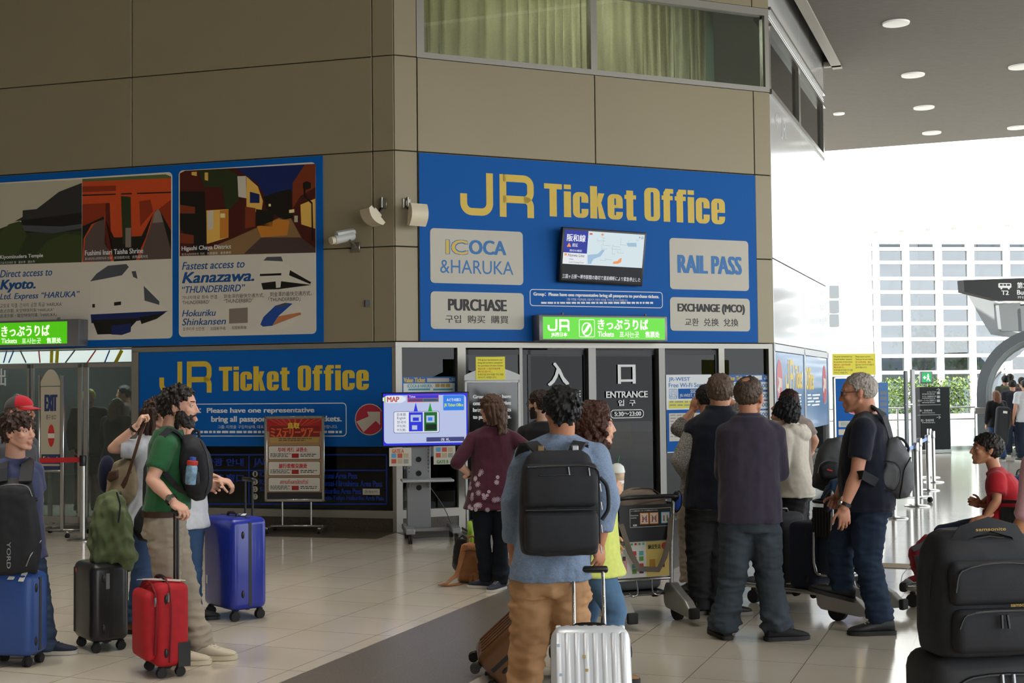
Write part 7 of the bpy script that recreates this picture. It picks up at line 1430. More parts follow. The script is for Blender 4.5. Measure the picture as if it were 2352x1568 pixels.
q = MB(); pxtube(q, [(2335, 1092, -.1), (2340, 1080, -.1), (2370, 1078, -.1), (2378, 1092, -.1)], 10.2, .01); q.build('handle', M_blackp, T, 60, True)
M_bx = at_floor(2352, 1400); T = thing('cardboard_box', 'white box on the floor at the right edge behind the seated boy’s trolley', 'box', M=frame(M_bx + Vector((.15, .8, 0)), .1)); q = MB(); q.rbox((-.2, -.18, 0), (.2, .18, .5), .006, 1); q.build('carton', mat('carton_white', 'c9c9c4', .6), T); q = MB(); q.box((-.202, -.03, .498), (.202, .03, .502)); q.build('tape', mat('tape', 'b49d6c', .4), T)
# ------------------------------------------------------------------ stands, posts and screens
def stanchion(label, x, y, D=None, h=.95, belt=None, group=None, m=None):
    b = at_floor(x, y) if D is None else Vector((P(x, y, D).x, D, 0)); T = thing('stanchion', label, 'stanchion', M=Matrix.Translation(b), group=group)
    q = MB(); q.lathe([(.17, 0), (.17, .008), (.15, .018), (.03, .026)], None, 32); q.build('base', M_steel, T, 40); q = MB(); q.cone((0, 0, .02), (0, 0, h - .12), .032, .032, 20); q.build('post', M_steel, T, 60); q = MB(); q.lathe([(.036, h - .12), (.038, h - .11), (.038, h - .01), (.034, h)], None, 20); q.build('belt_head', m or M_steel, T, 50)
    return T, b
def belt(label, a, b, m, w=.05, z=.88):
    q = MB(); q.box((0, -.0015, -w / 2), ((b - a).length, .0015, w / 2), 0, basis((b - a).normalized(), Vector((0, 0, 1)).cross((b - a).normalized()), (0, 0, 1), a + Vector((0, 0, z)))); return tag(q.build('barrier_belt', m), label, 'barrier belt')
def framed(q, u0, u1, z0, z1, t, m, y0=-.02, y1=.02, mi=0):
    for lo, hi in (((u0, y0, z0), (u1, y1, z0 + t)), ((u0, y0, z1 - t), (u1, y1, z1)), ((u0, y0, z0), (u0 + t, y1, z1)), ((u1 - t, y0, z0), (u1, y1, z1))): q.rbox(lo, hi, .006, 1, mi)
def plane_at(x, y, ang, D=None):
    b = at_floor(x, y) if D is None else Vector((P(x, y, D).x, D, 0)); a = math.radians(ang); M = basis((math.cos(a), math.sin(a), 0), (-math.sin(a), math.cos(a), 0), (0, 0, 1), b); return M, Lf(M)
# poster stand
M_, f_ = plane_at(682, 1222, -6); T = thing('poster_stand', 'wheeled poster stand with a red and gold tour poster before the left shop window', 'sign stand', M=M_)
u0, u1, z0, z1 = f_.rect(608, 746, 955, 1152); q = MB(); framed(q, u0, u1, z0, z1, .035, 0); q.build('frame', M_steel, T, 40, False)
q = MB()
for x in (648, 714): u = f_.uz(x, 1180)[0]; q = MB(); q.tube([(u, .01, .07), (u, .01, z0 + .02)], .012, 8); q.build('post', M_steel, T, 60)
ua_, ub_ = f_.uz(622, 1215)[0], f_.uz(742, 1215)[0]; q = MB(); q.rbox((ua_, -.01, .06), (ub_, .03, .085), .006, 1); q.rbox((ua_ - .02, -.2, .05), (ua_ + .02, .2, .075), .006, 1); q.rbox((ub_ - .02, -.2, .05), (ub_ + .02, .2, .075), .006, 1); q.build('base_bar', M_steel, T, 40)
for u in (ua_, ub_):
    for y in (-.18, .18): caster(T, u, y, .026, 0, True, 'caster')
q = MB(); q.box((u0 + .02, -.012, z0 + .02), (u1 - .02, .012, z1 - .02)); q.build('backing', M_blackst, T)
o = .014; q = MB(); PR = lambda x0, x1, y0, y1, mi, oo: R4(f_, q, *[f_.rect(x0, x1, y0, y1)[k] for k in (0, 1, 2, 3)], mi, oo)
PR(613, 741, 960, 1147, 0, o); PR(613, 741, 960, 990, 1, o + .001); PR(620, 735, 978, 1003, 2, o + .0015); PR(613, 741, 1130, 1147, 5, o + .001); PR(622, 733, 1004, 1016, 4, o + .002)
for k in range(9): q.add([f_.pt(*f_.uz(677 + (k - 4) * 3, 985), o + .0012), f_.pt(*f_.uz(677 + (k - 4) * 16, 960), o + .0012), f_.pt(*f_.uz(677 + (k - 4) * 16 + 5, 960), o + .0012)], [(0, 1, 2)], 6)
for y0, y1 in ((1023, 1055), (1059, 1092), (1096, 1129)):
    f_.rrect(q, 616, 736, y0, y1, .02, 5, o + .0015); f_.rrect(q, 617, 735, y0 + 1, y1 - 1, .018, 3, o + .002); PR(671, 687, y1 - 14, y1 - 4, 1, o + .003); 
q.build('poster', [mat('poster_tan', '9c7a5a', .3), mat('poster_red', '9e2222', .3), mat('poster_crimson', '7a1f1a', .3), M_card, mat('poster_gold', 'a88a4c', .3), mat('poster_ink', '2a2a2c', .4), mat('poster_ray', 'c04a38', .3)], T, None, True, False)
q = MB(); f_.text(q, 'ミステリーツアー', 621, 733, 982, 1004, 0, o + .004, .05); f_.text(q, '鳥取', 660, 688, 970, 984, 2, o + .004, .04); f_.text(q, '투어 카드 교환소', 638, 706, 1027, 1038, 1, o + .004, .05); f_.text(q, '旅行套餐兑换处', 640, 706, 1064, 1075, 1, o + .004, .05); f_.text(q, 'สถานที่แลกบัตรทัวร์', 643, 708, 1100, 1111, 1, o + .004, .02)
for y in (1041, 1078, 1115): f_.lines(q, 621, 668, y, y + 10, 3, 3, o + .004, .5, y); f_.lines(q, 690, 728, y + 1, y + 9, 2, 3, o + .004, .5, y + 1)
f_.lines(q, 640, 716, 1006, 1014, 2, 3, o + .004, .5, 5); q.build('lettering', [mat('ink_flame', 'd05a30', .4), mat('ink_rose', 'b8484e', .4), M_yel, mat('ink_small', '4a4a4c', .5)], T, None, True, False)
# map screen on a wheeled pedestal
M_, f_ = plane_at(955, 1232, 9, 14.0); T = thing('display_stand', 'wheeled grey pedestal with a MAP screen, in front of the wall corner', 'display', M=M_)
M_ped = mat('pedestal_grey', '8d8f92', .4, .3); u0, u1, z0, z1 = f_.rect(877, 1077, 900, 1025)
q = MB(); q.rbox((u0, -.05, z0), (u1, .03, z1), .012, 2); q.build('screen_casing', mat('tv_black', '0d0d10', .3), T, 40)
pu0, pu1 = f_.uz(935, 1120)[0], f_.uz(990, 1120)[0]; q = MB(); q.rbox((pu0, .03, .13), (pu1, .11, z1 - .2), .008, 1); q.build('column', M_ped, T, 40)
q = MB()
for z in (f_.uz(962, 1055)[1], f_.uz(962, 1087)[1], f_.uz(962, 1120)[1]): q.cone(((pu0 + pu1) / 2, .022, z), ((pu0 + pu1) / 2, .04, z), .03, .03, 18)
for k in range(9):
    for uu in (pu0 + .025, pu1 - .025): q.cone((uu, .026, .75 + k * .04), (uu, .04, .75 + k * .04), .006, .006, 8)
q.build('cable_hole', M_blackst, T); zs_ = f_.uz(975, 1100)[1]; su0, su1 = f_.uz(920, 1100)[0], f_.uz(1037, 1100)[0]; q = MB(); q.rbox((su0, -.28, zs_ - .015), (su1, .03, zs_ + .01), .006, 1); q.prism([(0, 0), (.2, 0), (.0, -.09)], pu0 + .02, pu0 + .03, basis((0, -1, 0), (1, 0, 0), (0, 0, 1), (0, .03, zs_ - .01))); q.prism([(0, 0), (.2, 0), (.0, -.09)], pu1 - .03, pu1 - .02, basis((0, -1, 0), (1, 0, 0), (0, 0, 1), (0, .03, zs_ - .01))); q.build('shelf', mat('shelf_grey', 'a9abad', .35, .3), T, 40)
q = MB(); q.rbox((su0 + .05, -.05, .1), (su1 + .02, .05, .14), .008, 1); q.rbox((su0 + .03, -.32, .1), (su0 + .13, .3, .16), .008, 1); q.rbox((su1 - .03, -.32, .1), (su1 + .07, .3, .16), .008, 1); q.build('base', M_ped, T, 40)
for u in (su0 + .08, su1 + .02):
    for y in (-.28, .26): caster(T, u, y, .045, 0, True, 'caster')
lf = Lf(M_ @ Matrix.Translation((0, -.051, 0))); q = MB(); X = lambda x: lf.uz(x, 960)[0]; Z = lambda y: lf.uz(976, y)[1]
def B4(x0, x1, y0, y1, mi, oo): R4(lf, q, X(x0), X(x1), Z(y1), Z(y0), mi, oo)
B4(880, 1074, 903, 1022, 0, .001); lf.rrect(q, 882, 1071, 907, 1017, .04, 1, .002); lf.rrect(q, 879, 932, 908, 925, .06, 2, .003); B4(883, 886, 910, 923, 3, .004); B4(936, 1008, 906, 923, 4, .003); B4(937, 1007, 907, 914, 0, .004); B4(938, 972, 916, 921, 7, .004); B4(972, 1007, 915, 922, 5, .0035); B4(973, 1006, 916, 921, 7, .004); lf.rrect(q, 1018, 1066, 907, 942, .01, 6, .004); B4(979, 1066, 1004, 1014, 7, .003)
lf.rrect(q, 904, 1009, 944, 994, .02, 7, .003); lf.rrect(q, 905, 1008, 945, 993, .018, 2, .0035); B4(939, 971, 946, 990, 0, .004); B4(974, 1004, 946, 990, 8, .004); B4(943, 967, 952, 968, 9, .005); B4(979, 998, 954, 970, 9, .005); B4(946, 958, 976, 986, 9, .005); B4(978, 1002, 974, 987, 10, .005); B4(948, 962, 958, 966, 0, .006); B4(983, 993, 958, 966, 6, .006)
for cx, mi in ((955, 0), (988, 5)): q.add([lf.pt(X(cx - 5), Z(945), .0055), lf.pt(X(cx + 5), Z(945), .0055), lf.pt(X(cx), Z(924), .0055)], [(0, 1, 2)], mi)
q.build('screen', [EM('royal', '2b35d8', 1.0), EM('lilac', 'b9c3e6', 1.0), EM('white2', 'e2e6f2', 1.0), EM('lime', 'a8c83a', 1.0), EM('rose', 'c83a58', 1.0), EM('leaf', '1f9a2f', 1.0), EM('azure', '2f7fe8', 1.0), EM('slate', '4a4f88', .8), EM('fern', '1c6a30', .9), EM('ice', 'bccbe6', .9), EM('nightgreen', '16301c', .7)], T, None, True, False)
q = MB(); lf.text(q, 'MAP', 889, 917, 911, 923, 0, .005, .04); lf.text(q, 'みどりの窓口', 1026, 1058, 914, 921, 1, .006, .02); lf.text(q, 'JR Ticket Office', 1020, 1064, 926, 935, 2, .006, .03)
for k, s in enumerate(('日本語', 'English', '한국어', '中文(简)', '中文(繁)')): lf.text(q, s, 912, 932, 948 + k * 9, 955 + k * 9, 3, .005)
lf.text(q, '改 札', 1013, 1033, 1005.5, 1012.5, 1, .005); lf.text(q, 'Tickets', 940, 954, 908, 913, 1, .006)
q.build('screen_text', [EM('map_red', 'c04a34', .9), EM('white', 'f0f2f8'), EM('lemon', 'c8e040', 1.0), EM('ink', '30343c', .3)], T, None, True, False)
for x0, x1, y0, y1, s, c, lbl in ((894, 945, 1028, 1070, 'GATE A', 'd0642c', 0), (996, 1046, 1024, 1066, 'GATE B', '3f8a4a', 1)):
    q = MB(); lf.pbox(q, x0, x1, y0, y1, .0, .008, 0); ys = (1031, 1040) if not lbl else (1056, 1064); tx = (900, 928) if not lbl else (1003, 1030)
    yy0, yy1 = (1041, 1066) if not lbl else (1027, 1053)
    for k in range(3):
        for r in range(2): a = x0 + 5 + k * 14; B4_ = lf.rect(a, a + 11, yy0 + r * 13, yy0 + r * 13 + 10); R4(lf, q, *B4_, 2 + (k + r) % 4, .010)
    lf.text(q, s, *tx, *ys, 1, .010, .04); q.build('paper_sign', [M_card, mat('ink_' + c, c, .5), mat('map_sky', '5a9cc8', .5), mat('map_red', 'b8503f', .5), mat('map_tan', 'b8a888', .5), mat('map_grey', '8f9690', .5)], T, None, True)
q = MB(); q.tube([(pu1 - .02, .12, .6), (pu1 + .15, .14, .35), (pu1 + .28, .2, .06), (pu1 + .3, .3, .01)], .005, 6); q.build('power_cord', M_blackp, T, 60)
# group notice board by the doors
M_, f_ = plane_at(1130, 1220, 14, 14.75); T = thing('notice_board', 'white-framed black notice board with an arched top beside the entrance doors', 'sign stand', M=M_); u0, u1, z0, z1 = f_.rect(1067, 1195, 873, 1140)
M_wf = mat('frame_white', 'c6c9c9', .35); q = MB(); framed(q, u0, u1, z0, z1, .03, 0); n = 12
pts = [(u0, z1)] + [(u0 + (u1 - u0) * k / n, z1 + .06 + .09 * math.sin(math.pi * k / n)) for k in range(n + 1)] + [(u1, z1)]; q.prism(pts, -.02, .02); q.build('frame', M_wf, T, 40)
q = MB(); q.box((u0 + .02, -.01, z0 + .02), (u1 - .02, .012, z1 - .02)); q.build('panel', mat('panel_gloss', '141416', .08, coat=.5), T)
q = MB(); o = .013
for s, x0, x1, y0, y1 in (('Group: Please have', 1086, 1174, 906, 917), ('one representative', 1086, 1174, 921, 933), ('bring all passports', 1086, 1174, 936, 948), ('to purchase tickets.', 1086, 1174, 952, 964)): f_.text(q, s, x0, x1, y0, y1, 0, o, .07)
q.build('lettering', M_white_ink, T, None, True, False); q = MB(); q.tube([(u0 + .02, 0, .03), (u0 + .02, 0, z0 + .03)], .016, 8); q.tube([(u1 - .02, 0, .03), (u1 - .02, 0, z0 + .03)], .016, 8); q.rbox((u0, -.22, .02), (u0 + .04, .22, .05), .006, 1); q.rbox((u1 - .04, -.22, .02), (u1, .22, .05), .006, 1); q.build('leg_frame', M_steel, T, 40)
M_yp = mat('paper_yellow', 'f2e740', .5)
def yellow_notice(T, f_, x0, x1, y0, y1, cols, o=.022):
    q = MB(); f_.pbox(q, x0, x1, y0, y1, o, o + .004, 0); q.build('yellow_notice', M_yp, T, None, True); q = MB(); o += .005; h = (y1 - y0); w = (x1 - x0) / len(cols)
    for c, tx in enumerate(cols):
        a = x0 + c * w + w * .07; b = x0 + (c + 1) * w - w * .06
        for k, (s, mi) in enumerate(tx): f_.text(q, s, a, a + (b - a) * min(1, .35 + .022 * len(s) * (2 if ord(s[0]) > 255 else 1)), y0 + h * (.1 + k * .125), y0 + h * (.185 + k * .125), mi, o)
    q.build('notice_text', [M_ink, mat('ink_red', 'c8322a', .5)], T, None, True, False)
N1 = [('One group representative may', 0), ('bring all members’ passports', 0), ('for purchase of train tickets.', 0), ('请由代表一人集齐所有护照', 1), ('购买即可。', 1), ('한 명의 대표 분이 여권을 가지고 줄을', 0), ('서시기 바랍니다.', 0)]; N2 = [('Please queue up here.', 0), ('Thank you for your waiting.', 0), ('请于此排队等候，谢谢。', 1), ('줄을 서서 기다려 주시기 바랍니다.', 0), ('감사합니다.', 0)]
yellow_notice(T, f_, 1093, 1160, 819, 872, [N1])
# exit stand and red belt at the left doors
M_, f_ = plane_at(125, 1232, -12, 14.9); T = thing('exit_stand', 'cream EXIT sign stand with a no-entry disc in front of the left glass doors', 'sign stand', M=M_); u0, u1, z0, z1 = f_.rect(94, 139, 888, 1078); M_cream = mat('board_cream', 'a79f8c', .5)
q = MB(); q.rbox((u0, -.012, z0), (u1, .012, z1), .004, 1); n = 10; zt_ = f_.uz(116, 848)[1]; pts = [(u0, z1 + .01)] + [(u0 + (u1 - u0) * k / n, z1 + .06 + (zt_ - z1 - .06) * math.sin(math.pi * k / n)) for k in range(n + 1)] + [(u1, z1 + .01)]; q.prism(pts, -.01, .012); q.build('board', M_cream, T, 40)
q = MB(); ue_ = f_.uz(148, 1000)[0]; q.rbox((ue_ - .045, -.02, .05), (ue_, .02, f_.uz(148, 862)[1]), .006, 1); q.rbox((u0 - .03, -.02, .05), (u0 - .005, .02, f_.uz(95, 862)[1]), .006, 1); q.rbox((u0 - .03, -.015, z0 - .03), (ue_, .015, z0 - .005), .004, 1); q.build('frame', M_steel, T, 40)
q = MB(); q.rbox((u0 - .04, -.02, .05), (ue_ + .2, .02, .075), .006, 1); q.rbox((u0 - .04, -.25, .05), (u0, .25, .075), .006, 1); q.rbox((ue_ + .16, -.25, .05), (ue_ + .2, .25, .075), .006, 1); q.build('base_bar', M_steel, T, 40)
for u in (u0 - .02, ue_ + .18):
    for y in (-.23, .23): caster(T, u, y, .024, 0, True, 'caster')
q = MB(); o = .013; f_.text(q, 'EXIT', 102, 132, 906, 944, 0, o, .05); f_.text(q, '출구 出口', 106, 128, 952, 963, 1, o); f_.disc(q, 117.5, 1000, .042, 2, o, .13); f_.pbox(q, 110, 125, 995, 1006, o + .0005, o + .001, 3); f_.pbox(q, 95, 138, 1043, 1065, o - .0005, o, 0); f_.text(q, 'Exit only', 99, 137, 1048, 1060, 4, o + .001, .03); f_.pbox(q, 95, 138, 1070, 1078, o - .0005, o, 0); q.build('lettering', [mat('ink_navy2', '24335c', .5), M_ink, mat('noentry_red', 'b02a22', .4), M_card, M_yel], T, None, True, False)
M_rb = mat('belt_red', 'a80d16', .6)
Ts, sb_ = stanchion('steel barrier post with black head and red belt, left of the blue window board', 190, 1240, None, .95, m=M_blackp)
belt('red barrier belt stretched in front of the EXIT stand', sb_ + Vector((-.04, 0, 0)), Vector((P(60, 1078, sb_.y - .1).x, sb_.y - .1, 0)), M_rb, .055, .9)
stanchion('steel barrier post standing inside the left glass doors', 115, 1176, 17.0, .95)
# yellow closed-hours board and belts inside the centre doors
M_, f_ = plane_at(1420, 1180, 16, 16.9); T = thing('hours_board', 'cream stand with a yellow opening-hours sheet behind the right-hand door glass', 'sign stand', M=M_); u0, u1, z0, z1 = f_.rect(1386, 1457, 966, 1052); q = MB(); q.rbox((u0, -.01, z0), (u1, .01, z1), .01, 1); q.build('board', M_cream, T, 40); q = MB(); q.tube([((u0 + u1) / 2, 0, .02), ((u0 + u1) / 2, 0, z0)], .016, 8); q.lathe([(.16, 0), (.16, .01), (.02, .02)], Matrix.Translation(((u0 + u1) / 2, 0, 0))); q.build('post', M_steel, T, 50)
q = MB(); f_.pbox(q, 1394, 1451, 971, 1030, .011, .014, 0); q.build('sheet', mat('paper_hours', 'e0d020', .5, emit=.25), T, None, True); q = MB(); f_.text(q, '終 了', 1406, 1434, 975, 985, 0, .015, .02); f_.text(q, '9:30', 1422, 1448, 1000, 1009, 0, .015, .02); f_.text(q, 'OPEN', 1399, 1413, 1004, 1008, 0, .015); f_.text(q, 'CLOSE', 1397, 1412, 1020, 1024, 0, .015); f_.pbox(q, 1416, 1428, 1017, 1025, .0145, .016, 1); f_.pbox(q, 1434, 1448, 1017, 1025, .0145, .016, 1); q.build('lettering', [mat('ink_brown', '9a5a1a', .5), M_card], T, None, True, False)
_, a1 = stanchion('steel barrier post behind the glass, below the opening-hours sheet', 1446, 1180, 17.2); _, a2 = stanchion('steel barrier post behind the left-hand entrance door', 1327, 1180, 17.0); M_bb = mat('belt_blue', '1f3a9a', .6)
belt('dark blue barrier belt behind the right door glass, running right', a1 + Vector((.04, 0, 0)), Vector((P(1560, 1060, 17.3).x, 17.3, 0)), M_bb, .05, .9); belt('dark blue barrier belt behind the doors, between the two inner posts', a2 + Vector((.04, 0, 0)), a1 - Vector((.04, 0, 0)), M_bb, .05, .9)
# queue posts on the right
pts_ = []
for k, (x, y, lb) in enumerate(((2107, 1162, 'steel queue post nearest us, right of the grey sling bag'), (2115, 1141, 'steel queue post, second in the line behind the sling bag'), (2133, 1126, 'steel queue post, third in the line towards the black wayfinding sign'), (2145, 1107, 'steel queue post, fourth in the line, rightmost'), (2137, 1096, 'steel queue post farthest along the line, by the wayfinding sign'), (2054, 1190, 'steel queue post half hidden under the grey sling bag'))):
    T, b = stanchion(lb, x, y, None, .86); pts_.append(b)
M_lb = mat('belt_pale', '8aa8dc', .6)
belt('pale blue queue belt between the two nearest posts of the line', pts_[5] + Vector((.04, 0, 0)), pts_[0] - Vector((.03, 0, 0)), M_lb, .05, .8); belt('pale blue queue belt between the middle posts of the line', pts_[1] + Vector((.02, .03, 0)), pts_[2] - Vector((.02, .03, 0)), M_lb, .05, .8)
# tall sign frame on casters beside the posts
M_, f_ = plane_at(2102, 1150, 25, 17.8); T = thing('pole_stand', 'tall empty white pole frame on casters beside the black wayfinding sign', 'sign stand', M=M_); z1 = f_.uz(2103, 848)[1]; q = MB(); q.rbox((-.035, -.02, .08), (.035, .02, z1), .01, 1); q.build('post', M_wf, T, 40); ul = f_.uz(2083, 1000)[0]; q = MB(); q.rbox((ul - .03, -.02, .08), (ul + .03, .02, z1 - .02), .01, 1); q.build('post', mat('frame_grey', '7d8488', .4), T, 40)
q = MB(); q.rbox((ul - .3, -.02, .07), (.3, .02, .095), .006, 1); q.rbox((ul - .03, -.02, z1 - .5), (.03, .02, z1 - .47), .006, 1); q.build('crossbar', M_steel, T, 40)
for u in (ul - .27, .27): caster(T, u, 0, .035, 0, True, 'caster')
# blue queue board behind the man in navy
M_, f_ = plane_at(1962, 1180, 12, 15.6); T = thing('queue_board', 'blue queue board with a yellow notice on top, behind the man in navy', 'sign stand', M=M_); u0, u1, z0, z1 = f_.rect(1920, 2006, 870, 1080); q = MB(); q.box((u0, -.012, z0), (u1, .012, z1)); q.build('panel', M_blue, T); q = MB(); framed(q, u0 - .03, u1 + .03, z0 - .03, z1 + .03, .03, 0); q.rbox((u0 - .035, -.02, .03), (u0, .02, z0), .006, 1); q.rbox((u1, -.02, .03), (u1 + .035, .02, z0), .006, 1); q.rbox((u0 - .04, -.25, .01), (u0, .25, .04), .006, 1); q.rbox((u1, -.25, .01), (u1 + .04, .25, .04), .006, 1); q.build('frame', M_steel, T, 40)
q = MB(); f_.disc(q, 1962, 925, .14, 0, .014); f_.disc(q, 1962, 925, .13, 1, .015); f_.rrect(q, 1926, 2000, 966, 980, .01, 0, .014); f_.text(q, 'ICOCA', 1932, 1948, 970, 977, 2, .016); f_.rrect(q, 1926, 2000, 985, 998, .01, 0, .014); q.build('print', [M_card, mat('disc_pink', 'd02a68', .4), M_teal], T, None, True, False)
yellow_notice(T, f_, 1912, 2011, 812, 861, [N1, N2])
M_, f_ = plane_at(2030, 1150, 10, 18.5); T = thing('notice_board', 'narrow blue notice board on a post right of the queue board', 'sign stand', M=M_); u0, u1, z0, z1 = f_.rect(2019, 2040, 878, 1010); q = MB(); q.box((u0, -.01, z0), (u1, .01, z1)); q.build('panel', mat('panel_azure', '2e74ba', .4), T); q = MB(); q.tube([((u0 + u1) / 2, .02, 0), ((u0 + u1) / 2, .02, z1)], .015, 8); q.build('post', M_steel, T, 60); q = MB()
for y in (898, 911, 924, 937): f_.pbox(q, 2021, 2037, y, y + 8, .0105, .012, 0)
q.build('picture', mat('print_dim', '6f7c86', .4), T, None, True)
# ------------------------------------------------------------------ the bright concourse and the outside
struct_m = mat('outdoor_white', 'e2e2e0', .6)
# tactile strip
_t = MB(); v = F(2062, 1300); s_ = v.dot(SD); slab(_t, v.dot(SN) - 1.2, v.dot(SN) + 3, s_ - .15, s_ + .15, .001, .006); struct(_t.build('trim_9', mat('tactile_tan', '8e7a55', .6)))
# wayfinding sign
M_, f_ = plane_at(2140, 1037, 20, 30.6); T = thing('wayfinding_sign', 'tall black wayfinding sign with white arrows, far down the concourse', 'sign', M=M_); u0, u1, z0, z1 = f_.rect(2106, 2174, 888, 1037); q = MB(); q.rbox((u0, -.15, .08), (u1, .15, z1), .02, 1); q.build('slab', mat('sign_charcoal', '0e0f11', .6), T, 40); q = MB(); q.rbox((u0, -.16, 0), (u1, .16, .09), .01, 1); q.build('plinth', M_steel, T); lf = Lf(M_ @ Matrix.Translation((0, -.152, 0))); q = MB()
for s, x0, x1, y0, y1 in (('↑', 2151, 2160, 891, 900), ('エアロプラザ', 2129, 2150, 898, 903), ('ホテル 日航関西空港', 2118, 2150, 908, 912), ('第2ターミナル 连接巴士', 2108, 2150, 917, 922), ('→', 2151, 2161, 954, 962), ('第1・第3駐車場', 2112, 2141, 940, 945), ('第2・第4駐車場', 2115, 2145, 962, 968)): lf.text(q, s, x0, x1, y0, y1, 0, .0, .02)
for y in (929, 952): lf.pbox(q, 2108, 2161, y, y + 1, .0, .002)
for y in (899, 908, 917): lf.pbox(q, 2152, 2159, y, y + 6, .0, .002)
for y in (904, 913.5, 923.5, 947, 969.5): lf.lines(q, 2118, 2148, y, y + 2, 1, 0, .0, .8, int(y))
q.build('lettering', mat('ink_silver', 'b9bcbc', .5), T, None, True, False)
b = P(2127, 886, 30.5); T = thing('exit_sign', 'small green lit running-man exit sign on top of the black wayfinding sign', 'sign', M=Matrix.Translation(b)); q = MB(); q.rbox((-.15, -.06, .06), (.15, .06, .35), .02, 1); q.build('casing', M_signgrey, T, 40); q = MB(); q.tube([(0, 0, 0), (0, 0, .07)], .02, 8); q.build('stem', M_signgrey, T); q = MB(); q.box((-.11, -.065, .09), (.11, -.058, .32)); q.build('lit_face', mat('exit_green', '0fa058', .4, emit=.7), T)
q = MB(); lf = Lf(Matrix.Translation(b + Vector((0, -.067, 0)))); q.add([lf.pt(-.09, .2, .0), lf.pt(-.045, .25, 0), lf.pt(-.045, .15, 0)], [(0, 1, 2)]); R4(lf, q, -.045, -.01, .185, .215, 0, 0); q.add([lf.pt(.035 + .018 * math.cos(k * .7), .27 + .018 * math.sin(k * .7), 0) for k in range(9)], [tuple(range(9))]); q.add([lf.pt(x, z, 0) for x, z in ((.0, .25), (.06, .24), (.05, .18), (.09, .12), (.07, .11), (.035, .16), (.0, .12), (-.01, .135), (.02, .19), (.015, .22))], [tuple(range(10))]); q.build('running_man', M_litw, T, None, True, False)
# glass barrier
M_, f_ = plane_at(2060, 1036, 12, 32.0); T = thing('glass_barrier', 'low glass barrier with steel rails across the end of the concourse', 'barrier', M=M_); q = MB()
ua_, ub_ = f_.uz(1880, 1000)[0], f_.uz(2240, 1000)[0]
for y in (937, 964): z = f_.uz(2060, y)[1]; q.tube([(ua_, 0, z), (ub_, 0, z)], .022, 8)
for k in range(7): u = ua_ + (ub_ - ua_) * k / 6; q.tube([(u, 0, 0), (u, 0, f_.uz(2060, 936)[1])], .025, 8)
q.build('rail', M_steel, T, 60); q = MB(); q.box((ua_, -.008, .1), (ub_, .008, f_.uz(2060, 985)[1])); q.build('glass_panel', M_glassclr, T); q = MB(); q.box((ua_, -.03, 0), (ub_, .03, .08)); q.build('kerb', M_steel, T)
# tube entrance
Dt = 29.0; M_, f_ = plane_at(2400, 1040, -22, Dt); T = thing('glass_tube', 'grey arched frame of the glass walkway tube at the right edge', 'walkway', M=M_); uL = f_.uz(2243, 900)[0]; zT_ = f_.uz(2330, 753)[1]; Wd = -uL; Rr = 1.5
def archpts(w, zt, r, n=10):
    p = [(-w, 0), (-w, zt - r)] + [(-w + r - r * math.cos(a), zt - r + r * math.sin(a)) for a in [math.pi / 2 * k / n for k in range(1, n + 1)]]
    return p + [(-x, z) for x, z in reversed(p)]
for k, (y0, y1, ins) in enumerate(((0, .35, 0), (.8, .9, .13), (1.5, 1.6, .13), (2.4, 2.5, .13), (3.4, 3.5, .13))):
    A = archpts(Wd - ins * .8, zT_ - ins * .8, Rr); Bq = archpts(Wd - .2 - ins * .3, zT_ - .2 - ins * .3, Rr - .15); q = MB(); n = len(A)
    vs = [(x, y0, z) for x, z in A] + [(x, y0, z) for x, z in Bq] + [(x, y1, z) for x, z in A] + [(x, y1, z) for x, z in Bq]; fs = []
    for i in range(n - 1): fs += [(i, i + 1, n + i + 1, n + i), (2 * n + i, 3 * n + i, 3 * n + i + 1, 2 * n + i + 1), (i, 2 * n + i, 2 * n + i + 1, i + 1), (n + i, n + i + 1, 3 * n + i + 1, 3 * n + i)]
    q.add(vs, fs); q.build('arch_rib', mat('tube_grey', '6f777c', .4, .3) if k == 0 else mat('tube_rib', 'a9b0b4', .4, .3), T, 40)
A = archpts(Wd - .12, zT_ - .12, Rr); q = MB(); n = len(A); q.add([(x, y, z) for y in (.3, 14) for x, z in A], [(i, i + 1, n + i + 1, n + i) for i in range(n - 1)]); q.build('glass_skin', glass('tube_glass', 'e6f0ee', .0, .93), T, 60, False, False)
q = MB(); q.rbox((uL - .05, -.03, .95), (uL + .25, .0, 1.1), .01, 1); q.rbox((uL + .28, -.05, .0), (uL + .36, .05, 1.05), .01, 1); q.build('gate_post', M_steel, T, 40); q = MB(); q.box((uL + .3, -.06, .65), (uL + .36, -.05, .85)); q.build('warning_label', mat('label_yellow', 'd0b020', .5), T)
q = MB(); q.cone((-.05, .2, zT_), (-.05, .2, zT_ + .25), .16, .1, 16); q.ell((-.05, .2, zT_ + .35), .1); q.build('loudspeaker', mat('tube_rib', 'a9b0b4', .4, .3), T, 50)
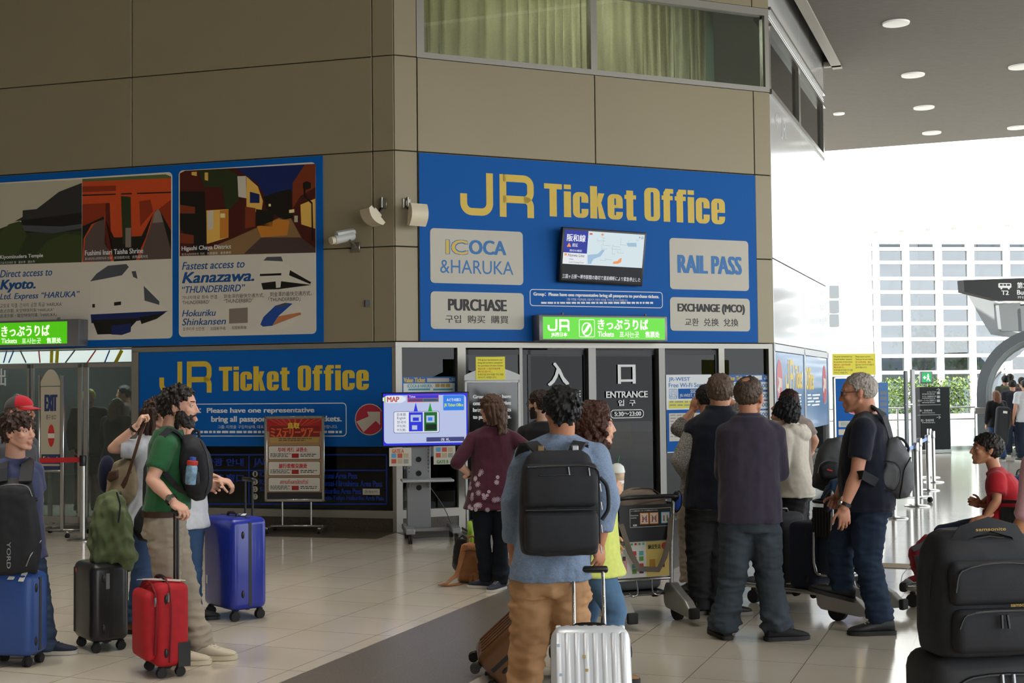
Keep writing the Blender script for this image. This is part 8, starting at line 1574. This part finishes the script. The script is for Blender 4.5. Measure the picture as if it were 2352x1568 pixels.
# hanging bus sign above it
Db = 28.4; M_, f_ = plane_at(2290, 900, 14, Db); T = thing('bus_sign', 'black overhead sign with a white bus symbol and T2 at the right edge', 'sign', M=M_); q = MB(); pts = [f_.uz(x, y) for x, y in ((2206, 644), (2560, 632), (2560, 692), (2285, 690), (2208, 671))]; q.prism(pts, -.12, .12); q.build('board', mat('sign_charcoal', '0e0f11', .6), T)
lf = Lf(M_ @ Matrix.Translation((0, -.122, 0))); q = MB(); lf.text(q, 'T2', 2300, 2317, 667, 677, 0, 0, .04); lf.text(q, '第2ターミナル行きバスのりば', 2336, 2520, 649, 663, 0, 0, .03); lf.text(q, 'Bus for Terminal 2', 2336, 2450, 666, 677, 0, 0, .03); lf.text(q, '开往2号航站楼的巴士', 2337, 2430, 680, 686, 0, 0)
lf.rrect(q, 2293, 2323, 650, 661, .03, 0, 0.0); lf.pbox(q, 2297, 2303, 652, 656, .0, .002, 1); lf.pbox(q, 2305, 2311, 652, 656, .0, .002, 1); lf.pbox(q, 2313, 2320, 652, 656, .0, .002, 1); lf.disc(q, 2300, 662, .025, 0, .001); lf.disc(q, 2317, 662, .025, 0, .001)
q.build('lettering', [M_white_ink, mat('sign_charcoal', '0e0f11', .6)], T, None, True, False)
q = MB(); z = f_.uz(2300, 640)[1]
for u in (1.6, 2.4): q.cone((u, .1, z - .4), (u, 2.4, z - .4), .04, .04, 10)
q.build('bracket', M_steel, T)
# tapered white duct
q = MB(); A = [P(x, y, 31) for x, y in ((2222, 676), (2285, 690), (2292, 755), (2276, 768), (2258, 740))]; Bq = [p + Vector((1.5, 2.5, 0)) for p in A]; q.loft([A, Bq]); struct(q.build('trim_10', mat('duct_white', '8e9294', .5)))
q = MB(); A = [P(x, y, 31.4) for x, y in ((2286, 690), (2500, 690), (2500, 760), (2292, 760))]; q.loft([A, [p + Vector((0, .3, 0)) for p in A]]); struct(q.build('trim_11', mat('fascia_grey', '5a5e60', .5)))
# guitar case
gp = P(2297, 1022, 27.15); T = thing('instrument_case', 'tall black instrument case on the back of the long-haired woman entering the tube', 'case', M=Matrix.Translation(gp) @ Matrix.Rotation(math.radians(6), 4, 'Y')); q = MB(); q.rbox((-.15, -.1, 0), (.15, .06, .82), .07, 3); q.build('shell', M_blackf, T, 50); q = MB(); q.box((-.03, -.104, .68), (.06, -.1, .73)); q.build('label', M_tagw, T); q = MB(); q.strap([(.1, .02, .78), (.17, .0, .7), (.2, .02, .45), (.14, .04, .3)], .06, .01, (1, 0, 0)); q.build('strap', M_canvas, T)
# far glazed wall with a building and planting behind it
q = MB(); Dw = 44.0; Mw, fw = plane_at(2110, 900, 6, Dw)
xs = [1994, 2012, 2081, 2156, 2230, 2312, 2400, 2500]; ys = [572, 603, 640, 671, 707, 743, 779, 817, 855]
U_ = [fw.uz(x, 720)[0] for x in xs]; Z_ = [fw.uz(2110, y)[1] for y in ys]
for u in U_: q.box((u - .12, -.1, 0), (u + .12, .1, Z_[0] + .2))
for z in Z_: q.box((U_[0] - .1, -.08, z - .06), (U_[-1], .08, z + .06))
gw = struct(q.build('window_20', struct_m)); gw.matrix_world = Mw
q = MB(); q.box((U_[0], -.01, .4), (U_[-1], .01, Z_[0])); pn = q.build('pane', glass('far_glass', 'c9d4da', .12, .8), gw)
q = MB(); q.box((fw.uz(1840, 720)[0], .0, 0), (U_[0] - .1, .3, 14)); q.box((U_[0] - .1, 0, Z_[0] + .2), (U_[-1], .3, 14)); o = struct(q.build('wall_far', struct_m)); o.matrix_world = Mw
q = MB()
for k, y in enumerate((656, 690, 722)): u0, u1, z0, z1 = fw.rect(1905, 1926, y, y + 28); q.box((u0, -.05, z0), (u1, -.001, z1))
o = struct(q.build('window_21', mat('far_pane', '5f6468', .2))); o.matrix_world = Mw
# sloping glass roof of the far hall
q = MB(); nr_, nc_ = 9, 14; R0 = [P(1950 + k * 60, 530 - k * 3, 43.5) for k in range(nc_)]; R1 = [P(2060 + k * 70, 430 - k * 4.5, 62) for k in range(nc_)]
for j_ in range(nr_): 
    t = j_ / (nr_ - 1); pl_ = [a.lerp(b, t) + Vector((0, 0, .8 * math.sin(t * math.pi))) for a, b in zip(R0, R1)]; q.tube(pl_, .09, 4)
for a, b in zip(R0, R1): q.tube([a.lerp(b, t / 8) + Vector((0, 0, .8 * math.sin(t / 8 * math.pi))) for t in range(9)], .09, 4)
struct(q.build('ceiling_far', struct_m))
q = MB(); vs = [a.lerp(b, t / 8) + Vector((0, 0, .8 * math.sin(t / 8 * math.pi) - .02)) for t in range(9) for a, b in zip(R0, R1)]; q.add(vs, [(r * nc_ + c, r * nc_ + c + 1, (r + 1) * nc_ + c + 1, (r + 1) * nc_ + c) for r in range(8) for c in range(nc_ - 1)]); pn = q.build('pane', glass('roof_glass', 'c3cfe0', .02, .9), bpy.data.objects['ceiling_far'], None, False, False)
# building beyond
T = thing('building', 'grey building with bands of windows behind the far glazed wall', 'building', M=frame((16, 62, 0), .1)); q = MB(); q.box((-12, 0, 0), (16, 8, 11)); q.build('wall', mat('far_building', '6f7173', .8), T); q = MB()
for z in (1.2, 4.2, 7.4): 
    for x in range(-11, 15, 3): q.box((x, -.06, z), (x + 2.3, .02, z + 1.7))
q.build('window', mat('far_window', '4a5158', .2), T)
M_leaf = mat('leaf_green', '4f6a2c', .7, var=(3, .4)); M_leaf2 = mat('leaf_hedge', '6d8440', .7, var=(3, .4)); M_bark = mat('bark', '4a3d30', .9)
def leaves(n, fn, size, seed):
    Rg = random.Random(seed); q = MB()
    for i in range(n):
        c = fn(Rg); a = Vector((Rg.gauss(0, 1), Rg.gauss(0, 1), Rg.gauss(0, 1))).normalized(); b = perp(a)[0]; s = size * Rg.uniform(.6, 1.3); q.add([c - a * s, c + b * s * .5, c + a * s, c - b * s * .5], [(0, 1, 2, 3)])
    return q
hb = P(2160, 905, 39); T = thing('hedge', 'clipped green hedge in front of the far glazed wall', 'hedge', M=Matrix.Translation((hb.x, 39, 0))); leaves(4200, lambda R: Vector((R.uniform(-1.7, .8), R.uniform(-.5, .5), R.uniform(.75, 1.75) + .12 * math.sin(R.random() * 20))), .06, 1).build('foliage', M_leaf2, T, fix=False); q = MB(); q.box((-1.75, -.6, 0), (.85, .6, .75)); q.build('planter', struct_m, T)
for k, (x, y, D, h, w) in enumerate(((2118, 780, 49, 4.2, .9), (2200, 800, 54, 3.6, .9), (2345, 800, 46.5, 3.6, 1.0))):
    c = P(x, y, D); T = thing('tree', ('small tree behind the glazed wall, left of its centre bay', 'small tree behind the glazed wall under the bus sign', 'leafy tree seen through the walkway tube', 'small tree behind the first bays of the glazed wall')[k], 'tree', M=Matrix.Translation((c.x, D, 0))); q = MB(); q.tube([(0, 0, 0), (.08, 0, h * .4), (-.05, 0, h * .75)], [.1, .08, .04], 8); q.tube([(.05, 0, h * .45), (.5, .1, h * .75)], .035, 6); q.tube([(.05, 0, h * .42), (-.5, -.1, h * .72)], .035, 6); q.build('trunk', M_bark, T, 60)
    leaves(900, lambda R: Vector((R.gauss(0, w * .45), R.gauss(0, w * .45), h * .75 + R.gauss(0, .55))), .13, k + 5).build('foliage', M_leaf, T, fix=False)
